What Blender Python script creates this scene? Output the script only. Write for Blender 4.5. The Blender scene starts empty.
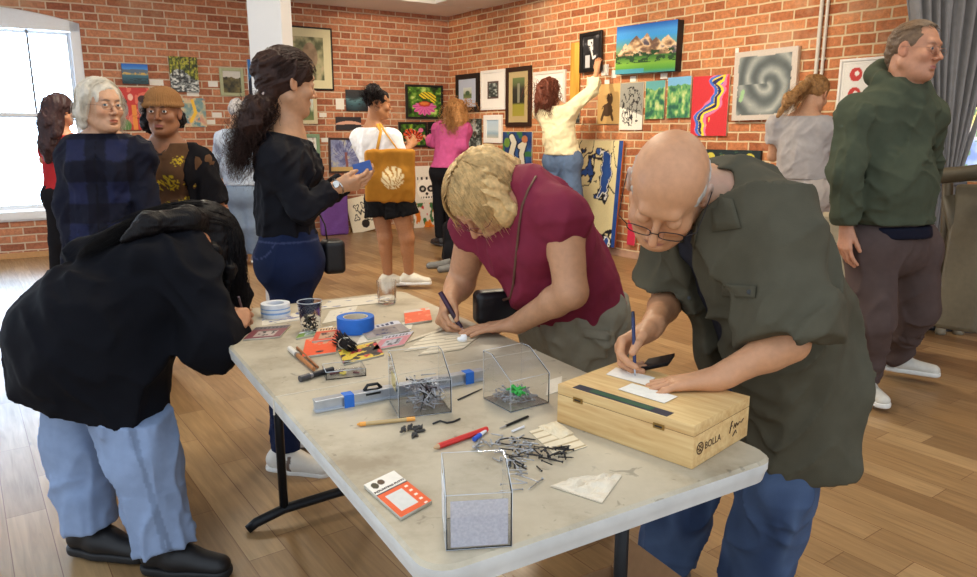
import bpy, bmesh, math, random, os
import numpy as np
from mathutils import Vector, Matrix
C = bpy.context.scene
LINK = C.collection.objects.link
rnd = random.Random(7)
# ------------------------------------------------------------------ camera
FOC, TH, CH = 735.0, math.radians(12.13), 1.37
ct, st = math.cos(TH), math.sin(TH)
def ray(px, py):
    u = (px-488.5)/FOC; v = (288.5-py)/FOC
    return np.array([u, ct+v*st, -st+v*ct])
def P(px, py, Y):
    d = ray(px, py); return np.array([0, 0, CH])+d*(Y/d[1])
def PZ(px, py, z):
    d = ray(px, py); return np.array([0, 0, CH])+d*((z-CH)/d[2])
def nrm(v):
    v = np.asarray(v, float); return v/max(1e-9, np.linalg.norm(v))
def A(*v): return np.array(v, float)
cam_d = bpy.data.cameras.new('camera'); cam = bpy.data.objects.new('camera', cam_d); LINK(cam)
cam_d.sensor_width = 36; cam_d.lens = 36*FOC/977; cam_d.clip_start = .05
cam.location = (0, 0, CH); cam.rotation_euler = (math.pi/2-TH, 0, 0)
C.camera = cam
# ------------------------------------------------------------------ materials
def lin(c):
    c = np.asarray(c, float)/255.0
    return np.where(c <= .04045, c/12.92, ((c+.055)/1.055)**2.4)
MATS = {}
def mat(name, rgb=(128,128,128), rough=.6, metal=0, var=.08, vscale=40, bump=0, bscale=200, bstretch=(1,1,1),
        attr=False, trans=0, emit=0, alpha=1, ior=1.45, coat=0, sheen=0, sss=0, spec=None):
    if name in MATS: return MATS[name]
    m = bpy.data.materials.new(name); m.use_nodes = True; nt = m.node_tree; N = nt.nodes; L = nt.links
    b = N['Principled BSDF']; b.inputs['Roughness'].default_value = rough; b.inputs['Metallic'].default_value = metal
    b.inputs['IOR'].default_value = ior
    if trans: b.inputs['Transmission Weight'].default_value = trans
    if coat: b.inputs['Coat Weight'].default_value = coat
    if sheen: b.inputs['Sheen Weight'].default_value = sheen; b.inputs['Sheen Roughness'].default_value = .6
    if alpha < 1: b.inputs['Alpha'].default_value = alpha
    tc = N.new('ShaderNodeTexCoord')
    if attr:
        at = N.new('ShaderNodeAttribute'); at.attribute_name = 'Col'; src = at.outputs['Color']
    else:
        rg = N.new('ShaderNodeRGB'); rg.outputs[0].default_value = (*lin(rgb), 1); src = rg.outputs[0]
    if var:
        nz = N.new('ShaderNodeTexNoise'); nz.inputs['Scale'].default_value = vscale; nz.inputs['Detail'].default_value = 4
        L.new(tc.outputs['Object'], nz.inputs['Vector'])
        mr = N.new('ShaderNodeMapRange'); mr.inputs[1].default_value = .3; mr.inputs[2].default_value = .7
        mr.inputs[3].default_value = 1-var; mr.inputs[4].default_value = 1+var; L.new(nz.outputs[0], mr.inputs[0])
        mx = N.new('ShaderNodeVectorMath'); mx.operation = 'SCALE'; L.new(src, mx.inputs[0]); L.new(mr.outputs[0], mx.inputs['Scale'])
        src = mx.outputs[0]
    L.new(src, b.inputs['Base Color'])
    if emit: L.new(src, b.inputs['Emission Color']); b.inputs['Emission Strength'].default_value = emit
    if spec is not None: b.inputs['Specular IOR Level'].default_value = spec
    if sss:
        b.inputs['Subsurface Weight'].default_value = sss; b.inputs['Subsurface Radius'].default_value = (.012, .005, .003)
        b.inputs['Subsurface Scale'].default_value = 1.0
    if bump:
        mp = N.new('ShaderNodeMapping'); mp.inputs['Scale'].default_value = bstretch; L.new(tc.outputs['Object'], mp.inputs[0])
        n2 = N.new('ShaderNodeTexNoise'); n2.inputs['Scale'].default_value = bscale; n2.inputs['Detail'].default_value = 3
        L.new(mp.outputs[0], n2.inputs['Vector'])
        bp = N.new('ShaderNodeBump'); bp.inputs['Strength'].default_value = bump; bp.inputs['Distance'].default_value = .004
        L.new(n2.outputs[0], bp.inputs['Height']); L.new(bp.outputs[0], b.inputs['Normal'])
    MATS[name] = m; return m
# ------------------------------------------------------------------ mesh helpers
def mesh_np(name, V, F, m, parent=None, col=None, smooth=True, origin=None):
    """V (n,3) world coords; F list/array of faces."""
    V = np.asarray(V, float)
    if parent is not None: org = np.array(parent['_org'])
    elif origin is not None: org = np.asarray(origin, float)
    else:
        org = A((V[:,0].min()+V[:,0].max())/2, (V[:,1].min()+V[:,1].max())/2, V[:,2].min()) if len(V) else A(0,0,0)
    me = bpy.data.meshes.new(name)
    if isinstance(F, np.ndarray):
        n = F.shape[1]
        me.vertices.add(len(V)); me.vertices.foreach_set('co', (V-org).astype(np.float32).ravel())
        me.loops.add(F.size); me.loops.foreach_set('vertex_index', F.astype(np.int32).ravel())
        me.polygons.add(len(F)); me.polygons.foreach_set('loop_start', np.arange(0, F.size, n, dtype=np.int32))
        me.polygons.foreach_set('loop_total', np.full(len(F), n, np.int32)); me.update(calc_edges=True)
    else:
        me.from_pydata([tuple(v) for v in (V-org)], [], F); me.update()
    if col is not None:
        a = me.color_attributes.new('Col', 'FLOAT_COLOR', 'POINT')
        c = np.ones((len(V), 4), np.float32); c[:, :3] = col; a.data.foreach_set('color', c.ravel())
    if smooth: me.polygons.foreach_set('use_smooth', np.ones(len(me.polygons), bool))
    if m is not None:
        for mm in (m if isinstance(m, (list, tuple)) else [m]): me.materials.append(mm)
    o = bpy.data.objects.new(name, me); LINK(o); o['_org'] = tuple(float(x) for x in org)
    if parent is not None: o.parent = parent
    else: o.location = org
    return o
def empty(name, loc, label=None, cat=None, group=None):
    o = bpy.data.objects.new(name, None); LINK(o); o.location = loc; o['_org'] = tuple(float(x) for x in loc); o.empty_display_size = .05
    return tag(o, label, cat, group)
def tag(o, label=None, cat=None, group=None, kind=None):
    if label: o['label'] = label
    if cat: o['category'] = cat
    if group: o['group'] = group
    if kind: o['kind'] = kind
    return o
class G:
    """small mesh gatherer"""
    def __init__(s): s.V = []; s.F = []; s.Cc = []
    def add(s, V, F, col=None):
        n = len(s.V); s.V += [tuple(v) for v in V]; s.F += [tuple(i+n for i in f) for f in F]
        s.Cc += [tuple(col) if col is not None else (.5,.5,.5)]*len(V); return s
    def box(s, c, half, R=None, col=None, bev=0):
        """c centre; half extents; R 3x3 columns axes"""
        R = np.eye(3) if R is None else R
        c = np.asarray(c, float); hx, hy, hz = half
        if not bev:
            V = [c+R@A(x*hx, y*hy, z*hz) for x in (-1,1) for y in (-1,1) for z in (-1,1)]
            F = [(0,1,3,2),(4,6,7,5),(0,4,5,1),(2,3,7,6),(0,2,6,4),(1,5,7,3)]
            return s.add(V, F, col)
        bm = bmesh.new(); bmesh.ops.create_cube(bm, size=2)
        for v in bm.verts: v.co = Vector((v.co.x*hx, v.co.y*hy, v.co.z*hz))
        bmesh.ops.bevel(bm, geom=bm.edges[:], offset=bev, segments=2, profile=.6, affect='EDGES')
        bm.verts.ensure_lookup_table()
        V = [c+R@np.array(v.co) for v in bm.verts]; F = [tuple(v.index for v in f.verts) for f in bm.faces]; bm.free()
        return s.add(V, F, col)
    def tube(s, pts, r, n=8, col=None, cap=True, flat=None):
        pts = [np.asarray(p, float) for p in pts]; m = len(pts)
        rs = r if isinstance(r, (list, tuple)) else [r]*m
        V = []; F = []; prev = None
        for i, p in enumerate(pts):
            t = nrm(pts[min(i+1, m-1)]-pts[max(i-1, 0)])
            if prev is None:
                a = A(0,0,1) if abs(t[2]) < .9 else A(1,0,0); x = nrm(np.cross(t, a))
            else: x = nrm(prev-t*np.dot(prev, t))
            prev = x; y = np.cross(t, x)
            for k in range(n):
                an = 2*math.pi*k/n; V.append(p+rs[i]*(math.cos(an)*x+math.sin(an)*y*(flat or 1)))
        for i in range(m-1):
            for k in range(n):
                F.append((i*n+k, i*n+(k+1)%n, (i+1)*n+(k+1)%n, (i+1)*n+k))
        if cap: F.append(tuple(range(n-1,-1,-1))); F.append(tuple((m-1)*n+k for k in range(n)))
        return s.add(V, F, col)
    def lathe(s, base, prof, n=24, axis=(0,0,1), col=None, close=False):
        base = np.asarray(base, float); ax = nrm(axis); a = A(1,0,0) if abs(ax[0]) < .9 else A(0,1,0)
        x = nrm(np.cross(ax, a)); y = np.cross(ax, x); V = []; F = []; m = len(prof)
        for r, z in prof:
            for k in range(n):
                an = 2*math.pi*k/n; V.append(base+ax*z+r*(math.cos(an)*x+math.sin(an)*y))
        for i in range(m-1 if not close else m):
            j = (i+1) % m
            for k in range(n): F.append((i*n+k, i*n+(k+1)%n, j*n+(k+1)%n, j*n+k))
        return s.add(V, F, col)
    def prism(s, poly, z0, z1, O=(0,0,0), R=None, col=None):
        """poly 2D list in local xy, extruded along local z"""
        R = np.eye(3) if R is None else R; O = np.asarray(O, float); n = len(poly)
        V = [O+R@A(x, y, z0) for x, y in poly]+[O+R@A(x, y, z1) for x, y in poly]
        F = [tuple(range(n-1,-1,-1)), tuple(range(n, 2*n))]+[(i, (i+1)%n, n+(i+1)%n, n+i) for i in range(n)]
        return s.add(V, F, col)
    def obj(s, name, m, parent=None, smooth=False, attr=False, origin=None, autos=None):
        o = mesh_np(name, np.array(s.V), s.F, m, parent, np.array(s.Cc) if attr else None, smooth or autos is not None, origin)
        if autos is not None:
            o.data.set_sharp_from_angle(angle=math.radians(autos))
        return o
def frame(x, z):
    """3x3 with columns x, y, z from x and approximate z"""
    x = nrm(x); z = np.asarray(z, float); z = nrm(z-x*np.dot(x, z)); return np.stack([x, np.cross(z, x), z], 1)
def rotz(a): c, s_ = math.cos(a), math.sin(a); return A([c,-s_,0],[s_,c,0],[0,0,1]) if False else np.array([[c,-s_,0],[s_,c,0],[0,0,1.]])
def text_mesh(txt, size, O, R, m, name, parent, extrude=.0004, bold=0):
    cu = bpy.data.curves.new('t', 'FONT'); cu.body = txt; cu.size = size; cu.extrude = extrude; cu.align_x = 'CENTER'; cu.align_y = 'CENTER'; cu.offset = bold
    cu.resolution_u = 3
    ob = bpy.data.objects.new('t', cu); LINK(ob); bpy.context.view_layer.update()
    me = ob.evaluated_get(bpy.context.evaluated_depsgraph_get()).to_mesh()
    V = [np.asarray(O, float)+R@np.array(v.co) for v in me.vertices]; F = [tuple(p.vertices) for p in me.polygons]
    bpy.data.objects.remove(ob); bpy.data.curves.remove(cu)
    return mesh_np(name, V, F, m, parent, smooth=False)
# ------------------------------------------------------------------ noise
def _h(i, j, k, seed):
    n = (i*374761393+j*668265263+k*2147483647+seed*1274126177).astype(np.int64) & 0xffffffff
    n = ((n ^ (n >> 13))*1274126177) & 0xffffffff
    n = ((n ^ (n >> 16))*668265263) & 0xffffffff
    return ((n ^ (n >> 15)) & 0xffff)/65535.0
def noise(Pt, seed=0):
    Pf = np.floor(Pt); f = Pt-Pf; f = f*f*(3-2*f); I = Pf.astype(np.int64); r = 0
    for dx in (0,1):
        wx = f[:,0] if dx else 1-f[:,0]
        for dy in (0,1):
            wy = f[:,1] if dy else 1-f[:,1]
            for dz in (0,1):
                wz = f[:,2] if dz else 1-f[:,2]
                r = r+wx*wy*wz*_h(I[:,0]+dx, I[:,1]+dy, I[:,2]+dz, seed)
    return r
def folds(Pt, g, hi=14., lo=3., seed=0, warp=.04):
    """ridged folds running along direction g; result 0..1"""
    g = nrm(g); a = A(1,0,0) if abs(g[0]) < .8 else A(0,1,0); u = nrm(np.cross(g, a)); v = np.cross(g, u)
    w = noise(Pt*6.0, seed+5)-.5
    q = np.stack([Pt@u*hi+w*hi*warp*4, Pt@v*hi+w*hi*warp*3, Pt@g*lo], 1)
    n = noise(q, seed); r = 1-np.abs(2*n-1); return np.clip((r-.30)/.70, 0, 1)**1.6
# ------------------------------------------------------------------ signed distance shapes
class S:
    def __init__(s): s.L = []; s.k = .02; s.disp = None
    def _p(s, op, f, lo, hi, k): s.L.append((op, f, np.asarray(lo), np.asarray(hi), s.k if k is None else k)); return s
    def cone(s, a, b, ra, rb, flat=None, ax=None, k=None, op='+', ca=False, cb=False):
        """rounded cone from a to b; flat>1 squeezes along ax; ca/cb cut the ends flat"""
        a = np.asarray(a, float); b = np.asarray(b, float); ab = b-a; L2 = max(1e-9, ab@ab); R = max(ra, rb); dr = ab/math.sqrt(L2)
        def f(p):
            pa = p-a; t = np.clip(pa@ab/L2, 0, 1); q = pa-t[:,None]*ab; r = ra+(rb-ra)*t
            if flat and ax is not None:
                n = ax; dn = q@n
                m1 = q+np.outer(dn*(flat-1), n); m2 = q+np.outer(dn*(flat*flat-1), n)
                l1 = np.linalg.norm(m1, axis=1)+1e-9; d = (l1-r)*l1/(np.linalg.norm(m2, axis=1)+1e-9)
            else: d = np.linalg.norm(q, axis=1)-r
            if cb: d = smax(d, (p-b)@dr, .006)
            if ca: d = smax(d, -((p-a)@dr), .006)
            return d
        return s._p(op, f, np.minimum(a, b)-R, np.maximum(a, b)+R, k)
    def chain(s, pts, rs, k=None, **kw):
        for i in range(len(pts)-1): s.cone(pts[i], pts[i+1], rs[i], rs[i+1], k=k, **kw)
        return s
    def ell(s, c, r, R=None, k=None, op='+'):
        c = np.asarray(c, float); r = np.asarray(r, float); R = np.eye(3) if R is None else R
        def f(p):
            q = (p-c)@R; k0 = np.linalg.norm(q/r, axis=1)+1e-9; k1 = np.linalg.norm(q/(r*r), axis=1)+1e-9
            return k0*(k0-1)/k1
        m = r.max(); return s._p(op, f, c-m, c+m, k)
    def box(s, c, half, R=None, rr=.01, k=None, op='+'):
        c = np.asarray(c, float); h_ = np.asarray(half, float)-rr; R = np.eye(3) if R is None else R
        def f(p):
            q = np.abs((p-c)@R)-h_
            return np.linalg.norm(np.maximum(q, 0), axis=1)+np.minimum(q.max(1), 0)-rr
        m = np.linalg.norm(half); return s._p(op, f, c-m, c+m, k)
    def plane(s, pt, n, k=None):
        """remove everything on the side n points to"""
        pt = np.asarray(pt, float); n = nrm(n)
        return s._p('&', lambda p: (p-pt)@n, A(-9,-9,-9), A(99,99,99), .006 if k is None else k)
    def func(s, fn, op='&', k=.006): return s._p(op, fn, A(-9,-9,-9), A(99,99,99), k)
    def ev(s, p):
        d = np.full(len(p), 1.0)
        dp = s.disp(p) if s.disp is not None else 0
        for op, f, lo, hi, k in s.L:
            if op == '&': d = smax(d, f(p)+dp, k); continue
            m = np.all((p > lo-.08) & (p < hi+.08), axis=1)
            if not m.any(): continue
            v = f(p[m]); dm = d[m]
            d[m] = smin(dm, v, k) if op == '+' else smax(dm, -v, k)
        return d-dp
    def bounds(s):
        los = [l for o, f, l, h_, k in s.L if o == '+']; his = [h_ for o, f, l, h_, k in s.L if o == '+']
        return np.min(los, 0)-.03, np.max(his, 0)+.03
def smin(a, b, k):
    if k <= 0: return np.minimum(a, b)
    h_ = np.maximum(k-np.abs(a-b), 0)/k; return np.minimum(a, b)-h_*h_*k*.25
def smax(a, b, k): return -smin(-a, -b, k)
QUAL = 1.0
def nets(sdf, h, lo=None, hi=None):
    h = h*QUAL
    if lo is None: lo, hi = sdf.bounds()
    B = 4; n = np.maximum(2, np.ceil((hi-lo)/h/B).astype(int)); nx, ny, nz = n*B
    cg = [lo[i]+((np.arange(n[i])*B)+1.5)*h for i in range(3)]
    cp = np.stack(np.meshgrid(*cg, indexing='ij'), -1).reshape(-1, 3)
    cd = sdf.ev(cp).reshape(n)
    act = np.abs(cd) < 3.6*h*1.5+.012
    D = np.repeat(np.repeat(np.repeat(np.where(cd > 0, 1., -1.), B, 0), B, 1), B, 2)
    am = np.argwhere(act)
    off = np.stack(np.meshgrid(*[np.arange(B)]*3, indexing='ij'), -1).reshape(-1, 3)
    for c0 in range(0, len(am), 4000):
        ii = (am[c0:c0+4000, None, :]*B+off[None]).reshape(-1, 3)
        D[ii[:,0], ii[:,1], ii[:,2]] = sdf.ev(lo+ii*h)
    s_ = D < 0
    cnt = sum(s_[a:nx-1+a, b:ny-1+b, c:nz-1+c].astype(np.int8) for a in (0,1) for b in (0,1) for c in (0,1))
    ac = np.argwhere((cnt > 0) & (cnt < 8)); idx = np.full(cnt.shape, -1, np.int64)
    idx[ac[:,0], ac[:,1], ac[:,2]] = np.arange(len(ac))
    cor = [(a,b,c) for a in (0,1) for b in (0,1) for c in (0,1)]
    val = [D[ac[:,0]+a, ac[:,1]+b, ac[:,2]+c] for a,b,c in cor]
    pos = np.zeros((len(ac), 3)); w = np.zeros(len(ac))
    for i in range(8):
        for j in range(i+1, 8):
            if sum(abs(cor[i][q]-cor[j][q]) for q in range(3)) != 1: continue
            vi, vj = val[i], val[j]; m = (vi < 0) != (vj < 0)
            t = np.where(m, vi/np.where(m, vi-vj, 1), 0)
            pos += m[:,None]*(np.array(cor[i])+t[:,None]*(np.array(cor[j])-np.array(cor[i]))); w += m
    V = lo+(ac+pos/w[:,None])*h
    F = []
    for ax in range(3):
        o1, o2 = [(1,2),(2,0),(0,1)][ax]
        sl0 = [slice(None)]*3; sl1 = [slice(None)]*3; sl0[ax] = slice(0, -1); sl1[ax] = slice(1, None)
        e = np.argwhere(s_[tuple(sl0)] != s_[tuple(sl1)])
        e = e[(e[:,o1] > 0) & (e[:,o2] > 0) & (e[:,o1] < D.shape[o1]-1) & (e[:,o2] < D.shape[o2]-1)]
        if not len(e): continue
        sg = s_[e[:,0], e[:,1], e[:,2]]
        def cell(d1, d2):
            q = e.copy(); q[:,o1] += d1; q[:,o2] += d2; return idx[q[:,0], q[:,1], q[:,2]]
        q = np.stack([cell(-1,-1), cell(0,-1), cell(0,0), cell(-1,0)], 1)
        q[~sg] = q[~sg][:, ::-1]; F.append(q)
    F = np.concatenate(F) if F else np.zeros((0,4), int); F = F[(F >= 0).all(1)]
    return V, F
def nets_multi(sdf, h, fine):
    """fine: list of (lo,hi,h); coarse faces within the fine boxes are dropped"""
    V, F = nets(sdf, h); Vs = [V]; Fs = []; c = V[F].mean(1); keep = np.ones(len(F), bool)
    boxes = []
    n = len(V)
    for lo, hi, hf in fine:
        lo = np.asarray(lo); hi = np.asarray(hi)
        keep &= ~np.all((c > lo+hf*2+h*.3) & (c < hi-hf*4-h*.3), axis=1)
        v, f = nets(sdf, hf, lo, hi)
        for l2, h2 in boxes:
            cc = v[f].mean(1); f = f[~np.all((cc > l2+.004) & (cc < h2-.004), axis=1)]
        boxes.append((lo, hi))
        Vs.append(v); Fs.append(f+n); n += len(v)
    return np.concatenate(Vs), np.concatenate([F[keep]]+Fs)
# ------------------------------------------------------------------ people
def head_frame(f, u):
    f = nrm(f); u = np.asarray(u, float); u = nrm(u-f*(u@f)); return np.stack([np.cross(f, u), f, u], 1)   # right, forward, up
def add_head(s, c, R, hs=1., fine=True, jaw=1., nose=1., fat=0., female=False, eyes=True, ears=True, k=.016):
    """skull, jaw, nose, brows, lips, eye sockets and lids, ears"""
    def W(x, y, z): return c+R@(A(x, y, z)*hs)
    q = hs
    s.ell(W(0,-.014,.034), A(.077,.096,.084)*q, R, k=.03)
    s.ell(W(0,.016,-.038), A(.060+fat,.066,.076)*q, R, k=.03)
    s.ell(W(0,.034,-.078), A(.040*jaw+fat,.044,.036)*q, R, k=.03)
    for sx in (-1, 1):
        s.cone(W(sx*.056*jaw,-.008,-.058), W(sx*.018,.066,-.098), .018*q, .014*q, k=.03)
        s.ell(W(sx*.040,.058,-.026), A(.024,.024,.02)*q, R, k=.025)
    s.ell(W(0,.073,-.1), A(.017,.013,.013)*q, R, k=.018)
    if fat: s.ell(W(0,.02,-.1), A(.05,.05,.03)*q, R, k=.03)
    if not fine: 
        s.cone(W(0,.086,.0), W(0,.103,-.033), .007*q, .011*q, k=.014)
    else:
        s.cone(W(-.03,.076,.03), W(.03,.076,.03), .011*q, .011*q, k=.02)
        for sx in (-1, 1):
            s.ell(W(sx*.032,.096,.004), A(.019,.016,.014)*q, R, k=.016, op='-')
            s.ell(W(sx*.0315,.0745,.004), A(.0155,.0155,.0150)*q, R, k=.004)
            if eyes: s.ell(W(sx*.0315,.090,.0035), A(.0135,.013,.0050)*q, R, k=.002, op='-')
        s.cone(W(0,.082,.014), W(0,.104*1.0+.006*nose,-.030), .0065*q, .0095*q, k=.012)
        for sx in (-1, 1): s.ell(W(sx*.0105,.094,-.035), A(.0085,.011,.0075)*q, R, k=.008)
        for sx in (-1, 1): s.ell(W(sx*.006,.101,-.0415), A(.0035,.005,.003)*q, R, k=.003, op='-')
        s.ell(W(0,.078,-.066), A(.025,.013,.016)*q, R, k=.012)
        s.ell(W(0,.0862,-.0630), A(.020,.0070,.0036)*q, R, k=.005)
        s.ell(W(0,.0850,-.0728), A(.017,.0080,.0046)*q, R, k=.005)
        s.cone(W(-.02,.0915,-.0678), W(.02,.0915,-.0678), .0012*q, .0012*q, k=.003, op='-')
        s.ell(W(0,.083,-.084), A(.014,.006,.004)*q, R, k=.008, op='-')
    if ears:
        for sx in (-1, 1):
            Re = R@np.array([[math.cos(sx*.35),-math.sin(sx*.35),0],[math.sin(sx*.35),math.cos(sx*.35),0],[0,0,1.]])
            s.ell(W(sx*.081,-.012,-.002), A(.0075,.018,.031)*q, Re, k=.008)
            s.ell(W(sx*.089,-.008,.004), A(.006,.010,.018)*q, Re, k=.004, op='-')
            s.ell(W(sx*.0795,-.003,-.024), A(.006,.009,.010)*q, Re, k=.006)
def face_col(c, R, hs, skin, lip, brow, browk=1., extra=None):
    skin, lip, brow = lin(skin), lin(lip), lin(brow)
    def f(p):
        q = (p-c)@R/hs; x, y, z = np.abs(q[:,0]), q[:,1], q[:,2]; col = np.tile(skin, (len(p), 1))
        def mix(m, cc):
            nonlocal col
            m = np.clip(m, 0, 1)[:,None]; col = col*(1-m)+np.asarray(cc)*m
        fr = (y > .06)
        red = skin*A(1.04,.84,.80)
        mix(.55*fr*np.exp(-(((x-.042)/.022)**2+((z+.03)/.02)**2)), red)
        mix(.6*fr*np.exp(-((x/.014)**2+((z+.034)/.014)**2)), red)
        mix(.5*np.clip((x-.072)/.008, 0, 1)*(np.abs(z) < .035), red)
        lz = z+.068
        mix(fr*np.clip((.0095*np.sqrt(np.maximum(0, 1-(x/.0225)**2))-np.abs(lz))/.003, 0, 1), lip)
        bz = .0265-.004*((x-.03)/.018)**2
        mix(browk*.85*fr*(x > .011)*np.clip((.0048*(1-((x-.028)/.024)**2)-np.abs(z-bz))/.0022, 0, 1), brow)
        if extra is not None: col = extra(q, col)
        return col
    return f
def add_hand(s, w, d, n, right, curl=(.25,.3,.2), thumb=(.6,.3), sc=1., spread=.09, curls=None, k=.009):
    """palm with four jointed fingers of different lengths and a thumb from its side"""
    d = nrm(d); n = np.asarray(n, float); n = nrm(n-d*(n@d)); l = np.cross(d, n)*(1 if right else -1)    # l: thumb side
    def Wp(x, y, z=0): return w+(d*x+l*y+n*z)*sc
    kn = [(.088,.028),(.092,.009),(.088,-.010),(.080,-.028)]
    ln = [(.040,.024,.020),(.045,.028,.021),(.041,.026,.021),(.032,.019,.018)]
    rr = [.0090,.0093,.0088,.0078]
    s.cone(Wp(-.02,0), Wp(.025,0), .024*sc, .023*sc, flat=1.4, ax=n, k=.015)
    for i, (x, y) in enumerate(kn): s.cone(Wp(.018,y*.45), Wp(x,y), .0155*sc, .0112*sc, k=.014)
    s.ell(Wp(.035,.018,.009), A(.028,.018,.014)*sc, np.stack([d,l,n],1), k=.012)
    tips = []
    for i in range(4):
        cu = curls[i] if curls is not None else curl
        p = Wp(*kn[i]); a = 0; sp = spread*(1.5-i); r = rr[i]*sc
        for j in range(3):
            a += cu[j]; dd = nrm((d*math.cos(sp)+l*math.sin(sp))*math.cos(a)+n*math.sin(a)); q = p+dd*ln[i][j]*sc
            s.cone(p, q, r, r*.93, k=.004 if j else .006); p = q; r *= .93
        tips.append(p)
    a1, a2 = thumb
    p = Wp(.012,.020,.004); d1 = nrm(d*math.cos(a1)+l*math.sin(a1)+n*.35); q = p+d1*.042*sc; s.cone(p, q, .0145*sc, .0115*sc, k=.012)
    a3 = a1-a2; d2 = nrm(d*math.cos(a3)+l*math.sin(a3)+n*.45); r_ = q+d2*.032*sc; s.cone(q, r_, .0112*sc, .0102*sc, k=.005)
    a4 = a3-a2*.6; d3 = nrm(d*math.cos(a4)+l*math.sin(a4)+n*.5); t = r_+d3*.024*sc; s.cone(r_, t, .0102*sc, .0085*sc, k=.004)
    return tips, t
SK = {}
def skin_mat(): return mat('skin', attr=True, rough=.5, var=.07, vscale=60, bump=.12, bscale=260, sss=.06)
from mathutils.bvhtree import BVHTree
def surf(o, px, py, off=.003):
    if '_bvh' not in SK or SK.get('o') is not o:
        me = o.data; org = Vector(o['_org']); SK['_bvh'] = BVHTree.FromPolygons([v.co+org for v in me.vertices], [tuple(p.vertices) for p in me.polygons]); SK['o'] = o
    d = Vector(ray(px, py)).normalized(); h = SK['_bvh'].ray_cast(Vector((0,0,CH)), d)
    if h[0] is None: return None
    return np.array(h[0]-d*off)
def decal(o, pts, name, m, parent, off=.004, thick=.005, n=5):
    """cloth panel lying on a garment: corner pixels in order, follows the surface"""
    g = G(); a, b, c, d = [np.array(p, float) for p in pts]; Vt = []
    for j in range(n+1):
        for i in range(n+1):
            u, v = i/n, j/n; q = (a*(1-u)+b*u)*(1-v)+(d*(1-u)+c*u)*v; p = surf(o, q[0], q[1], off)
            if p is None: return None
            Vt.append(p)
    k = ray(*pts[0]); k = nrm(k); V = Vt+[p+k*thick for p in Vt]; M = (n+1)**2; F = []
    for j in range(n):
        for i in range(n): q = j*(n+1)+i; F.append((q,q+1,q+n+2,q+n+1)); F.append((M+q,M+q+n+1,M+q+n+2,M+q+1))
    per = [i for i in range(n+1)]+[(j+1)*(n+1)-1 for j in range(1,n+1)]+[n*(n+1)+i for i in range(n-1,-1,-1)]+[j*(n+1) for j in range(n-1,0,-1)]
    for x, y in zip(per, per[1:]+per[:1]): F.append((x, M+x, M+y, y))
    return mesh_np(name, np.array(V), F, m, parent)
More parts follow.
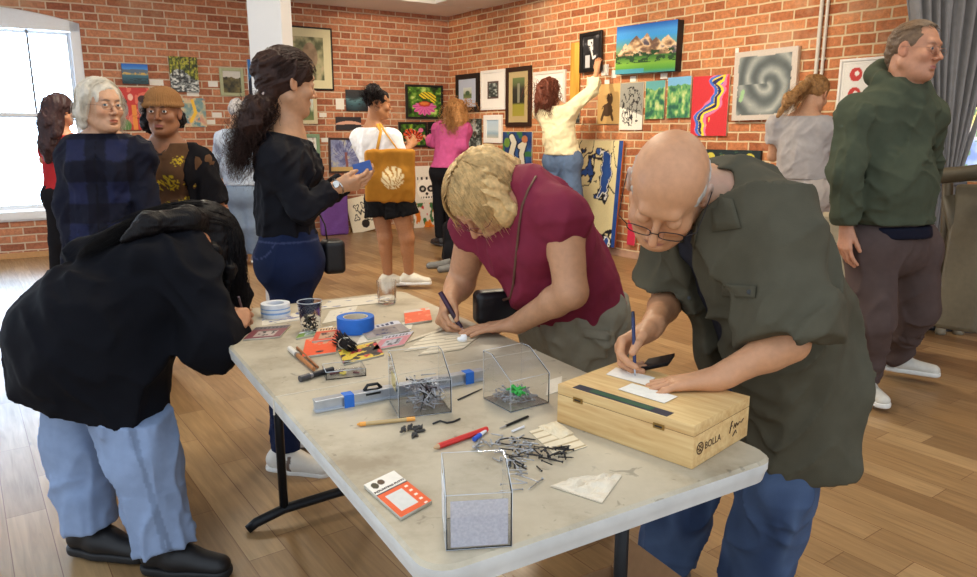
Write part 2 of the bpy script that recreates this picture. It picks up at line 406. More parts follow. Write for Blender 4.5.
class Hum:
    def __init__(s, J, b=1., hs=1., female=False, skin=(205,150,125), lip=None, brow=(110,85,65), head=None, hand=None, flat=1.45,
                 chest=.150, waist=.128, hip=.160, arm=1., leg=1., neckr=.052, bust=0., belly=0., drop=1.):
        s.J = {k: np.asarray(v, float) for k, v in J.items()}; J = s.J; u_ = nrm(J['neck']-J['waist']); J['shL'] = J['shL']-u_*.022*drop; J['shR'] = J['shR']-u_*.022*drop; s.b = b; s.hs = hs; skin = tuple(np.array(skin)*A(.97,.97,.88)); s.skin = skin; s.head = head or {}; s.hand = hand or {}
        s.R = head_frame(J['hf'], J['hu']); s.lip = lip or tuple(np.array(skin)*A(.86,.62,.6)); s.brow = brow
        
        for q in 'LR':
            if not .05 < J['an'+q][2] < .17 and J['an'+q][2] < .25: print('ANKLE', q, round(J['an'+q][2], 3)); J['an'+q][2] = .095; J['kn'+q][2] = .095+(J['hip'+q][2]-.095)*.5
        up = nrm(J['neck']-J['waist']); rt = nrm(J['shR']-J['shL']); s.rt = nrm(rt-up*(rt@up)); s.up = up; s.fw = nrm(np.cross(s.up, s.rt))
        up2 = nrm(J['waist']-J['pel']) if np.linalg.norm(J['waist']-J['pel']) > .03 else up
        rp = nrm(J['hipR']-J['hipL']); s.rp = nrm(rp-up2*(rp@up2)); s.up2 = up2; s.fp = nrm(np.cross(s.up2, s.rp))
        s.flat = flat; s.chest, s.waist_, s.hip = chest*b, waist*b, hip*b; s.arm = arm*b; s.leg = leg*b; s.neckr = neckr*b; s.bust = bust; s.belly = belly; s.female = female
    def torso(s, S_, off=0., k=None):
        J = s.J; fl = s.flat
        cc = (J['neck']*.68+J['waist']*.32)
        S_.cone(cc, J['waist'], s.chest+off, s.waist_+off, flat=fl, ax=s.fw, k=.04)
        S_.cone(J['waist'], J['pel'], s.waist_+off, s.hip+off, flat=fl*.93, ax=s.fp, k=.05)
        for q in 'LR':
            S_.cone(J['neck']-s.up*.02, J['sh'+q], .05*s.b+off*.7, .05*s.b+off, k=.045)
            S_.cone(J['sh'+q]-s.up*.02, cc+(J['sh'+q]-cc)*.45-s.up*.1, .052*s.b+off, .07*s.b+off, k=.05)
            S_.cone(J['pel'], J['hip'+q], .1*s.b+off, .095*s.b+off, k=.04)
        S_.cone(J['neck'], cc, .055*s.b+off*.6, .10*s.b+off, flat=1.2, ax=s.fw, k=.05)
        if s.bust:
            for sx in (-1, 1): S_.ell(cc-s.up*.04+s.fw*(s.chest/fl*.62)+s.rt*sx*.072, A(.07,.07,.07)*s.bust+off, k=.04)
        if s.belly: S_.ell(J['waist']*.6+J['pel']*.4+s.fw*.05, A(.9,.9,.9)*(s.belly+off), k=.08)
        return S_
    def arm_(s, S_, q, off=0., t=1., flare=0., k=.02, elbow=0.):
        """arm surface from shoulder; t<=1 part of the upper arm, 1..2 the forearm too"""
        J = s.J; a, e, w = J['sh'+q], J['el'+q], J['wr'+q]; r0, r1, r2 = .052*s.arm, .040*s.arm, .027*s.arm
        if t <= 1:
            end = a+(e-a)*t; S_.cone(a, end, r0+off, r0+(r1-r0)*t+off+flare, k=.035, cb=True)
        else:
            S_.cone(a, e, r0+off, r1+off+elbow, k=.035); end = e+(w-e)*(t-1)
            S_.cone(e, end, r1+off+elbow, r1+(r2-r1)*(t-1)+off+flare, k=k, cb=t < 2)
        return end
    def leg_(s, S_, q, off=0., knee=0., hem=None, t=2., k=.03, thigh=0.):
        J = s.J; a, e, w = J['hip'+q], J['kn'+q], J['an'+q]; r0, r1, r2 = .086*s.leg, .056*s.leg, .036*s.leg
        if t <= 1:
            end = a+(e-a)*t; S_.cone(a, end, r0+off+thigh, r0+(r1-r0)*t+off+(hem or 0), k=k, cb=True); return end
        S_.cone(a, e, r0+off+thigh, r1+off+knee, k=k); end = e+(w-e)*(t-1)
        S_.cone(e, end, r1+off+knee, hem if hem else r2+off, k=k, cb=bool(hem)); return end
    def body_sdf(s, fine=True, legs=True):
        S_ = S(); J = s.J; s.torso(S_)
        hc = J['head']; R = s.R
        S_.cone(hc+R@A(0,-.035,-.045)*s.hs, J['neck'], s.neckr, s.neckr*1.12, k=.035)
        S_.cone(hc+R@A(0,-.0,-.07)*s.hs, J['neck']+s.fw*.02, s.neckr*.8, s.neckr, k=.03)
        add_head(S_, hc, R, s.hs, fine, **s.head)
        for q in 'LR':
            s.arm_(S_, q, t=2.); e, w = J['el'+q], J['wr'+q]
            S_.ell(e+(w-e)*.28, A(.038,.038,.038)*s.arm, k=.02)
            if legs:
                s.leg_(S_, q); kn, an = J['kn'+q], J['an'+q]
                back = -nrm(J['toe'+q]); S_.ell(kn+(an-kn)*.30+back*.012, A(.040,.040,.055)*s.leg, k=.03)
                t = nrm(J['toe'+q]); h_ = an-A(0,0,.04); S_.cone(h_-t*.03, h_+t*.14, .032, .022, flat=1.2, ax=A(0,0,1.), k=.02)
        s.tips = {}
        for q in 'LR':
            hd = s.hand.get(q)
            if hd is None: d = nrm(J['wr'+q]-J['el'+q]); hd = dict(d=d, n=np.cross(d, s.fw)*(1 if q == 'R' else -1))
            hd = dict(hd); s.tips[q] = add_hand(S_, J['wr'+q], hd.pop('d'), hd.pop('n'), q == 'R', sc=hd.pop('sc', s.arm*.97 if s.arm < 1.1 else 1.02), **hd)
        return S_
    def fit_pen(s, q, target, lean=(0,0,1), drop=.034, length=.14):
        hd = dict(s.hand[q]); d, n = hd.pop('d'), hd.pop('n'); sc = hd.pop('sc', 1.)
        s.hand[q]['sc'] = sc
        for it in range(2):
            w = s.J['wr'+q]; tips, th = add_hand(S(), w, d, n, q == 'R', sc=sc, **hd); a = tips[0]*.55+th*.45
            dd = nrm(d); nn = nrm(n-dd*(np.asarray(n)@dd)); l = np.cross(dd, nn)*(1 if q == 'R' else -1); web = w+(dd*.075+l*.030-nn*.012)*sc
            u = nrm(nrm(web-a)+A(*lean)*1.0); s.J['wr'+q] = w+(np.asarray(target)-(a-u*drop))
        s.pen = (np.asarray(target, float), np.asarray(target)+u*length)
    def build(s, label, group=None, h=.009, hh=.0035, hf=.003, fine=True, legs=True, extra_col=None, hands='LR', browk=1.):
        S_ = s.body_sdf(fine, legs); J = s.J; fb = []
        hc = J['head']; m = .135*s.hs; fb.append((hc-A(m,m,m*1.05), hc+A(m,m,m*1.05), hf))
        for q in hands:
            hd = s.hand.get(q); d = nrm(hd['d']) if hd else nrm(J['wr'+q]-J['el'+q]); c = J['wr'+q]+d*.085; fb.append((c-.105, c+.105, hh))
        V, F = nets_multi(S_, h, fb)
        col = face_col(hc, s.R, s.hs, s.skin, s.lip, s.brow, browk, extra_col)(V)
        far = np.linalg.norm(V-hc, axis=1) > .2
        col[far] = lin(s.skin)
        foot = (J['anL']+J['anR'])/2; foot = A(foot[0], foot[1], max(0, min(J['anL'][2], J['anR'][2])-.09))
        s.root = mesh_np('person', V, F, skin_mat(), None, col, origin=foot); tag(s.root, label, 'person', group)
        return s.root
    def part(s, name, S_, h, m, colf=None):
        V, F = nets(S_, h); return mesh_np(name, V, F, m, s.root, colf(V) if colf is not None else None)
    def eyes(s, iris=(70,90,100), look=(0,1,0)):
        c, R, q = s.J['head'], s.R, s.hs; L = nrm(look)
        g = {}
        for sx in (-1, 1):
            o = c+R@(A(sx*.0315,.0745,.004)*q); r = .0138*q; V, F = [], []; n, m = 16, 16
            for i in range(n+1):
                for j in range(m): a = math.pi*i/n; b_ = 2*math.pi*j/m; V.append(A(math.sin(a)*math.cos(b_), math.cos(a), math.sin(a)*math.sin(b_)))
            for i in range(n):
                for j in range(m): F.append((i*m+j, i*m+(j+1)%m, (i+1)*m+(j+1)%m, (i+1)*m+j))
            V = np.array(V); d = V@L; col = np.tile(lin((225,222,215)), (len(V), 1)); col[d > .87] = lin(iris); col[d > .965] = .01
            mesh_np('eye', o+(V*r)@R.T, F, mat('eyeball', attr=True, rough=.15, var=0), s.root, col)
    def glasses(s, rgb=(60,50,50), w=.024, hgt=.017, r=.0011, dz=-.004, metal=.6, dy=.102):
        c, R, q = s.J['head'], s.R, s.hs; g = G()
        def W(x, y, z): return c+R@(A(x, y, z)*q)
        for sx in (-1, 1):
            pts = []
            for k in range(21):
                a = 2*math.pi*k/20; ca, sa = math.cos(a), math.sin(a)
                e = .7; x = w*abs(ca)**e*np.sign(ca); z = hgt*abs(sa)**e*np.sign(sa); pts.append(W(sx*.033+x, dy-.004*((abs(sx*.033+x)/.05)**2), dz+z))
            g.tube(pts, r, 6)
            g.tube([W(sx*(.033+w),dy-.006,dz+.005), W(sx*.079,dy-.02,dz+.007), W(sx*.086,.02,dz+.008), W(sx*.088,-.012,.008), W(sx*.086,-.03,-.008)], r*.95, 6)
        g.tube([W(-.0095,dy,dz+.002), W(0,dy+.003,dz+.005), W(.0095,dy,dz+.002)], r, 6)
        return g.obj('glasses', mat('glasses_%d_%d_%d' % rgb, rgb, .3, metal, var=0), s.root, smooth=True)
    def shoe(s, q, rgb=(230,228,222), sole=(240,240,238), name='shoe', L_=.27, h=.005, boot=False, accent=None):
        J = s.J; an = J['an'+q]; t = nrm(A(J['toe'+q][0], J['toe'+q][1], J['toe'+q][2] if len(J['toe'+q]) > 2 else 0)); z = J.get('sole'+q, an[2]-.085)
        z = float(z); up = nrm(A(0,0,1)-t*t[2]); sd = np.cross(t, up); R = np.stack([sd, t, up], 1); o = A(an[0], an[1], z)
        def W(x, y, zz): return o+R@A(x, y, zz)
        a = L_; S_ = S(); S_.k = .02
        S_.cone(W(0,-.045,.05), W(0,.04,.05), .038, .044, k=.02)
        S_.cone(W(0,.04,.048), W(0,a-.1,.032), .046, .038, flat=1.15, ax=up, k=.03)
        S_.cone(W(0,-.04,.05), W(0,-.01,.1), .036, .042, k=.02)
        S_.cone(W(0,.01,.08), W(0,.08,.05), .034, .034, k=.02)
        S_.plane(W(0,0,.016), -up); S_.plane(W(0,0,.108), up)
        if not boot: S_.ell(W(0,-.002,.12), A(.03,.04,.035), R, k=.008, op='-')
        for i in range(4): 
            y = .055+.02*i; S_.cone(W(-.022,y,.085-.012*i), W(.022,y+.004,.085-.012*i), .0035, .0035, k=.003)
        up_c = lin(rgb); sh_c = lin(sole)
        def cf(p):
            c = np.tile(up_c, (len(p), 1)); qq = (p-o)@R
            if accent is not None:
                m = (qq[:,1] > .0) & (qq[:,1] < .05) & (np.abs(qq[:,0]) > .02) & (qq[:,2] < .085); m &= ((qq[:,1]*60).astype(int) % 2 == 0); c[m] = lin(accent)
            return c
        up_o = s.part(name, S_, h, mat('leather_attr', attr=True, rough=.5, var=.05), cf)
        S2 = S(); S2.k = .012
        S2.cone(W(0,-.045,.014), W(0,.04,.014), .043, .046, flat=1, k=.02); S2.cone(W(0,.04,.014), W(0,a-.1,.014), .047, .042, k=.02)
        S2.plane(W(0,0,.0), -up, k=.003); S2.plane(W(0,0,.026), up, k=.003)
        V, F = nets(S2, h)
        so = mesh_np('sole', V, F, mat('sole_%d' % sole[0], sole, .6, var=.04), up_o)
        return up_o
def mesh_child_origin(o): pass
# ------------------------------------------------------------------ hair strands
def strands(n, c, R, q, start, length, seed=1, grav=.8, r=.0009, part=None, attract=None, curl=0., cfreq=40., cap=1.10, face=True, steps=14, flow=None, jit=.25, collide=None, sides=3):
    """start(rng)->local unit direction; strands slide over the skull ellipsoid and then hang"""
    rg = np.random.RandomState(seed); V = []; F = []
    rad = A(.079,.100,.088)*q*cap; cc = c+R@A(0,-.012,.034)*q
    for i in range(n):
        u = nrm(start(rg)); p = cc+R@(u*rad); L_ = length*(1+jit*(rg.rand()-.6)); st_ = L_/steps
        up = R@A(0,0,1.); nrml = nrm(R@(u/rad)); v = flow(u, R, rg) if flow is not None else (R@nrm(A(u[0]*1.2, -.3+u[1]*.5, .15)))
        v = nrm(v-nrml*(v@nrml)); pts = [p]; ph = rg.rand()*6.28; ca = nrm(rg.randn(3)); cb = nrm(np.cross(ca, v))
        for k in range(steps):
            g_ = A(0,0,-1.)*grav
            if attract is not None: g_ = g_+attract(p, k/steps)
            v = nrm(v*1.0+g_*.35+rg.randn(3)*.06)
            p = p+v*st_
            l = ((p-cc)@R)/rad; d = np.linalg.norm(l)
            if d < 1: p = cc+R@((l/d)*rad); 
            if collide is not None: p = collide(p)
            pts.append(p)
        if curl:
            pts = [p+(ca*math.sin(cfreq*k*st_*6.28+ph)+cb*math.cos(cfreq*k*st_*6.28+ph))*curl*min(1, k/3) for k, p in enumerate(pts)]
        b0 = len(V); t0 = nrm(pts[1]-pts[0]); a = nrm(np.cross(t0, A(.3,.2,.9))); b_ = np.cross(t0, a)
        for k, p in enumerate(pts):
            rr = r*(1-.75*(k/steps)**2)*(.7+.6*rg.rand() if k == 0 else 1)
            for j in range(sides): an = 6.2832*j/sides; V.append(p+(a*math.cos(an)+b_*math.sin(an))*rr)
        for k in range(steps):
            for j in range(sides): F.append((b0+k*sides+j, b0+k*sides+(j+1)%sides, b0+(k+1)*sides+(j+1)%sides, b0+(k+1)*sides+j))
    return np.array(V), np.array(F)
def hair_mat(name, rgb, rough=.45, var=.25):
    return mat('hair_'+name, rgb, rough, var=var, vscale=60, bump=.5, bscale=90, bstretch=(3,3,.4), spec=.22)
def join_hair(hum, name, m, S_=None, h=.006, st_=None):
    Vs, Fs, n = [], [], 0
    if S_ is not None: V, F = nets(S_, h); Vs.append(V); Fs.append(F); n = len(V)
    for V, F in (st_ or []): Vs.append(V); Fs.append(F+n); n += len(V)
    return mesh_np(name, np.concatenate(Vs), np.concatenate(Fs), m, hum.root)
def hair_disp(amp, g, hi=70., lo=8., seed=0): return lambda p: amp*(folds(p, g, hi, lo, seed)-.5)
def cloth_disp(amp, g, hi=14., lo=3., seed=0, fine=.2):
    g2 = nrm(np.asarray(g, float)+A(.5,.3,-.25)); return lambda p: amp*1.25*(folds(p, g, hi, lo, seed)-.3)+amp*.7*(folds(p, g2, hi*2.1, lo*1.6, seed+7)-.3)+amp*fine*(noise(p*34., seed+3)-.5)
# ------------------------------------------------------------------ room shell
def wallA(t): return A(t, 11.33+.65*t)        # x -> (x, y)
dA = nrm(A(1,.65,0)); nA = nrm(A(.65,-1,0))    # along wall A to the right; normal into the room
dB = nrm(A(.72,-1,0)); nB = nrm(A(-1,-.72,0))  # along wall B towards the viewer; normal into the room
COR = A(-.565,10.96,0)
def onwall(px, py, which, off=0.):
    d = ray(px, py); o = A(0,0,CH); n = nA if which == 'A' else nB; t = ((COR+n*off-o)@n)/(d@n); return o+d*t
ZT = 2.94; EXPO = .32
def brick_mat(name, c1, c2, mortar, scale_w=.235, row=.085):
    m = bpy.data.materials.new(name); m.use_nodes = True; nt = m.node_tree; N = nt.nodes; L = nt.links; b = N['Principled BSDF']
    uv = N.new('ShaderNodeUVMap'); uv.uv_map = 'UVMap'
    nw = N.new('ShaderNodeTexNoise'); nw.inputs['Scale'].default_value = 9; nw.inputs['Detail'].default_value = 3; L.new(uv.outputs[0], nw.inputs['Vector'])
    wv = N.new('ShaderNodeVectorMath'); wv.operation = 'SCALE'; wv.inputs['Scale'].default_value = .012
    L.new(nw.outputs['Color'], wv.inputs[0]); ad = N.new('ShaderNodeVectorMath'); ad.operation = 'ADD'; L.new(uv.outputs[0], ad.inputs[0]); L.new(wv.outputs[0], ad.inputs[1])
    br = N.new('ShaderNodeTexBrick'); L.new(ad.outputs[0], br.inputs['Vector'])
    br.inputs['Scale'].default_value = 1; br.inputs['Brick Width'].default_value = scale_w; br.inputs['Row Height'].default_value = row
    br.inputs['Mortar Size'].default_value = .0088; br.inputs['Mortar Smooth'].default_value = .3; br.inputs['Bias'].default_value = 0
    br.offset = .5; br.offset_frequency = 2; br.squash = .6; br.squash_frequency = 6
    br.inputs['Color1'].default_value = (0,0,0,1); br.inputs['Color2'].default_value = (1,1,1,1); br.inputs['Mortar'].default_value = (.5,.5,.5,1)
    cr = N.new('ShaderNodeValToRGB'); L.new(br.outputs['Color'], cr.inputs[0]); cr.color_ramp.elements[0].color = (*lin(c1), 1); cr.color_ramp.elements[1].color = (*lin(c2), 1)
    e = cr.color_ramp.elements.new(.5); e.color = (*((lin(c1)+lin(c2))/2*1.12), 1)
    n1 = N.new('ShaderNodeTexNoise'); n1.inputs['Scale'].default_value = 26; n1.inputs['Detail'].default_value = 6; n1.inputs['Roughness'].default_value = .7; L.new(uv.outputs[0], n1.inputs['Vector'])
    mr = N.new('ShaderNodeMapRange'); mr.inputs[1].default_value = .3; mr.inputs[2].default_value = .7; mr.inputs[3].default_value = .66; mr.inputs[4].default_value = 1.34; L.new(n1.outputs[0], mr.inputs[0])
    sc = N.new('ShaderNodeVectorMath'); sc.operation = 'SCALE'; L.new(cr.outputs[0], sc.inputs[0]); L.new(mr.outputs[0], sc.inputs['Scale'])
    # large pale lime stains
    n2 = N.new('ShaderNodeTexNoise'); n2.inputs['Scale'].default_value = 1.6; n2.inputs['Detail'].default_value = 7; n2.inputs['Roughness'].default_value = .62; L.new(uv.outputs[0], n2.inputs['Vector'])
    m2 = N.new('ShaderNodeMapRange'); m2.inputs[1].default_value = .54; m2.inputs[2].default_value = .70; m2.inputs[3].default_value = 0; m2.inputs[4].default_value = .7; L.new(n2.outputs[0], m2.inputs[0])
    mx = N.new('ShaderNodeMix'); mx.data_type = 'RGBA'; L.new(m2.outputs[0], mx.inputs[0]); L.new(sc.outputs[0], mx.inputs[6]); mx.inputs[7].default_value = (*lin((196,160,128)), 1)
    mm = N.new('ShaderNodeMix'); mm.data_type = 'RGBA'; L.new(br.outputs['Fac'], mm.inputs[0]); L.new(mx.outputs[2], mm.inputs[6]); mm.inputs[7].default_value = (*lin(mortar), 1)
    L.new(mm.outputs[2], b.inputs['Base Color']); b.inputs['Roughness'].default_value = .9
    hm = N.new('ShaderNodeMath'); hm.operation = 'MULTIPLY_ADD'; hm.inputs[1].default_value = -1; L.new(br.outputs['Fac'], hm.inputs[0]); L.new(n1.outputs[0], hm.inputs[2])
    bp = N.new('ShaderNodeBump'); bp.inputs['Strength'].default_value = .8; bp.inputs['Distance'].default_value = .012; L.new(hm.outputs[0], bp.inputs['Height']); L.new(bp.outputs[0], b.inputs['Normal'])
    return m
def uv_quads(o, U):
    uvl = o.data.uv_layers.new(name='UVMap'); 
    for lp in o.data.loops: uvl.data[lp.index].uv = U[lp.vertex_index]
def wall(name, O, d, n, u0, u1, z0, z1, hole, m, th=.35, arch=None):
    """wall on the line O+d*u with an optional arched opening (ua,ub,za,zb,rise)"""
    V = []; F = []; U = []
    def q(pts, uvs): b = len(V); V.extend(pts); U.extend(uvs); F.append(tuple(range(b, b+len(pts))))
    def at(u, z, w=0.): return O+d*u+A(0,0,z)-n*w
    def rect(a, b, c, e): q([at(a,c), at(b,c), at(b,e), at(a,e)], [(a,c),(b,c),(b,e),(a,e)])
    if hole:
        ua, ub, za, zb, rise = hole; rect(u0, ua, z0, z1); rect(ub, u1, z0, z1); rect(ua, ub, z0, za)
        K = 16; top = [(ua+(ub-ua)*k/K, zb+rise*(1-(2*k/K-1)**2)) for k in range(K+1)]
        for k in range(K):
            (a, ta), (b, tb) = top[k], top[k+1]; q([at(a,ta), at(b,tb), at(b,z1), at(a,z1)], [(a,ta),(b,tb),(b,z1),(a,z1)])
        per = [(ua,za),(ub,za)]+top[::-1]+[(ua,za)]
        for (a, ta), (b, tb) in zip(per, per[1:]): q([at(a,ta), at(b,tb), at(b,tb,th), at(a,ta,th)], [(a,ta),(b,tb),(b+.1,tb+.1),(a+.1,ta+.1)])
    else: rect(u0, u1, z0, z1)
    rev = [at(u0,z0,th), at(u0,z1,th), at(u1,z1,th), at(u1,z0,th)]
    if not hole: q(rev, [(0,0)]*4)
    o = mesh_np(name, np.array(V), F, m, None, smooth=False, origin=tuple(O)); uv_quads(o, U); tag(o, kind='structure'); return o
mA = brick_mat('brick_back', (146,86,62), (190,130,96), (204,184,160))
mB = brick_mat('brick_side', (156,90,56), (200,134,88), (218,196,158))
# window in wall A measured along the wall
def uA(px, py):
    p = onwall(px, py, 'A'); return (p-COR)@dA, p[2]
ub_, _ = uA(88, 130); _, zb_ = uA(60, 22); _, za_ = uA(40, 211)
HOLE = (ub_-1.75, ub_+.03, za_, zb_, .12)
wall('wall_left', COR, dA, nA, -9.0, 0.0, 0, 4.2, HOLE, mA)
wall('wall_right', COR, dB, nB, 0.0, 13.0, 0, 4.2, None, mB)
def floor_mat():
    m = bpy.data.materials.new('oak_floor'); m.use_nodes = True; nt = m.node_tree; N = nt.nodes; L = nt.links; b = N['Principled BSDF']
    tc = N.new('ShaderNodeTexCoord'); mp = N.new('ShaderNodeMapping'); mp.inputs['Rotation'].default_value = (0,0,-math.atan2(dB[1], dB[0])); L.new(tc.outputs['Object'], mp.inputs[0])
    mp.vector_type = 'POINT'
    br = N.new('ShaderNodeTexBrick'); L.new(mp.outputs[0], br.inputs['Vector']); br.inputs['Scale'].default_value = 1
    br.inputs['Brick Width'].default_value = 1.1; br.inputs['Row Height'].default_value = .125; br.inputs['Mortar Size'].default_value = .0016; br.inputs['Mortar Smooth'].default_value = .1
    br.offset = .37; br.offset_frequency = 2; br.squash = .62; br.squash_frequency = 3
    br.inputs['Color1'].default_value = (0,0,0,1); br.inputs['Color2'].default_value = (1,1,1,1); br.inputs['Mortar'].default_value = (.5,.5,.5,1)
    cr = N.new('ShaderNodeValToRGB'); L.new(br.outputs['Color'], cr.inputs[0]); cr.color_ramp.elements[0].color = (*lin((128,98,64)), 1); cr.color_ramp.elements[1].color = (*lin((172,140,98)), 1)
    e = cr.color_ramp.elements.new(.4); e.color = (*lin((156,124,84)), 1); e = cr.color_ramp.elements.new(.7); e.color = (*lin((144,112,74)), 1)
    m2 = N.new('ShaderNodeMapping'); m2.inputs['Scale'].default_value = (1.2, 16, 1); L.new(mp.outputs[0], m2.inputs[0])
    ng = N.new('ShaderNodeTexNoise'); ng.inputs['Scale'].default_value = 3.2; ng.inputs['Detail'].default_value = 6; ng.inputs['Distortion'].default_value = .6; L.new(m2.outputs[0], ng.inputs['Vector'])
    mr = N.new('ShaderNodeMapRange'); mr.inputs[1].default_value = .3; mr.inputs[2].default_value = .75; mr.inputs[3].default_value = 1.12; mr.inputs[4].default_value = .74; L.new(ng.outputs[0], mr.inputs[0])
    n3 = N.new('ShaderNodeTexNoise'); n3.inputs['Scale'].default_value = 1.3; n3.inputs['Detail'].default_value = 5; L.new(mp.outputs[0], n3.inputs['Vector'])
    m3 = N.new('ShaderNodeMapRange'); m3.inputs[1].default_value = .3; m3.inputs[2].default_value = .7; m3.inputs[3].default_value = .88; m3.inputs[4].default_value = 1.1; L.new(n3.outputs[0], m3.inputs[0])
    # dark mineral streaks
    m4 = N.new('ShaderNodeMapping'); m4.inputs['Scale'].default_value = (2.2, 11, 1); L.new(mp.outputs[0], m4.inputs[0])
    n4 = N.new('ShaderNodeTexNoise'); n4.inputs['Scale'].default_value = 1.7; n4.inputs['Detail'].default_value = 3; L.new(m4.outputs[0], n4.inputs['Vector'])
    r4 = N.new('ShaderNodeMapRange'); r4.inputs[1].default_value = .70; r4.inputs[2].default_value = .78; r4.inputs[3].default_value = 1; r4.inputs[4].default_value = .5; L.new(n4.outputs[0], r4.inputs[0])
    a1 = N.new('ShaderNodeMath'); a1.operation = 'MULTIPLY'; L.new(mr.outputs[0], a1.inputs[0]); L.new(m3.outputs[0], a1.inputs[1])
    a2 = N.new('ShaderNodeMath'); a2.operation = 'MULTIPLY'; L.new(a1.outputs[0], a2.inputs[0]); L.new(r4.outputs[0], a2.inputs[1])
    sc = N.new('ShaderNodeVectorMath'); sc.operation = 'SCALE'; L.new(cr.outputs[0], sc.inputs[0]); L.new(a2.outputs[0], sc.inputs['Scale'])
    mm = N.new('ShaderNodeMix'); mm.data_type = 'RGBA'; L.new(br.outputs['Fac'], mm.inputs[0]); L.new(sc.outputs[0], mm.inputs[6]); mm.inputs[7].default_value = (*lin((112,76,46)), 1)
    L.new(mm.outputs[2], b.inputs['Base Color'])
    rr = N.new('ShaderNodeMapRange'); rr.inputs[3].default_value = .28; rr.inputs[4].default_value = .46; L.new(ng.outputs[0], rr.inputs[0]); L.new(rr.outputs[0], b.inputs['Roughness'])
    bp = N.new('ShaderNodeBump'); bp.inputs['Strength'].default_value = .25; bp.inputs['Distance'].default_value = .002; bp.invert = True; L.new(br.outputs['Fac'], bp.inputs['Height']); L.new(bp.outputs[0], b.inputs['Normal'])
    return m
fl = []
pA = COR+dA*-9.0; pB = COR+dB*13.0
poly = [COR+nrm(dA+A(0,0,0))*.2-nA*.2-dB*.0, pA-nA*.2, A(pA[0]-.5,-4.5,0), A(pB[0]+1.5,-4.5,0), pB-nB*.2+dB*.2]
g = G(); n_ = len(poly); g.add([A(p[0],p[1],0) for p in poly]+[A(p[0],p[1],-.1) for p in poly], [tuple(range(n_)), tuple(range(2*n_-1,n_-1,-1))]+[(i, n_+i, n_+(i+1)%n_, (i+1)%n_) for i in range(n_)])
o = g.obj('floor', floor_mat(), origin=(0,0,0)); tag(o, kind='structure')
mW = mat('white_paint', (224,224,224), .55, var=.03, vscale=3)
# dropped soffit along both walls and the ceiling above it
def strip(name, O, d, n, u0, u1, w, z0, z1, m):
    g = G(); c = O+d*(u0+u1)/2+n*w/2; R = np.stack([d, -n, A(0,0,1)], 1); g.box(A(c[0],c[1],(z0+z1)/2), ((u1-u0)/2, w/2, (z1-z0)/2), R); o = g.obj(name, m); tag(o, kind='structure'); return o
LS, _ = uA(176, 8)
strip('trim_1', COR, dA, nA, LS, 0, .85, ZT, 3.16, mW)
strip('trim_2', COR, dB, nB, .86, 9, .75, ZT, 3.16, mW)
g = G(); g.box(A(-1.,7.5,3.21), (6.5,6,.05)); o = g.obj('ceiling', mW); tag(o, kind='structure')
# baseboards: low pale plinth at wall B, timber strip at wall A
strip('baseboard_left', COR, dA, nA, -9, -.05, .03, 0, .06, mat('oak_trim', (190,145,96), .5))
strip('baseboard_right', COR, dB, nB, .05, 12, .03, 0, .07, mat('pale_plinth', (178,140,116), .8, var=.15, vscale=12))
# window frame, sashes, sill
mWf = mat('window_white', (226,230,234), .4, var=.02)
ua, ub, za, zb, rise = HOLE; wd = .10
def wbox(g, u0, u1, z0, z1, d0, d1):
    c = COR+dA*(u0+u1)/2-nA*(d0+d1)/2; g.box(A(c[0],c[1],(z0+z1)/2), ((u1-u0)/2, abs(d1-d0)/2, (z1-z0)/2), np.stack([dA,-nA,A(0,0,1)],1))
g = G(); fw = .095
K = 16; inner = [(ua+(ub-ua)*k/K, zb+rise*(1-(2*k/K-1)**2)) for k in range(K+1)]
R_ = np.stack([dA, A(0,0,1), nA], 1)
for k in range(K):
    (a, ta), (b, tb) = inner[k], inner[k+1]; g.prism([(a, zb-fw*.9), (b, zb-fw*.9), (b, tb+.02), (a, ta+.02)], -.1, -.03, COR, R_)
wbox(g, ub-fw, ub, za, zb, .03, .1); wbox(g, ua, ua+fw, za, zb, .03, .1)
wf = g.obj('window_1', mWf); tag(wf, kind='structure')
zm = (za+zb-.09)/2; _, zm = uA(30, 115)
g = G(); s_ = .035
for z0, z1, dd in ((zm-.025, zb-fw*.9, .13), (za+.02, zm+.025, .10)):
    wbox(g, ua+fw-.02, ua+fw+s_, z0, z1, dd, dd+.03); wbox(g, ub-fw-s_, ub-fw+.02, z0, z1, dd, dd+.03)
    wbox(g, ua+fw, ub-fw, z0, z0+s_+.01, dd, dd+.03); wbox(g, ua+fw, ub-fw, z1-s_, z1, dd, dd+.03)
g.obj('sash', mWf, wf)
u_m, _ = uA(33, 80)
g = G(); wbox(g, u_m-.011, u_m+.011, za+.02, zb-.08, .11, .14); g.obj('glazing_bar', mat('glazing_bar_grey', (120,126,134), .5), wf)
g = G(); wbox(g, ua-.05, ub+.02, za-.075, za+.005, -.05, .12); wbox(g, ua-.02, ub, za-.1, za-.075, -.02, .02); g.obj('window_sill', mWf, wf)
g = G(); wbox(g, ua+fw, ub-fw, za+.03, zb-.09, .118, .121)
pane = g.obj('pane', mat('window_glass', (255,255,255), .02, trans=1, var=0, ior=1.01), wf)
# white column
g = G(); cp = P(272.5, 60, 4.6); hw = 735*0+ (31*4.75/735)/2
g.box(A(cp[0], 4.6, 1.775), (hw, hw, 1.775), rotz(-.05), bev=.006); g.box(A(cp[0], 4.6, .06), (hw+.015, hw+.015, .06), rotz(-.05), bev=.005)
o = g.obj('trim_3', mW); tag(o, kind='structure')
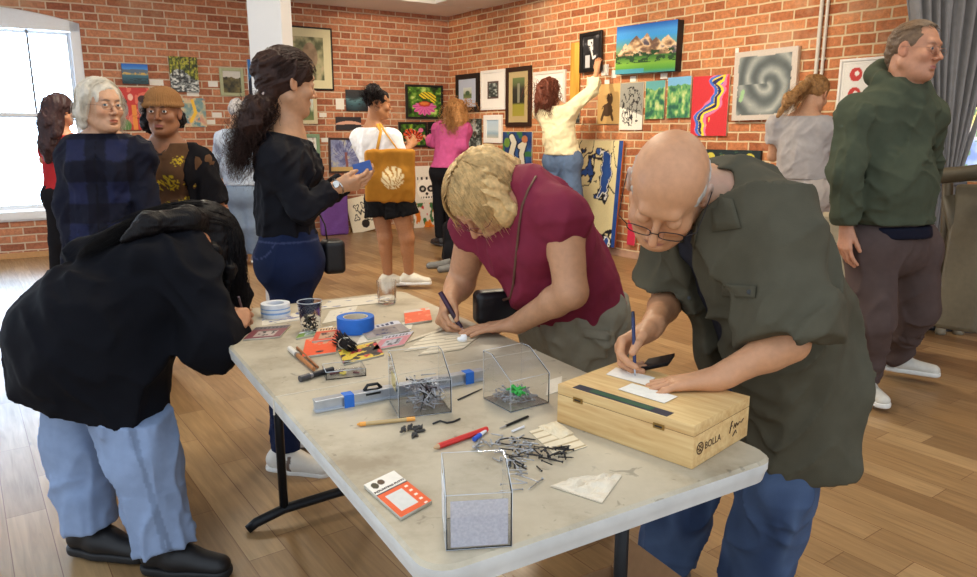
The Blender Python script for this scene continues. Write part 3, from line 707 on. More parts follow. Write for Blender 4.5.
# conduits on wall B
for px, r in ((820.5, .016), (826.5, .013)):
    p = onwall(px, 20, 'B', .025); g = G(); g.tube([A(p[0],p[1],.75), A(p[0],p[1],4.)], r, 10)
    for z in (1.15, 1.95, 2.6): g.box(A(p[0],p[1],z)+nB*-.010, (r*1.25,.010,.008), np.stack([dB,nB,A(0,0,1)],1))
    o = g.obj('conduit_pipe', mat('pipe_white', (205,200,190), .5), smooth=False, autos=40)
    tag(o, 'thicker left white vertical pipe on the brick wall' if r > .015 else 'thinner right white vertical pipe on the brick wall', 'pipe')
# ------------------------------------------------------------------ light
w = bpy.data.worlds.new('world'); C.world = w; w.use_nodes = True; bg = w.node_tree.nodes['Background']
bg.inputs[0].default_value = (.78,.88,1.0,1)
_n = w.node_tree.nodes; _l = w.node_tree.links; _tc = _n.new('ShaderNodeTexCoord'); _sx = _n.new('ShaderNodeSeparateXYZ'); _mr = _n.new('ShaderNodeMapRange'); _l.new(_tc.outputs['Generated'], _sx.inputs[0])
_l.new(_sx.outputs[1], _mr.inputs[0]); _mr.inputs[1].default_value = .2; _mr.inputs[2].default_value = .6; _mr.inputs[3].default_value = 1.25; _mr.inputs[4].default_value = 13.0; _l.new(_mr.outputs[0], bg.inputs[1])
_m2 = _n.new('ShaderNodeMix'); _m2.data_type = 'RGBA'; _r2 = _n.new('ShaderNodeMapRange'); _l.new(_sx.outputs[1], _r2.inputs[0]); _r2.inputs[1].default_value = .2; _r2.inputs[2].default_value = .6; _l.new(_r2.outputs[0], _m2.inputs[0]); _m2.inputs[6].default_value = (.78,.88,1,1); _m2.inputs[7].default_value = (.60,.79,1,1); _l.new(_m2.outputs[2], bg.inputs[0])
def area(name, loc, tgt, size, power, col, spread=None, sy=None):
    d = bpy.data.lights.new(name, 'AREA'); d.energy = power; d.color = col; d.size = size
    if sy: d.shape = 'RECTANGLE'; d.size_y = sy
    if spread: d.spread = spread
    o = bpy.data.objects.new(name, d); LINK(o); o.location = loc
    o.rotation_euler = (Vector(tgt)-Vector(loc)).to_track_quat('-Z','Y').to_euler(); return o
def spot(name, loc, tgt, power, col, ang=60, blend=.6, r=.06):
    d = bpy.data.lights.new(name, 'SPOT'); d.energy = power; d.color = col; d.spot_size = math.radians(ang); d.spot_blend = blend; d.shadow_soft_size = r
    o = bpy.data.objects.new(name, d); LINK(o); o.location = loc
    o.rotation_euler = (Vector(tgt)-Vector(loc)).to_track_quat('-Z','Y').to_euler(); return o
wc = COR+dA*(ua+ub)/2; wl = wc-nA*.6
0 and area('window_daylight', (wl[0], wl[1], 1.9), (wc[0]+nA[0]*4, wc[1]+nA[1]*4, .2), 1.7, 220, (.82,.92,1), sy=1.9)
WARM = (1.0,.80,.56)
for i, (x, y) in enumerate([(-.9,9.8),(.4,8.5),(1.7,7.0)]):
    pass
for x_, y_, e_ in ((-.3,3.2,32),(-2.6,6.0,60),(2.2,3.4,14),(.2,6.2,64)): area('added_fill_lamp', (x_, y_, 3.14), (x_, y_, 0), .6, e_, (1.0,.88,.68))  # unseen area lights added overhead to warm and brighten the room
tw = onwall(565, 75, 'B'); spot('track_lamp', (-.7,7.0,3.1), tuple(tw), 230, WARM, 62, .8)
tw = onwall(420, 110, 'A'); spot('track_lamp', (-1.4,7.3,3.1), tuple(tw), 210, WARM, 60, .8)
tw = onwall(700, 70, 'B'); spot('track_lamp', (.9,4.6,3.1), tuple(tw), 160, WARM, 70, .8)
# ------------------------------------------------------------------ the people
ONLY = None
def want(k): return True
def fabric(name, rgb=(128,128,128), rough=.85, attr=False, bump=.15, bs=420, var=.07, sheen=.0): return mat('cloth_'+name, rgb, rough, attr=attr, bump=bump, bscale=bs, var=var, vscale=25, sheen=sheen, spec=.18)
def vdir(*v): return nrm(A(*v))
HUM = {}
def hooded_girl():
    J = dict(neck=P(186,246,2.36), waist=P(134,300,2.26), pel=P(95,350,2.2), hipR=P(112,354,2.15), hipL=P(84,348,2.29),
             shR=P(188,272,2.24), shL=P(188,240,2.48), elR=P(214,338,2.2), wrR=P(241,318,2.33), elL=P(222,302,2.55), wrL=P(238,312,2.56),
             knR=P(143,454,2.11), anR=P(166,546,2.09), knL=P(82,452,2.24), anL=P(92,543,2.19), head=P(204,243,2.42), hf=(.52,.22,-.78), hu=(.70,.42,.58),
             toeR=(.95,-.12,0), toeL=(.9,-.2,0))
    hw = dict(R=dict(d=vdir(.75,.5,-.25), n=vdir(-.35,.6,-.65), curls=[(.75,.85,.35),(.95,.95,.5),(1.1,1.1,.6),(1.2,1.1,.6)], thumb=(.5,.35), sc=.95),
              L=dict(d=vdir(.9,-.1,-.2), n=vdir(0,0,-1), curl=(.15,.2,.1)))
    H_ = Hum(J, 1.02, 1.0, True, (196,140,112), brow=(40,28,24), hand=hw, leg=1.08, drop=0)
    H_.fit_pen('R', P(246,323,2.34)*A(1,1,0)+A(0,0,.747), (-.1,-.2,.6))
    H_.build('person in black hoodie and light blue jeans bending over the left side of the table', hands='RL', hh=.003, hf=.004)
    # jacket
    s = S(); H_.torso(s, .022)
    s.ell(P(96,346,2.2), A(.215,.21,.19), k=.08)
    s.cone(P(105,318,2.2), P(172,280,2.30), .19, .12, k=.06); s.cone(P(130,350,2.2), P(165,330,2.26), .13, .08, k=.06)
    s.cone(P(85,385,2.2), P(128,388,2.22), .15, .13, k=.05)
    s.cone(P(68,342,2.2), P(68,385,2.2), .163, .155, k=.05)
    for q in 'RL': H_.arm_(s, q, .030, 1.93, .012, elbow=.022)
    s.cone(J['elR'], J['elR']+(J['wrR']-J['elR'])*.3, .085, .07, k=.04)
    # hood lying on the back
    s.cone(P(180,240,2.42), P(128,240,2.3), .045, .05, k=.03); s.cone(P(128,240,2.3), P(82,256,2.24), .05, .04, k=.03)
    s.cone(P(186,258,2.26), P(140,258,2.18), .04, .05, k=.03); s.cone(P(140,258,2.18), P(95,262,2.2), .05, .04, k=.03)
    c = J['head']; s.ell(c+A(0.02,0,-.02), A(.11,.11,.13), k=.02, op='-')
    a, b, c2 = P(8,372,2.2), P(70,404,2.1), P(172,404,2.2)
    n = nrm(np.cross(b-a, c2-a)); n = n if n[2] < 0 else -n
    g1 = vdir(.5,.2,.6)
    s.disp = lambda p: .026*(folds(p, g1, 7, 2.5, 3)-.4)+.012*(folds(p, A(.7,0,-.7), 15, 4, 8)-.4)+.003*(noise(p*40, 2)-.5)
    hem = (a*.3+b*.7-n*.012, -n)
    s.cone(J['hipR'], J['hipR']-A(0,0,.3), .145, .15, k=.05)
    s.L.append(s.L.pop(-2)) if False else None; s.plane(a*.3+b*.7, n)
    H_.part('hoodie', s, .008, fabric('black_fleece', (13,14,20), .9))
    s = S(); sk = J['wrR']; 
    # jeans
    s = S(); s.k = .03
    for q, tw in (('R', .0), ('L', 0)):
        H_.leg_(s, q, .022, .022, .092, 1.98, thigh=.012)
    s.plane(*hem)
    s.disp = lambda p: .016*(folds(p, A(.1,0,1), 13, 3, 11)-.5)+.010*(folds(p, A(1,.3,.3), 16, 3, 4)-.5)*(p[:,2] < .3)
    jc = lin((138,156,186)); jd = lin((108,128,160))
    axs = [(J['hipR'], J['knR']), (J['knR'], J['anR'])]
    def jcol(p):
        n1 = noise(p*A(7,7,3), 4); c = jc*(1-n1[:,None]*.35)+jd*(n1[:,None]*.35)
        seam = np.zeros(len(p), bool)
        for a_, b_ in axs:
            ab = b_-a_; t = np.clip((p-a_)@ab/(ab@ab), 0, 1); q = p-a_-t[:,None]*ab; sd = nrm(A(.42,-.9,0)); sn = np.cross(nrm(ab), sd)
            seam |= (np.abs(q@sn) < .006) & (q@sd > 0)
        c = c.copy(); c[seam] *= .72; return c
    H_.part('jeans', s, .007, fabric('denim_attr', (120,140,170), .9, True, .3, 500), jcol)
    for q in 'RL': H_.shoe(q, (16,15,17), (22,22,24), L_=.27)
    # long black hair
    def start(rg): return A(rg.normal(0,.6), rg.normal(-.25,.5), abs(rg.normal(.8,.4)))
    def coll(p):
        return p
    def flow(u, R, rg): return R@nrm(A(u[0]*2.0, .3, -.2))
    fb = lambda p, t: nrm(A(-1.0,-.35,.25))*1.1*(p[0] < J['head'][0]-.01)+nrm(A(.2,-.1,-1))*.4
    s = S(); hc = J['head']; R = H_.R
    s.ell(hc+R@A(0,-.022,.04), A(.086,.106,.092), R); s.ell(hc+R@A(0,.125,-.05), A(.05,.05,.08), R, k=.015, op='-'); s.ell(hc+R@A(.07,.02,-.02), A(.03,.07,.08), R, k=.02)
    s.chain([hc+R@A(.03,-.05,.04), P(188,220,2.30), P(150,224,2.22), P(124,240,2.16)], [.05,.040,.034,.012], k=.03)
    s.chain([hc+R@A(.0,-.06,.0), P(185,222,2.38), P(160,226,2.32)], [.06,.045,.02], k=.03)
    s.chain([P(222,246,2.42), P(230,270,2.38), P(224,304,2.36)], [.026,.020,.008], k=.02)
    s.chain([P(214,250,2.32), P(214,280,2.31), P(212,302,2.3)], [.022,.012,.005], k=.02)
    s.disp = hair_disp(.006, vdir(-.8,-.1,.25), 80, 5, 2)
    st1 = strands(900, hc, R, 1, lambda rg: A(rg.normal(0,.5), -.3+rg.normal(0,.4), .7), .42, 3, .3, .0014, attract=lambda p, t: nrm(P(60,268,2.08)-p)*1.0+A(0,0,.25), steps=14, flow=lambda u, R_, rg: nrm(A(-.8,-.1,.4)))
    st2 = strands(300, hc, R, 1, lambda rg: A(rg.normal(.0,.7), .25+rg.normal(0,.3), .8), .27, 5, 1.6, .0013, steps=14, flow=flow, curl=.004, cfreq=9)
    join_hair(H_, 'hair', hair_mat('black', (13,10,12), .5), s, .006, [st1, st2])
    HUM['girl'] = H_
def bob_woman():     # grey-haired woman in a navy plaid jacket
    J = dict(neck=P(102,136,3.5), waist=P(106,212,3.5), pel=P(106,250,3.5), hipR=P(92,262,3.48), hipL=P(122,262,3.52),
             shR=P(73,152,3.47), shL=P(137,150,3.53), elR=P(68,208,3.45), wrR=P(80,252,3.4), elL=P(148,208,3.5), wrL=P(140,252,3.42),
             knR=P(92,352,3.48), knL=P(122,352,3.52), anR=P(91,425,3.5), anL=P(123,425,3.54), head=P(102,106,3.46), hf=(.84,-.54,-.02), hu=(.03,0,1),
             toeR=(.0,-1,0), toeL=(.2,-1,0))
    H_ = Hum(J, .97, .97, True, (208,160,140), brow=(130,110,95), bust=.8)
    H_.build('person with chin-length silver hair and navy plaid jacket, looking sideways', hf=.0028, h=.011, hh=.006)
    H_.eyes((90,110,120), (.4,1,0)); H_.glasses((130,100,90), .022, .014, .0008)
    s = S(); H_.torso(s, .022)
    for q in 'RL': H_.arm_(s, q, .014, 1.95, .006)
    s.cone(J['waist'], J['pel']-A(0,0,.03), .15, .165, flat=1.3, ax=H_.fw, k=.04)
    s.plane(J['neck']+A(0,0,.012), (0,0,1)); s.plane(J['pel']-A(0,0,.1), (0,0,-1))
    # collar
    s.chain([J['neck']+H_.R@A(0,0,0)*0+H_.rt*.058+A(0,0,-.0), J['neck']+H_.fw*.065-A(0,0,.02), J['neck']-H_.rt*.058], [.017,.016,.017], k=.01)
    s.disp = cloth_disp(.012, A(.1,0,1), 15, 4, 21)
    c0, c1, c2 = lin((26,28,42)), lin((36,40,68)), lin((20,20,32))
    def plaid(p):
        u = (p-J['neck'])@H_.rt; z = p[:,2]; a = (np.floor(u/.085+.5).astype(int) % 2); b = (np.floor(z/.095).astype(int) % 2)
        col = np.where((a & b)[:,None] > 0, c1, np.where(((a | b) > 0)[:,None], c0, c2)); arm = np.abs(u) > .155; col[arm] = lin((24,26,40)); 
        f = ((p-J['neck'])@H_.fw > 0) & (np.abs(u) < .004); col[f] = lin((20,20,28)); return col
    H_.part('jacket', s, .009, fabric('navy_attr', attr=True), plaid)
    s = S(); s.k = .03
    for q in 'RL': H_.leg_(s, q, .015, .01, .06, 1.97)
    s.cone(J['hipR'], J['hipL'], .12, .12, k=.05); s.disp = cloth_disp(.008, A(0,0,1), 14, 4, 2)
    H_.part('trousers', s, .012, fabric('charcoal', (36,38,48)))
    for q in 'RL': H_.shoe(q, (30,30,34), (40,40,42), h=.009)
    s = S(); hc, R = J['head'], H_.R
    s.ell(hc+R@A(0,-.024,.040), A(.085,.102,.090), R)
    for sx in (-1, 1):
        s.chain([hc+R@A(sx*.058,-.015,.05), hc+R@A(sx*.080,-.025,-.03), hc+R@A(sx*.080,-.03,-.09)], [.035,.028,.016], k=.03)
    s.chain([hc+R@A(0,-.08,.04), hc+R@A(0,-.1,-.04), hc+R@A(0,-.09,-.1)], [.06,.055,.03], k=.04)
    s.ell(hc+R@A(0,.095,-.030), A(.066,.070,.118), R, k=.012, op='-')
    s.ell(hc+R@A(0,.04,-.115), A(.055,.07,.05), R, k=.012, op='-')
    s.disp = hair_disp(.010, A(0,0,1), 60, 6, 5)
    def fl(u, R_, rg): return R_@nrm(A((1 if u[0] > -.2 else -1)*1.0, -.15, .1))
    stn = strands(900, hc, R, .97, lambda rg: A(-.15+rg.normal(0,.45), -.3+rg.normal(0,.4), .9), .21, 8, .9, .0012, cap=1.12, steps=12, flow=fl)
    V, F = stn
    q = (V-hc)@R; bad = (q[:,1] > .045) & (np.abs(q[:,0]) < .066) & (q[:,2] < .085); F = F[~bad[F].any(1)]
    join_hair(H_, 'hair', hair_mat('silver', (214,206,190), .45, .12), s, .005, [(V, F)])
    HUM['bob'] = H_
def beanie_woman():
    J = dict(neck=P(166,143,3.78), waist=P(176,214,3.78), pel=P(174,250,3.78), hipR=P(158,262,3.76), hipL=P(184,262,3.8),
             shR=P(141,160,3.78), shL=P(197,159,3.80), elR=P(137,208,3.74), wrR=P(150,250,3.66), elL=P(216,206,3.78), wrL=P(224,246,3.7),
             knR=P(150,345,3.78), knL=P(173,345,3.8), anR=P(142,412,3.8), anL=P(164,412,3.84), head=P(163,113,3.74), hf=(.12,-.99,.02), hu=(0,0,1),
             toeR=(-.1,-1,0), toeL=(.2,-1,0))
    J = {k: (v if k in ('hf','hu','toeR','toeL') else A(0,0,CH)+(v-A(0,0,CH))*1.05) for k, v in J.items()}
    H_ = Hum(J, 1.04, 1.0, True, (150,100,76), lip=(150,84,76), brow=(36,26,22), bust=.95)
    H_.build('person in tan knit beanie with brown printed top under a black cardigan', hf=.0028, h=.011, hh=.006)
    H_.eyes((40,28,22), (0,1,0))
    s = S(); H_.torso(s, .016)
    s.plane(J['pel']-A(0,0,.12), (0,0,-1))
    V_ = J['neck']+H_.fw*.1
    s.cone(V_+A(0,0,.05)-H_.rt*.04, V_-A(0,0,.06), .045, .02, k=.01, op='-'); s.cone(V_+A(0,0,.05)+H_.rt*.04, V_-A(0,0,.06), .045, .02, k=.01, op='-')
    s.plane(J['neck']-A(0,0,.0), (0,0,1)); s.disp = cloth_disp(.010, A(.1,0,1), 15, 4, 31)
    bc, yc = lin((88,62,42)), lin((196,168,40))
    def pr(p):
        u = (p-J['neck'])@H_.rt; z = p[:,2]-J['neck'][2]; col = np.tile(bc, (len(p), 1)); f = (p-J['neck'])@H_.fw > 0
        for cx, cz, r_, sd in ((-.04,-.20,.055,1),(.06,-.22,.06,2),(-.09,-.09,.035,3),(-.10,-.30,.04,4),(.08,-.34,.045,5),(-.02,-.33,.04,6),(-.13,-.21,.03,7)):
            d = np.hypot(u-cx, (z-cz)*1.2); an = np.arctan2(z-cz, u-cx); rr = r_*(.55+.45*np.abs(np.sin(an*3.5+sd)))
            m = f & (d < rr) & (((d*170+np.sin(an*7)*1.1).astype(int) % 2) == 0); col[m] = yc
        return col
    H_.part('blouse', s, .008, fabric('print_attr', attr=True), pr)
    s = S(); H_.torso(s, .022)
    for q in 'RL': H_.arm_(s, q, .016, 1.0 if q == 'L' else 1.9, .02)
    s.plane(J['pel']-A(0,0,.16), (0,0,-1)); s.plane(J['neck']+A(0,0,.004), (0,0,1))
    cc = J['waist']+H_.fw*.2
    s.box(cc+H_.rt*.025+A(0,0,-.05), A(.15,.2,.6), np.stack([H_.rt, H_.fw, A(0,0,1.)], 1), k=.01, op='-')
    s.disp = cloth_disp(.012, A(.15,0,1), 12, 4, 33)
    H_.part('cardigan', s, .009, fabric('black_knit', (20,19,23), .95))
    s = S(); s.k = .03
    for q in 'RL': H_.leg_(s, q, .02, .02, .07, 1.97)
    s.cone(J['hipR'], J['hipL'], .13, .13, k=.05)
    H_.part('trousers', s, .012, fabric('black_cotton', (24,24,28)))
    for q in 'RL': H_.shoe(q, (30,30,34), (40,40,42), h=.009)
    hc, R = J['head'], H_.R; s = S(); s.ell(hc+R@A(0,-.02,.058), A(.091,.108,.080), R)
    s.chain([hc+R@A(x, y, .038+.0*x) for x, y in [(.09*math.sin(a), .104*math.cos(a)-.02) for a in np.linspace(-3.14,3.14,17)]], [.012]*17, k=.008)
    s.plane(hc+R@A(0,0,.026), R@nrm(A(0,-.25,-1))); s.disp = lambda p: .0025*np.sin(np.arctan2(*(((p-hc)@R)[:,:2].T))*46)
    H_.part('beanie', s, .0045, fabric('tan_knit', (150,108,68), .95, bump=.4, bs=300))
    s = S(); s.ell(hc+R@A(.085,-.05,-.045), A(.048,.05,.06), R); s.ell(hc+R@A(.02,-.08,-.04), A(.07,.04,.05), R, k=.02); s.ell(hc+R@A(-.07,-.05,-.03), A(.03,.04,.05), R)
    s.disp = lambda p: .016*(noise(p*70, 3)-.5)
    stn = strands(260, hc, R, 1, lambda rg: A(1+rg.normal(0,.3), -.5+rg.normal(0,.4), -.3+rg.normal(0,.5)), .09, 8, .4, .0014, cap=1.2, steps=10, curl=.006, cfreq=30)
    join_hair(H_, 'hair', hair_mat('coily_black', (20,16,18), .5), s, .006, [stn])
    g = G(); o = J['neck']+H_.fw*.088+A(0,0,-.02)
    g.tube([J['neck']+H_.rt*x+H_.fw*y+A(0,0,z) for x, y, z in ((-.06,0,.01),(-.05,.07,-.01),(0,.105,-.06),(.05,.07,-.01),(.06,0,.01))], .004, 6)
    g.box(J['neck']+H_.fw*.118+A(0,0,-.075), (.018,.004,.024), np.stack([H_.rt, H_.fw, A(0,0,1.)], 1), bev=.002)
    g.obj('necklace', mat('leather_dark', (48,34,28), .5), H_.root)
def ponytail_woman():
    J = dict(neck=P(285,132,2.93), waist=P(284,212,2.93), pel=P(290,252,2.95), hipR=P(293,262,2.87), hipL=P(290,260,3.04),
             shR=P(277,152,2.80), shL=P(296,148,3.06), elR=P(303,212,2.78), wrR=P(337,187,2.88), elL=P(318,200,3.16), wrL=P(346,182,3.05),
             knR=P(287,365,2.85), knL=P(298,355,3.03), anR=P(285,452,2.82), anL=P(302,436,3.04), head=P(289,83,2.93), hf=(.80,.58,-.16), hu=(.1,.05,1),
             toeR=(.92,-.25,0), toeL=(.9,.2,0))
    hw = dict(R=dict(d=vdir(.9,.15,.15), n=vdir(-.1,.7,.6), curls=[(.35,.5,.3)]*4, thumb=(.4,.3)), L=dict(d=vdir(.8,-.25,.1), n=vdir(0,-.6,.7), curls=[(.4,.5,.3)]*4))
    H_ = Hum(J, .92, 1., True, (200,150,124), brow=(50,35,30), hand=hw, leg=1.0, bust=.85)
    H_.build('person in black long-sleeved top and dark jeans with a curly ponytail, seen from behind', hf=.0035, hh=.003, h=.009)
    s = S(); H_.torso(s, .012); s.plane(J['pel']+A(0,0,.075), (0,0,-1)); s.plane(J['neck']+A(0,0,-.012), (.2,.1,1))
    for q in 'RL': H_.arm_(s, q, .011, 1.86, .004)
    s.disp = cloth_disp(.009, A(.3,0,.9), 16, 5, 41)
    H_.part('top', s, .007, fabric('black_jersey', (20,20,26), .8))
    s = S(); s.k = .03
    for q in 'RL': H_.leg_(s, q, .010, .012, .058, 1.96)
    s.cone(J['waist']*.25+J['pel']*.75, J['pel'], .145, .155, flat=1.25, ax=H_.fp, k=.03); s.cone(J['hipR'], J['hipL'], .118, .118, k=.05)
    for q in 'RL': s.ell(J['hip'+q]-H_.fp*.045-A(0,0,.0), A(.10,.10,.11), k=.05)
    s.plane(J['pel']+A(0,0,.10), (0,0,1)); s.disp = lambda p: .006*(folds(p, A(.6,0,1), 14, 4, 12)-.5)+.010*(folds(p, A(1,.2,.1), 22, 3, 14)-.5)*(p[:,2] < .25)
    dn, ds = lin((26,36,66)), lin((58,66,96))
    def jc(p):
        col = np.tile(dn, (len(p), 1))*(1+.25*(noise(p*9, 1)-.5))[:,None]
        q = p-(J['pel']+A(0,0,0)); u = q@A(.95,-.3,0); z = p[:,2]-J['pel'][2]
        m = (np.abs(z-.062) < .003) | ((np.abs(np.hypot(u+.03, z-.075)-.075) < .003) & (z < .06)); col[m] = ds; return col
    H_.part('jeans', s, .007, fabric('dark_denim_attr', attr=True, bump=.3, bs=500), jc)
    H_.shoe('R', (226,222,212), (232,230,224), accent=(110,90,78)); H_.shoe('L', (226,222,212), (232,230,224), h=.007)
    hc, R = J['head'], H_.R; s = S()
    s.ell(hc+R@A(0,-.022,.036), A(.086,.108,.094), R); s.ell(hc+R@A(0,.105,-.03), A(.075,.075,.10), R, k=.012, op='-')
    s.ell(hc+R@A(0,.02,-.12), A(.08,.07,.08), R, k=.012, op='-')
    tie = P(268,98,2.84)
    s.cone(hc+R@A(0,-.08,.02), tie, .06, .028, k=.04)
    s.chain([tie, P(256,108,2.8), P(250,124,2.78), P(252,138,2.78)], [.026,.040,.036,.015], k=.03)
    s.disp = lambda p: .016*(folds(p, A(.8,.2,.5), 34, 9, 2)-.4)
    st1 = strands(700, hc, R, 1, lambda rg: A(rg.normal(0,.5), rg.normal(-.1,.5), .8+rg.normal(0,.3)), .2, 13, .0, .0013, attract=lambda p, t: nrm(tie-p)*1.6, steps=12, flow=lambda u, R_, rg: R_@nrm(A(0,-1,.2)), cap=1.14, curl=.0025, cfreq=14)
    rg = np.random.RandomState(4); V, F = [], []; n0 = 0
    hm = hair_mat('dark_brown', (54,36,30), .5)
    V2, F2 = strands(1300, tie-R@A(0,-.012,.034), np.eye(3), .38, lambda rg: A(rg.normal(-.5,.7), rg.normal(-.3,.6), rg.normal(0,.7)), .27, 17, .45, .0012, steps=24, attract=lambda p, t: A(-.38,-.05,-.35)*(1-t)*1.5, flow=lambda u, R_, rg: nrm(A(-.8,-.2,-.1)+rg.randn(3)*.6), cap=1, curl=.015, cfreq=13, jit=.5)
    join_hair(H_, 'hair', hm, s, .006, [st1, (V2, F2)])
    g = G(); g.tube([tie+A(.030*math.cos(a)*.3, .033*math.cos(a), .033*math.sin(a)) for a in np.linspace(0,6.283,17)], .006, 6); g.obj('hair_tie', mat('tie_pale', (200,180,170), .6), H_.root, smooth=True)
    w = J['wrR']; d = nrm(w-J['elR']); x = nrm(np.cross(d, A(0,0,1))); y = np.cross(d, x); w = w+d*.005
    g = G(); g.tube([w+(x*math.cos(a)*1.0+y*math.sin(a))*.031 for a in np.linspace(0,6.283,25)], .004, 6); g.lathe(w-x*.0-A(0,.033,0)+A(0,0,.01), [(0,-.004),(.014,-.004),(.014,.003),(0,.003)], 16, (-.2,-1,.3))
    g.obj('bracelet', mat('silver', (200,196,188), .25, .9), H_.root, smooth=False)
    c = (H_.tips['R'][0][0]+H_.tips['R'][1])/2+A(.0,-.004,.006)
    g = G(); g.box(c, (.036,.0045,.02), frame((.9,.1,.25),(0,0,1)), bev=.002); o = g.obj('folded_card', mat('blue_card', (58,92,160), .5)); tag(o, 'small blue folded card held by the ponytailed person', 'card')
    
def tote_girl():
    Y = 6.4
    J = dict(neck=P(373,127,Y), waist=P(378,172,Y), pel=P(387,192,Y), hipR=P(398,199,Y-.06), hipL=P(379,199,Y+.06), shR=P(391,136,Y-.12), shL=P(360,136,Y+.08),
             elR=P(398,161,Y-.15), wrR=P(410,146,Y+.05), elL=P(372,165,Y+.2), wrL=P(392,152,Y+.3), knR=P(407,238,Y-.06), anR=P(409,275,Y-.02), knL=P(385,238,Y+.04), anL=P(388,276,Y+.06),
             head=P(379,104,Y), hf=(.93,.33,-.12), hu=(.05,0,1), toeR=(1,.02,0), toeL=(1,.1,0))
    H_ = Hum(J, 1.0, 1.0, True, (176,122,92), brow=(30,22,20), leg=1.12, arm=1.08)
    H_.build('person in white tee and black shorts with a mustard tote bag', hf=.005, hh=.006, h=.011)
    s = S(); H_.torso(s, .022); s.plane(J['pel']+A(0,0,-.02), (0,0,-1)); s.plane(J['neck']+A(0,0,-.005), (0,0,1))
    for q in 'RL': H_.arm_(s, q, .02, .62, .025)
    s.disp = cloth_disp(.008, A(.3,0,.9), 14, 4, 51); H_.part('t_shirt', s, .010, fabric('white_cotton', (226,226,228)))
    s = S(); s.k = .03
    for q in 'RL': H_.leg_(s, q, .028, 0, .035, .42)
    s.cone(J['pel'], (J['hipR']+J['hipL'])/2, .15, .13, flat=1.1, ax=H_.fp, k=.05); s.disp = cloth_disp(.01, A(0,0,1), 18, 5, 5)
    H_.part('shorts', s, .010, fabric('black_shorts', (14,14,17)))
    for q in 'RL': H_.shoe(q, (224,218,200), (232,228,214), L_=.26, h=.008)
    hc, R = J['head'], H_.R; s = S(); s.ell(hc+R@A(0,-.022,.04), A(.083,.104,.088), R); s.ell(hc+R@A(0,.1,-.03), A(.075,.065,.10), R, k=.012, op='-'); s.ell(hc+R@A(0,.02,-.12), A(.07,.07,.08), R, k=.012, op='-')
    s.ell(P(373,94,Y-.03), A(.075,.075,.085)); s.disp = lambda p: .03*(noise(p*28, 3)-.5)+.012*(noise(p*60, 3)-.5)
    stn = strands(250, P(373,94,Y-.03)-A(0,0,.034), np.eye(3), .75, lambda rg: rg.randn(3), .10, 8, .3, .0025, cap=1.0, steps=10, curl=.012, cfreq=20)
    join_hair(H_, 'hair', hair_mat('black_curly', (24,17,18), .5), s, .008, [stn])
    # tote bag
    bl = P(390,176,Y-.32); R_ = frame((.97,.22,-.04), (.0,.05,1)); R_ = np.stack([R_[:,0], nrm(np.cross(A(0,0,1.), R_[:,0])), A(0,0,1.)], 1)
    root = empty('tote_bag', (bl[0], bl[1], bl[2]-.22), 'mustard canvas tote bag with a pale round print on a shoulder', 'bag')
    s = S(); s.box(bl, A(.205,.045,.215), R_, rr=.03); s.ell(bl+A(0,0,-.05), A(.19,.075,.14), R_, k=.05); s.disp = lambda p: .016*(folds(p, A(.1,0,1), 9, 3, 6)-.5)+.006*(noise(p*22, 3)-.5)
    V, F = nets(s, .010); q = (V-bl)@R_; m_, w_ = lin((170,116,40)), lin((232,214,170)); col = np.tile(m_, (len(V), 1))
    d = np.hypot(q[:,0]-.015, q[:,2]+.01); an = np.arctan2(q[:,2]+.10, q[:,0]-.015)
    pr = (d < .092) & (((an*9.5+.6*np.sin(d*60)).astype(int) % 3) > 0) & (q[:,1]*np.sign((V-bl)[0]@R_[:,1] or 1) != 9); side = R_[:,1]@A(0,-1,0)
    pr &= (q[:,1]*side > 0); col[pr] = w_
    mesh_np('bag_body', V, F, fabric('mustard_canvas_attr', attr=True, bump=.3, bs=300), root, col)
    g = G(); sh = J['shR']+A(-.10,-.03,.04)
    sh = P(379,124,Y-.17)
    for dx in (-1, 1):
        g.tube([bl+R_@A(dx*.09-.01,-.02*side*0,.20), (bl+R_@A(dx*.03-.02,0,.3)+sh)/2, sh+A(dx*.012,0,0), sh+A(.0,.1,-.005), J['shR']+A(-.03,.14,-.12)], .014, 6, flat=.25)
    g.obj('strap', fabric('mustard_strap', (200,146,58)), root, smooth=True)
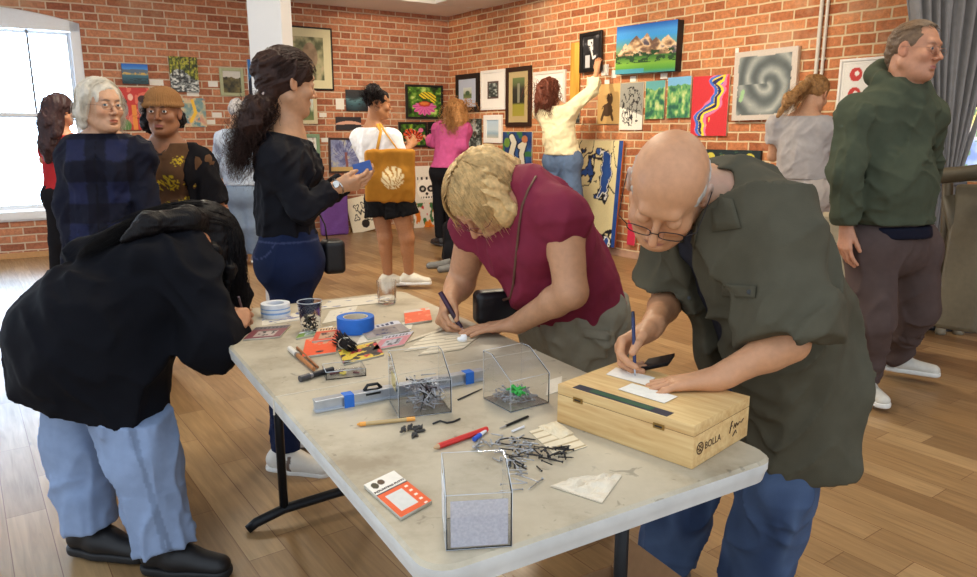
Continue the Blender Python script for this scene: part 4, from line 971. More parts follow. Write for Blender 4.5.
def pink_person():
    Y = 8.7
    J = dict(neck=P(452,124,Y), waist=P(449,150,Y), pel=P(447,170,Y), hipR=P(452,172,Y-.05), hipL=P(440,172,Y+.06), shR=P(464,127,Y-.08), shL=P(441,126,Y+.1),
             elR=P(462,146,Y-.1), wrR=P(446,140,Y+.25), elL=P(436,142,Y+.2), wrL=P(430,140,Y+.4), knR=P(452,203,Y), anR=P(452,231,Y+.02), knL=P(440,203,Y+.1), anL=P(440,231,Y+.12),
             head=P(455,112,Y), hf=(-.45,.85,-.1), hu=(0,0,1), toeR=(-.5,.8,0), toeL=(-.5,.8,0))
    H_ = Hum(J, 1.05, 1.0, True, (205,150,125)); H_.build('person in bright pink blouse and black trousers facing the back wall', hf=.008, hh=.01, h=.014)
    s = S(); H_.torso(s, .03); s.plane(J['pel']+A(0,0,.03), (0,0,-1)); s.plane(J['neck'], (0,0,1))
    for q in 'RL': H_.arm_(s, q, .03, 1.6, .02)
    s.disp = cloth_disp(.010, A(.2,0,.9), 12, 4, 61); H_.part('blouse', s, .012, fabric('pink', (208,92,146)))
    s = S(); s.k = .03
    for q in 'RL': H_.leg_(s, q, .015, .01, .06, 1.97)
    s.cone(J['hipR'], J['hipL'], .13, .13, k=.05); s.cone(J['pel'], (J['hipR']+J['hipL'])/2, .15, .14, flat=1.2, ax=H_.fp, k=.05)
    H_.part('trousers', s, .014, fabric('black_cotton', (24,24,28)))
    for q in 'RL': H_.shoe(q, (40,38,40), (60,60,60), h=.012)
    hc, R = J['head'], H_.R; s = S(); s.ell(hc+R@A(0,-.02,.04), A(.1,.115,.1), R); s.chain([hc+R@A(0,-.08,.02), hc+R@A(.0,-.1,-.1), hc+R@A(0,-.09,-.24)], [.09,.085,.045], k=.04)
    s.disp = lambda p: .035*(folds(p, A(0,0,1), 26, 8, 3)-.5)+.02*(noise(p*40, 3)-.5)
    stn = strands(350, hc, R, 1, lambda rg: A(rg.normal(0,.8), -.4+rg.normal(0,.4), .5+rg.normal(0,.4)), .36, 8, .9, .0035, cap=1.3, steps=14, curl=.02, cfreq=14)
    join_hair(H_, 'hair', hair_mat('ginger', (196,142,88), .5), s, .010, [stn])
def hanging_woman():
    Y = 8.1
    J = dict(neck=P(556,106,Y), waist=P(559,138,Y), pel=P(562,155,Y), hipR=P(570,161,Y-.06), hipL=P(555,161,Y+.06), shR=P(569,108,Y-.08), shL=P(543,110,Y+.08),
             elR=P(592,90,Y-.02), wrR=P(597,70,Y+.1), elL=P(552,132,Y+.26), wrL=P(566,120,Y+.40), knR=P(573,198,Y-.1), anR=P(575,235,Y-.03), knL=P(556,198,Y+.05), anL=P(556,235,Y+.1),
             head=P(550,91,Y+.03), hf=(.66,.72,.2), hu=(-.1,-.15,1), toeR=(.7,.6,0), toeL=(.7,.6,0))
    for k in ('knR','knL'): J[k][2] = .66
    for k in ('anR','anL'): J[k][2] = .315
    hw = dict(R=dict(d=vdir(.1,.35,.9), n=vdir(.5,.8,-.1), curls=[(.3,.4,.3)]*4))
    H_ = Hum(J, 1.0, 1.0, True, (205,150,125), hand=hw, leg=1.05); H_.build('person in cream shirt and blue jeans reaching up to hang a picture', hf=.006, hh=.006, h=.012)
    s = S(); H_.torso(s, .035); s.cone(J['waist'], J['pel'], .16, .19, flat=1.3, ax=H_.fw, k=.05); s.plane(J['pel']+A(0,0,.0), (0,0,-1)); s.plane(J['neck'], (0,0,1))
    for q in 'RL': H_.arm_(s, q, .024, 1.5 if q == 'R' else 1.7, .02)
    s.disp = cloth_disp(.013, A(.5,0,.8), 11, 4, 71); H_.part('shirt', s, .011, fabric('cream', (230,218,180)))
    s = S(); s.k = .03
    for q in 'RL': H_.leg_(s, q, .022, .022, .085, 1.95)
    s.cone(J['hipR'], J['hipL'], .14, .14, k=.05); s.cone(J['pel'], (J['hipR']+J['hipL'])/2, .15, .15, flat=1.2, ax=H_.fp, k=.05); s.disp = cloth_disp(.009, A(.1,0,1), 12, 4, 7)
    H_.part('jeans', s, .012, fabric('mid_denim', (92,112,142), bump=.3))
    for q in 'RL': H_.shoe(q, (60,50,48), (90,86,80), h=.012)
    hc, R = J['head'], H_.R; s = S(); s.ell(hc+R@A(0,-.02,.04), A(.098,.115,.1), R); s.chain([hc+R@A(0,-.08,.02), hc+R@A(.0,-.1,-.08), hc+R@A(-.03,-.09,-.19)], [.09,.09,.05], k=.04); s.chain([hc+R@A(-.07,-.02,0), hc+R@A(-.09,-.04,-.12)], [.05,.04], k=.03)
    s.disp = lambda p: .032*(folds(p, A(0,0,1), 24, 7, 3)-.5)+.01*(noise(p*40, 3)-.5)
    stn = strands(350, hc, R, 1, lambda rg: A(rg.normal(0,.8), -.3+rg.normal(0,.4), .6+rg.normal(0,.4)), .33, 9, .9, .003, cap=1.28, steps=14, curl=.016, cfreq=9)
    join_hair(H_, 'hair', hair_mat('auburn', (98,52,38), .45), s, .009, [stn])
    # step stool she stands on
    fx = (J['anR']+J['anL'])/2; root = empty('step_stool', (fx[0], fx[1], 0), 'low dark step stool under the person hanging a picture', 'stool')
    g = G(); Rz = rotz(-.5); g.box(A(fx[0]+.06,fx[1]+.06,.205), (.24,.18,.018), Rz, bev=.005); g.obj('step', mat('stool_top', (70,56,48), .6), root)
    for sx in (-1, 1):
        for sy in (-1, 1):
            g = G(); b = A(fx[0]+.06,fx[1]+.06,0); g.tube([b+Rz@A(sx*.22,sy*.16,0), b+Rz@A(sx*.19,sy*.14,.19)], .012, 8); g.obj('leg', mat('stool_leg', (60,40,36), .5, .3), root, smooth=True)
def red_person():
    Y = 6.3
    J = dict(neck=P(62,135,Y), waist=P(62,172,Y), pel=P(65,190,Y), hipR=P(73,196,Y), hipL=P(57,196,Y), shR=P(76,138,Y), shL=P(48,138,Y), elR=P(78,165,Y-.05), wrR=P(74,185,Y-.1),
             elL=P(44,160,Y+.15), wrL=P(52,150,Y+.35), knR=P(72,240,Y), anR=P(72,278,Y+.03), knL=P(58,240,Y), anL=P(57,278,Y+.03), head=P(62,110,Y), hf=(.5,.85,-.1), hu=(0,0,1), toeR=(.3,1,0), toeL=(.1,1,0))
    H_ = Hum(J, .92, 1.0, True, (205,150,130)); H_.build('person with long dark hair and red top by the window', hf=.007, hh=.01, h=.013)
    s = S(); H_.torso(s, .014); s.plane(J['pel']+A(0,0,.0), (0,0,-1)); s.plane(J['neck'], (0,0,1))
    for q in 'RL': H_.arm_(s, q, .012, .6, .012)
    s.disp = cloth_disp(.01, A(.2,0,.9), 14, 4, 81); H_.part('top', s, .012, fabric('red', (176,44,48)))
    s = S(); s.k = .03
    for q in 'RL': H_.leg_(s, q, .012, .01, .055, 1.97)
    s.cone(J['hipR'], J['hipL'], .125, .125, k=.05); s.cone(J['pel'], (J['hipR']+J['hipL'])/2, .14, .13, flat=1.2, ax=H_.fp, k=.05)
    H_.part('trousers', s, .014, fabric('black_cotton', (24,24,28)))
    for q in 'RL': H_.shoe(q, (40,38,40), (60,60,60), h=.012)
    hc, R = J['head'], H_.R; s = S(); s.ell(hc+R@A(0,-.025,.035), A(.092,.11,.1), R); s.chain([hc+R@A(0,-.07,.02), hc+R@A(.0,-.1,-.12), hc+R@A(0.0,-.11,-.3), hc+R@A(0.0,-.12,-.42)], [.09,.09,.075,.03], k=.04)
    s.chain([hc+R@A(.0,-.07,-.05), hc+R@A(.08,-.1,-.2)], [.07,.04], k=.03)
    s.disp = lambda p: .016*(folds(p, A(0,0,1), 40, 5, 3)-.5)
    join_hair(H_, 'hair', hair_mat('dark_long', (58,42,44), .4), s, .009)
def shirt_person():
    Y = 7.5
    J = dict(neck=P(236,130,Y), waist=P(238,168,Y), pel=P(243,188,Y), hipR=P(250,195,Y), hipL=P(238,195,Y), shR=P(250,137,Y), shL=P(223,137,Y), elR=P(254,162,Y-.05), wrR=P(250,180,Y+.1),
             elL=P(218,162,Y+.1), wrL=P(224,175,Y+.25), knR=P(254,226,Y), anR=P(257,254,Y+.05), knL=P(240,226,Y), anL=P(242,254,Y+.05), head=P(238,113,Y), hf=(-.2,.95,-.1), hu=(0,0,1), toeR=(.1,-1,0), toeL=(-.2,1,0))
    J['toeR'] = A(.2,1,0)
    H_ = Hum(J, .98, 1.0, False, (205,160,140)); H_.build('person with short silver hair in pale blue shirt and jeans at the back wall', hf=.007, hh=.01, h=.013)
    s = S(); H_.torso(s, .022); s.plane(J['pel']+A(0,0,.03), (0,0,-1)); s.plane(J['neck']+A(0,0,.01), (0,0,1))
    for q in 'RL': H_.arm_(s, q, .018, 1.9, .01)
    s.disp = cloth_disp(.014, A(.2,0,.9), 14, 4, 91); H_.part('shirt', s, .012, fabric('pale_blue', (158,170,188)))
    s = S(); s.k = .03
    for q in 'RL': H_.leg_(s, q, .018, .015, .075, 1.97)
    s.cone(J['hipR'], J['hipL'], .13, .13, k=.05); s.cone(J['pel'], (J['hipR']+J['hipL'])/2, .15, .14, flat=1.2, ax=H_.fp, k=.05); s.plane(J['pel']+A(0,0,.08), (0,0,1))
    H_.part('jeans', s, .013, fabric('washed_denim', (112,128,150), bump=.3))
    for q in 'RL': H_.shoe(q, (120,116,120), (220,220,220), h=.011)
    hc, R = J['head'], H_.R; s = S(); s.ell(hc+R@A(0,-.022,.04), A(.09,.11,.095), R); s.ell(hc+R@A(0,.1,-.03), A(.08,.075,.10), R, k=.012, op='-'); s.ell(hc+R@A(0,.0,-.12), A(.09,.09,.07), R, k=.012, op='-')
    s.disp = lambda p: .025*(noise(p*35, 3)-.5)
    join_hair(H_, 'hair', hair_mat('salt_grey', (150,148,150), .5, .3), s, .009)
def grey_tee_woman():
    Y = 5.15
    J = dict(neck=P(806,116,Y), waist=P(802,160,Y), pel=P(803,186,Y), hipR=P(815,194,Y-.05), hipL=P(792,193,Y+.06), shR=P(825,124,Y-.1), shL=P(779,121,Y+.1), elR=P(832,158,Y-.02), wrR=P(836,150,Y+.2),
             elL=P(773,156,Y+.16), wrL=P(790,150,Y+.36), knR=P(816,260,Y), anR=P(818,318,Y+.03), knL=P(794,260,Y+.08), anL=P(794,312,Y+.12), head=P(815,95,Y+.06), hf=(.72,.58,-.38), hu=(.28,.2,.9), toeR=(.7,.6,0), toeL=(.6,.7,0))
    H_ = Hum(J, .95, 1.0, True, (212,160,138), brow=(90,60,45)); H_.build('person in light grey t-shirt and pale trousers with a streaked ponytail, facing the wall', hf=.005, hh=.006, h=.011)
    s = S(); H_.torso(s, .018); s.cone(J['waist']+A(0,0,.02), J['pel']+A(0,0,.1), .15, .155, flat=1.25, ax=H_.fw, k=.05); s.plane(J['pel']+A(0,0,.05), (0,0,-1)); s.plane(J['neck']+A(0,0,.0), (0,0,1))
    for q in 'RL': H_.arm_(s, q, .018, .55, .02)
    s.disp = cloth_disp(.008, A(.3,0,.9), 13, 4, 101); H_.part('t_shirt', s, .008, fabric('light_grey', (178,172,170)))
    s = S(); s.k = .03
    for q in 'RL': H_.leg_(s, q, .03, .035, .11, 1.92)
    s.cone(J['hipR'], J['hipL'], .135, .135, k=.05); s.cone(J['pel'], (J['hipR']+J['hipL'])/2, .145, .15, flat=1.2, ax=H_.fp, k=.05); s.plane(J['pel']+A(0,0,.085), (0,0,1)); s.disp = cloth_disp(.010, A(.05,0,1), 13, 2.5, 7)
    H_.part('trousers', s, .010, fabric('pale_linen', (186,176,168)))
    for q in 'RL': H_.shoe(q, (200,196,190), (220,220,216), h=.009)
    hc, R = J['head'], H_.R; s = S(); s.ell(hc+R@A(0,-.02,.036), A(.084,.104,.09), R); s.ell(hc+R@A(0,.1,-.03), A(.08,.07,.095), R, k=.012, op='-'); s.ell(hc+R@A(0,.02,-.125), A(.08,.075,.085), R, k=.012, op='-')
    tie = hc+R@A(0,-.115,.055)
    s.chain([hc+R@A(0,-.07,.04), tie, P(790,98,Y-.12), P(778,116,Y-.1)], [.06,.026,.036,.012], k=.03); s.disp = lambda p: .012*(folds(p, A(-.5,0,.8), 50, 6, 3)-.5)
    st1 = strands(300, hc, R, 1, lambda rg: A(rg.normal(0,.6), rg.normal(0,.5), .8), .16, 13, .0, .0016, attract=lambda p, t: nrm(tie-p)*1.6, steps=10, flow=lambda u, R_, rg: R_@nrm(A(0,-1,.2)), cap=1.14)
    V2, F2 = strands(350, tie-A(0,0,.034), np.eye(3), .3, lambda rg: rg.randn(3), .25, 17, .8, .0014, steps=14, attract=lambda p, t: A(-.7,0,-.2)*(1-t)*1.5, flow=lambda u, R_, rg: nrm(A(-1,-.2,.2)+rg.randn(3)*.3), cap=1)
    join_hair(H_, 'hair', hair_mat('streaked_blond', (158,116,72), .45, .4), s, .006, [st1, (V2, F2)])
def hoodie_man():
    J = dict(neck=P(899,92,3.55), waist=P(888,178,3.55), pel=P(890,228,3.58), hipR=P(871,246,3.52), hipL=P(912,246,3.68), shR=P(858,110,3.46), shL=P(929,111,3.60), elR=P(845,172,3.40), wrR=P(846,228,3.46),
             elL=P(926,172,3.84), wrL=P(915,222,3.92), knR=P(872,320,3.5), anR=P(862,372,3.66), knL=P(917,308,3.72), anL=P(893,352,3.98), head=P(916,51,3.5), hf=(.52,-.85,-.06), hu=(.10,0,1), toeR=(.05,-1,0), toeL=(.80,-.55,0))
    J['anR'][2] = .11; J['anL'][2] = .13
    hw = dict(R=dict(d=vdir(-.05,-.15,-.95), n=vdir(.8,.3,0), curls=[(.3,.35,.2),(.35,.4,.25),(.4,.4,.3),(.5,.4,.3)], thumb=(.35,.1), sc=1.08))
    H_ = Hum(J, 1.08, 1.06, False, (196,140,120), lip=(176,110,100), brow=(120,90,70), hand=hw, chest=.165, waist=.15, hip=.15, head=dict(fat=.005, jaw=1.12, nose=1.3), neckr=.058)
    H_.build('person in dark green hooded sweatshirt and brown trousers walking at the right', hf=.0026, hh=.0035, h=.010, browk=.6)
    H_.eyes((90,110,120), (.1,1,-.1)); H_.glasses((150,110,90), .026, .016, .001, metal=.8)
    s = S(); H_.torso(s, .022); s.ell(J['waist']+H_.fw*.03+A(0,0,-.04), A(.19,.16,.2), np.stack([H_.rt, H_.fw, A(0,0,1.)], 1), k=.08)
    s.cone(J['waist'], J['pel']+A(0,0,.03), .19, .195, flat=1.25, ax=H_.fw, k=.05)
    for q in 'RL': H_.arm_(s, q, .016, 1.90, .014, elbow=.012); w_ = J['wr'+q]; e_ = J['el'+q]; s.cone(e_+(w_-e_)*.80, e_+(w_-e_)*.95, .05, .044, k=.01, cb=True)
    hc = J['head']; R = H_.R; nk = J['neck']
    # hood around the neck
    ring = [nk+H_.rt*x+H_.fw*y+A(0,0,z) for x, y, z in ((0,.115,-.03),(.075,.07,.01),(.105,-.01,.05),(.07,-.08,.085),(0,-.115,.10),(-.07,-.08,.085),(-.105,-.01,.05),(-.075,.07,.01),(0,.115,-.03))]
    s.chain(ring, [.018,.026,.034,.042,.045,.042,.034,.026,.018], k=.02)
    s.ell(hc+R@A(0,.01,-.02), A(.08,.10,.10), R, k=.01, op='-'); s.cone(hc, nk+H_.fw*.012-A(0,0,.05), .064, .066, k=.01, op='-')
    s.plane(J['pel']+A(0,0,.03), (0.0,0,-1)); s.disp = lambda p: .018*(folds(p, A(.3,.2,.9), 9, 3.5, 111)-.4)+.012*(folds(p, A(.8,.2,-.5), 16, 5, 12)-.4)+.003*(noise(p*40, 2)-.5)
    H_.part('hooded_sweatshirt', s, .007, fabric('forest_green', (74,80,64), .92))
    s = S(); s.cone(J['waist'], J['pel']-A(0,0,.1), .192, .205, flat=1.22, ax=H_.fw, k=.05); s.plane(J['pel']+A(0,0,-.035), (0,0,-1)); s.plane(J['pel']+A(0,0,.022), (0,0,1)); s.disp = cloth_disp(.008, A(0,0,1), 10, 4, 3)
    H_.part('undershirt', s, .010, fabric('navy_tee', (22,24,38)))
    s = S(); s.k = .03
    for q in 'RL': H_.leg_(s, q, .018, .022, .088, 1.98, thigh=.012)
    s.cone(J['hipR'], J['hipL'], .125, .13, k=.05); s.cone(J['pel'], (J['hipR']+J['hipL'])/2, .165, .15, flat=1.2, ax=H_.fp, k=.05); s.plane(J['pel']+A(0,0,.03), (0,0,1))
    s.disp = lambda p: .014*(folds(p, A(.15,0,1), 10, 3, 17)-.5)+.018*(folds(p, A(1,.2,.2), 18, 3, 14)-.5)*(p[:,2] < .3)
    H_.part('trousers', s, .008, fabric('brown_twill', (84,70,66)))
    for q in 'RL': H_.shoe(q, (206,202,190), (224,222,214), L_=.30, h=.0055)
    s = S(); s.ell(hc+R@A(0,-.026,.038)*1.06, A(.083,.100,.088)*1.06, R); s.ell(hc+R@A(0,.10,-.008), A(.095,.085,.086), R, k=.012, op='-'); s.ell(hc+R@A(0,.03,-.12), A(.1,.085,.085), R, k=.012, op='-')
    s.cone(hc+R@A(0,-.09,-.02), hc+R@A(0,-.105,-.085), .05, .02, k=.03)
    for sx in (-1, 1): s.ell(hc+R@A(sx*.088,-.008,-.004), A(.03,.026,.036), R, k=.008, op='-')
    s.disp = hair_disp(.006, R@A(0,-1,-.3), 90, 6, 6)
    stn = strands(420, hc, R, 1.06, lambda rg: A(rg.normal(0,.6), .2+rg.normal(0,.35), .8), .2, 13, .1, .0011, attract=lambda p, t: nrm(hc+R@A(0,-.12,-.08)-p)*1.4, steps=12, flow=lambda u, R_, rg: R_@nrm(A(0,-1,.3)), cap=1.08)
    V, F = stn; q = (V-hc)@R; bad = (q[:,1] > .055) & (q[:,2] < .082); F = F[~bad[F].any(1)]
    join_hair(H_, 'hair', hair_mat('ash_brown', (112,92,74), .4, .3), s, .005, [(V, F)])
def maroon_woman():
    J = dict(neck=P(517,196,2.22), waist=P(556,258,2.34), pel=P(572,306,2.42), hipR=P(560,320,2.50), hipL=P(585,322,2.36), shR=P(476,226,2.38), shL=P(562,216,2.10), elR=P(461,283,2.48), wrR=P(463,313,2.36),
             elL=P(571,292,2.06), wrL=P(517,324,2.22), knR=P(560,420,2.5), knL=P(590,425,2.38), anR=P(560,520,2.5), anL=P(592,525,2.4), head=P(484,198,2.2), hf=(-.42,-.34,-.84), hu=(-.55,-.48,.62), toeR=(-.8,-.5,0), toeL=(-.8,-.5,0))
    J['anR'][2] = J['anL'][2] = .09; J['knR'][2] = J['knL'][2] = .46
    hw = dict(L=dict(d=vdir(-.93,.02,-.12), n=vdir(0,-.0,-1), curls=[(.06,.12,.1),(.05,.12,.1),(.05,.14,.1),(.06,.16,.1)], thumb=(.75,.3), sc=.98),
              R=dict(d=vdir(-.25,-.75,-.45), n=vdir(.75,-.1,-.55), curls=[(.75,.85,.35),(.95,.95,.5),(1.1,1.1,.6),(1.2,1.1,.6)], thumb=(.5,.35), sc=.98))
    H_ = Hum(J, 1.08, 1.02, True, (200,148,122), lip=(170,100,92), brow=(150,120,90), hand=hw, arm=1.10, bust=1.15, belly=.05, drop=0, head=dict(eyes=False, fat=.003))
    H_.fit_pen('R', PZ(464,333,.744), (-.2,.1,.9), .03, .15)
    H_.build('person in maroon sleeveless blouse with blond bob, bent over writing', hf=.0028, hh=.0028, h=.009)
    H_.glasses((120,60,60), .024, .016, .0011, dy=.104)
    s = S(); H_.torso(s, .018)
    for q in 'RL': H_.arm_(s, q, .012, .04, .004)
    s.cone(J['waist'], J['pel'], .155, .195, flat=1.2, ax=H_.fp, k=.06)
    s.ell(J['waist']+H_.fw*.06, A(.15,.15,.15), k=.08)
    s.plane(J['pel']*.9+J['waist']*.1, nrm(J['pel']-J['waist'])+A(0,0,-.35))
    s.cone(hc if False else J['head'], J['neck']+H_.fw*.03, .062, .060, k=.008, op='-'); s.plane(J['neck']+H_.up*.085, H_.up)
    V_ = J['neck']+H_.fw*.085; s.cone(V_+H_.up*.04-H_.rt*.035, V_-H_.up*.10, .04, .012, k=.01, op='-'); s.cone(V_+H_.up*.04+H_.rt*.035, V_-H_.up*.10, .04, .012, k=.01, op='-')
    hc, R = J['head'], H_.R; s.ell(hc, A(.1,.1,.12), k=.01, op='-')
    s.disp = lambda p: .018*(folds(p, A(.3,.1,.9), 10, 3.5, 121)-.5)+.004*(noise(p*45, 2)-.5)
    bl = H_.part('blouse', s, .007, fabric('maroon', (124,40,60), .7))
    s = S(); s.k = .03
    for q in 'RL': H_.leg_(s, q, .035, .03, .10, 1.6, thigh=.012)
    s.cone(J['hipR'], J['hipL'], .145, .145, k=.05); s.cone(J['pel'], (J['hipR']+J['hipL'])/2, .165, .16, flat=1.15, ax=H_.fp, k=.05)
    s.box(P(594,345,2.23), A(.055,.016,.045), frame((.75,-.6,0),(0,0,1)), rr=.008, k=.006); s.box(P(594,336,2.22), A(.06,.014,.016), frame((.75,-.6,0),(0,0,1)), rr=.006, k=.003)
    s.disp = cloth_disp(.014, A(.1,0,1), 11, 3, 17)
    kh = fabric('khaki_grey', (132,126,108)); ct_ = H_.part('cargo_trousers', s, .008, kh)
    decal(ct_, [(584,328),(610,331),(609,341),(584,338)], 'pocket_flap', kh, H_.root, .008, .010)
    SK['blouse'] = bl
    for q in 'RL': H_.shoe(q, (90,84,80), (120,116,110), h=.009)
    s = S(); q_ = 1.02
    s.ell(hc+R@A(0,-.02,.036)*q_, A(.092,.112,.094)*q_, R); s.ell(hc+R@A(0,.112,-.03), A(.062,.056,.092), R, k=.012, op='-')
    for sx in (-1, 1): s.chain([hc+R@A(sx*.06,.0,.05), hc+R@A(sx*.088,.02,-.03), hc+R@A(sx*.085,.035,-.095)], [.04,.034,.012], k=.03)
    s.chain([hc+R@A(0,-.08,.04), hc+R@A(.0,-.105,-.04), hc+R@A(0,-.095,-.09)], [.06,.045,.02], k=.04)
    s.ell(hc+R@A(0,.06,-.12), A(.06,.08,.06), R, k=.012, op='-')
    s.disp = hair_disp(.012, R@A(0,.2,-1), 60, 7, 6)
    def fl(u, R_, rg): return R_@nrm(A(np.sign(u[0]+.001)*.9+u[0], .5*np.sign(u[1]+.25), .0))
    sts = strands(1500, hc, R, q_, lambda rg: A(rg.normal(0,.5), -.3+rg.normal(0,.45), .9), .17, 13, .25, .0012, steps=13, attract=lambda p, t: R@A(0,.1,-1.)*.9, flow=fl, cap=1.2, curl=.002, cfreq=6)
    V, F = sts; qq = (V-hc)@R; bad = (qq[:,1] > .062) & (np.abs(qq[:,0]) < .055) & (qq[:,2] < .05); F = F[~bad[F].any(1)]
    join_hair(H_, 'hair', hair_mat('blond', (214,178,122), .42, .25), s, .005, [(V, F)])
    # cross-body strap and small black bag
    root = empty('crossbody_bag', P(497,306,2.30), 'small black crossbody bag hanging under the maroon blouse', 'bag')
    c = P(496,306,2.36); s = S(); s.box(c, A(.075,.035,.055), frame((.9,.3,0),(0,0,1)), rr=.02); s.box(c+A(-.03,-.035,.02), A(.03,.01,.02), frame((.9,.3,0),(0,0,1)), rr=.006, k=.006)
    V, F = nets(s, .005); mesh_np('bag_body', V, F, mat('bag_leather', (22,20,22), .4, bump=.2), root)
    sp = [surf(SK['blouse'], x, y, .004) for x, y in ((536,176),(528,190),(522,206),(519,225),(517,245),(515,265),(513,285),(510,298))]; sp = [p for p in sp if p is not None]+[P(503,300,2.3)]
    g = G(); g.tube(sp, .0045, 6, flat=.5); g.obj('strap', mat('strap_brown', (96,62,46), .6), root, smooth=True)
    g = G(); g.chain = None
    g.tube([P(x, y, 2.12) for x, y in ((494,205),(497,213),(503,219))], .002, 5); g.obj('necklace', mat('beads', (60,40,40), .4), H_.root, smooth=True)
    HUM['maroon'] = H_
def bald_man():
    J = dict(neck=P(722,196,1.74), waist=P(764,300,1.80), pel=P(780,368,1.86), hipR=P(758,382,1.98), hipL=P(798,386,1.80), shR=P(676,240,1.90), shL=P(776,226,1.58), elR=P(668,300,1.90), wrR=P(655,334,1.72),
             elL=P(789,342,1.49), wrL=P(716,379,1.49), knR=P(700,520,1.95), knL=P(785,530,1.75), anR=P(690,660,1.98), anL=P(790,690,1.8), head=P(667,190,1.62), hf=(-.33,-.55,-.77), hu=(-.12,-.78,.62), toeR=(-.8,-.5,0), toeL=(-.8,-.5,0))
    for q, (kx, ky) in (('R', (.55,1.95)), ('L', (.73,1.76))):
        J['kn'+q] = A(kx+.03, ky, .46); J['an'+q] = A(kx+.0, ky+.08, .09)
    hw = dict(L=dict(d=vdir(-.93,.10,-.14), n=vdir(.0,-.12,-1), curls=[(.10,.25,.15),(.12,.25,.15),(.14,.28,.15),(.18,.3,.15)], thumb=(.55,.3), sc=1.02, spread=.11),
              R=dict(d=vdir(-.82,-.42,-.36), n=vdir(.28,-.72,-.62), curls=[(.75,.85,.35),(.95,.95,.5),(1.1,1.1,.6),(1.2,1.1,.6)], thumb=(.5,.35), sc=1.05))
    def hairc(q, col):
        x, y, z = np.abs(q[:,0]), q[:,1], q[:,2]
        m = np.clip((-(y-.02)/.03), 0, 1)*np.clip((.075-z)/.03, 0, 1)*np.clip((z+.05)/.03, 0, 1); m = m*.55
        return col*(1-m[:,None])+lin((170,165,160))*m[:,None]
    H_ = Hum(J, 1.06, 1.06, False, (200,146,118), lip=(166,108,94), brow=(150,135,120), hand=hw, chest=.160, waist=.15, hip=.155, arm=.95, drop=0, head=dict(eyes=False, nose=1.6, fat=.003, jaw=1.05))
    H_.fit_pen('R', PZ(635,376,.831), (.25,.1,1.0), .035, .150)
    H_.build('person with bald head in dark olive shirt writing on a wooden box', hf=.0025, hh=.0022, h=.008, extra_col=hairc, browk=.5)
    H_.glasses((46,40,40), .025, .015, .0012, dy=.106)
    hc, R = J['head'], H_.R
    # white side hair (short)
    s = S(); s.ell(hc+R@A(0,-.016,.030)*1.06, A(.0785,.0965,.0845)*1.06, R); s.ell(hc+R@A(0,.0,.115), A(.085,.16,.095), R, k=.02, op='-'); s.ell(hc+R@A(0,.11,.0), A(.1,.085,.12), R, k=.01, op='-')
    s.ell(hc+R@A(0,.03,-.12), A(.1,.09,.08), R, k=.01, op='-')
    for sx in (-1, 1): s.ell(hc+R@A(sx*.088,-.010,-.004), A(.03,.028,.036), R, k=.008, op='-')
    s.disp = hair_disp(.004, R@A(0,-.5,-1), 110, 9, 6)
    H_.part('hair', s, .0035, hair_mat('white_short', (186,178,168), .6, .2))
    # shirt
    s = S(); H_.torso(s, .026)
    s.cone(J['waist'], J['pel']-A(0,0,.03), .185, .215, flat=1.25, ax=H_.fp, k=.06); s.cone(J['pel'], J['pel']+A(.02,-.04,-.20), .20, .19, flat=1.3, ax=H_.fp, k=.06)
    s.cone(J['shL']-A(.03,-.05,.05), J['pel']+A(.07,.0,-.05), .115, .15, k=.06)
    sleeve = dict(R=.78, L=.99)
    for q in 'RL': H_.arm_(s, q, .026, sleeve[q], .040 if q == 'L' else .034)
    b = J['pel']+A(.0,-.05,-.215); s.plane(b, (.25,.25,-1))
    # front opening with a lighter lapel of depth
    fc = J['neck']*.55+J['waist']*.45+H_.fw*.2
    s.box(J['neck']*.5+J['waist']*.5+H_.fw*.16+H_.rt*.035-H_.up*.1, A(.045,.13,.34), np.stack([H_.rt, H_.fw, H_.up], 1), rr=.02, k=.012, op='-')
    s.ell(hc+R@A(0,0,-.0), A(.1,.115,.12), R, k=.01, op='-'); s.cone(hc, J['neck'], .066, .064, k=.008, op='-')
    s.plane(J['neck']+H_.up*.085, H_.up)
    s.disp = lambda p: .024*(folds(p, A(.15,-.1,1), 7, 2.2, 131)-.4)+.014*(folds(p, A(.8,.2,.5), 13, 4, 14)-.4)+.002*(noise(p*45, 2)-.5)
    olive = fabric('olive_shirt', (78,74,60), .8, bump=.2)
    sh = H_.part('shirt', s, .0065, olive)
    decal(sh, [(712,172),(727,180),(741,228),(712,232)], 'collar', olive, H_.root, .006, .010)
    decal(sh, [(690,208),(700,214),(694,250),(680,236)], 'collar', olive, H_.root, .006, .010)
    pk = decal(sh, [(722,284),(756,286),(755,298),(722,297)], 'pocket_flap', olive, H_.root, .006, .008)
    pb = surf(sh, 749, 292, .009)
    if pb is not None: g = G(); g.lathe(pb, [(0,-.001),(.005,-.001),(.005,.001),(0,.0015)], 12, (-.3,-1,.2)); g.obj('button', mat('button_dark', (34,34,32), .4), H_.root)
    for by in (262, 298, 334):
        pb = surf(sh, 689, by, .003)
        if pb is not None: g = G(); g.lathe(pb, [(0,-.001),(.0045,-.001),(.0045,.001),(0,.0015)], 12, (-.3,-1,.2)); g.obj('button', mat('button_dark', (34,34,32), .4), H_.root)
    # collar
    g = G(); nk = J['neck']
    s = S(); ring = [nk+H_.rt*x+H_.fw*y+H_.up*z for x, y, z in ((.055,.115,-.05),(.085,.05,.005),(.08,-.03,.035),(0,-.075,.045),(-.08,-.03,.035),(-.085,.05,.005),(-.05,.12,-.05))]
    s.chain(ring, [.010,.014,.015,.016,.015,.014,.010], k=.012)
    s.box(nk-H_.rt*.080+H_.fw*.095-H_.up*.045, A(.006,.045,.055), frame(nrm(H_.rt*1.0+H_.fw*.45), H_.up), rr=.004, k=.012)
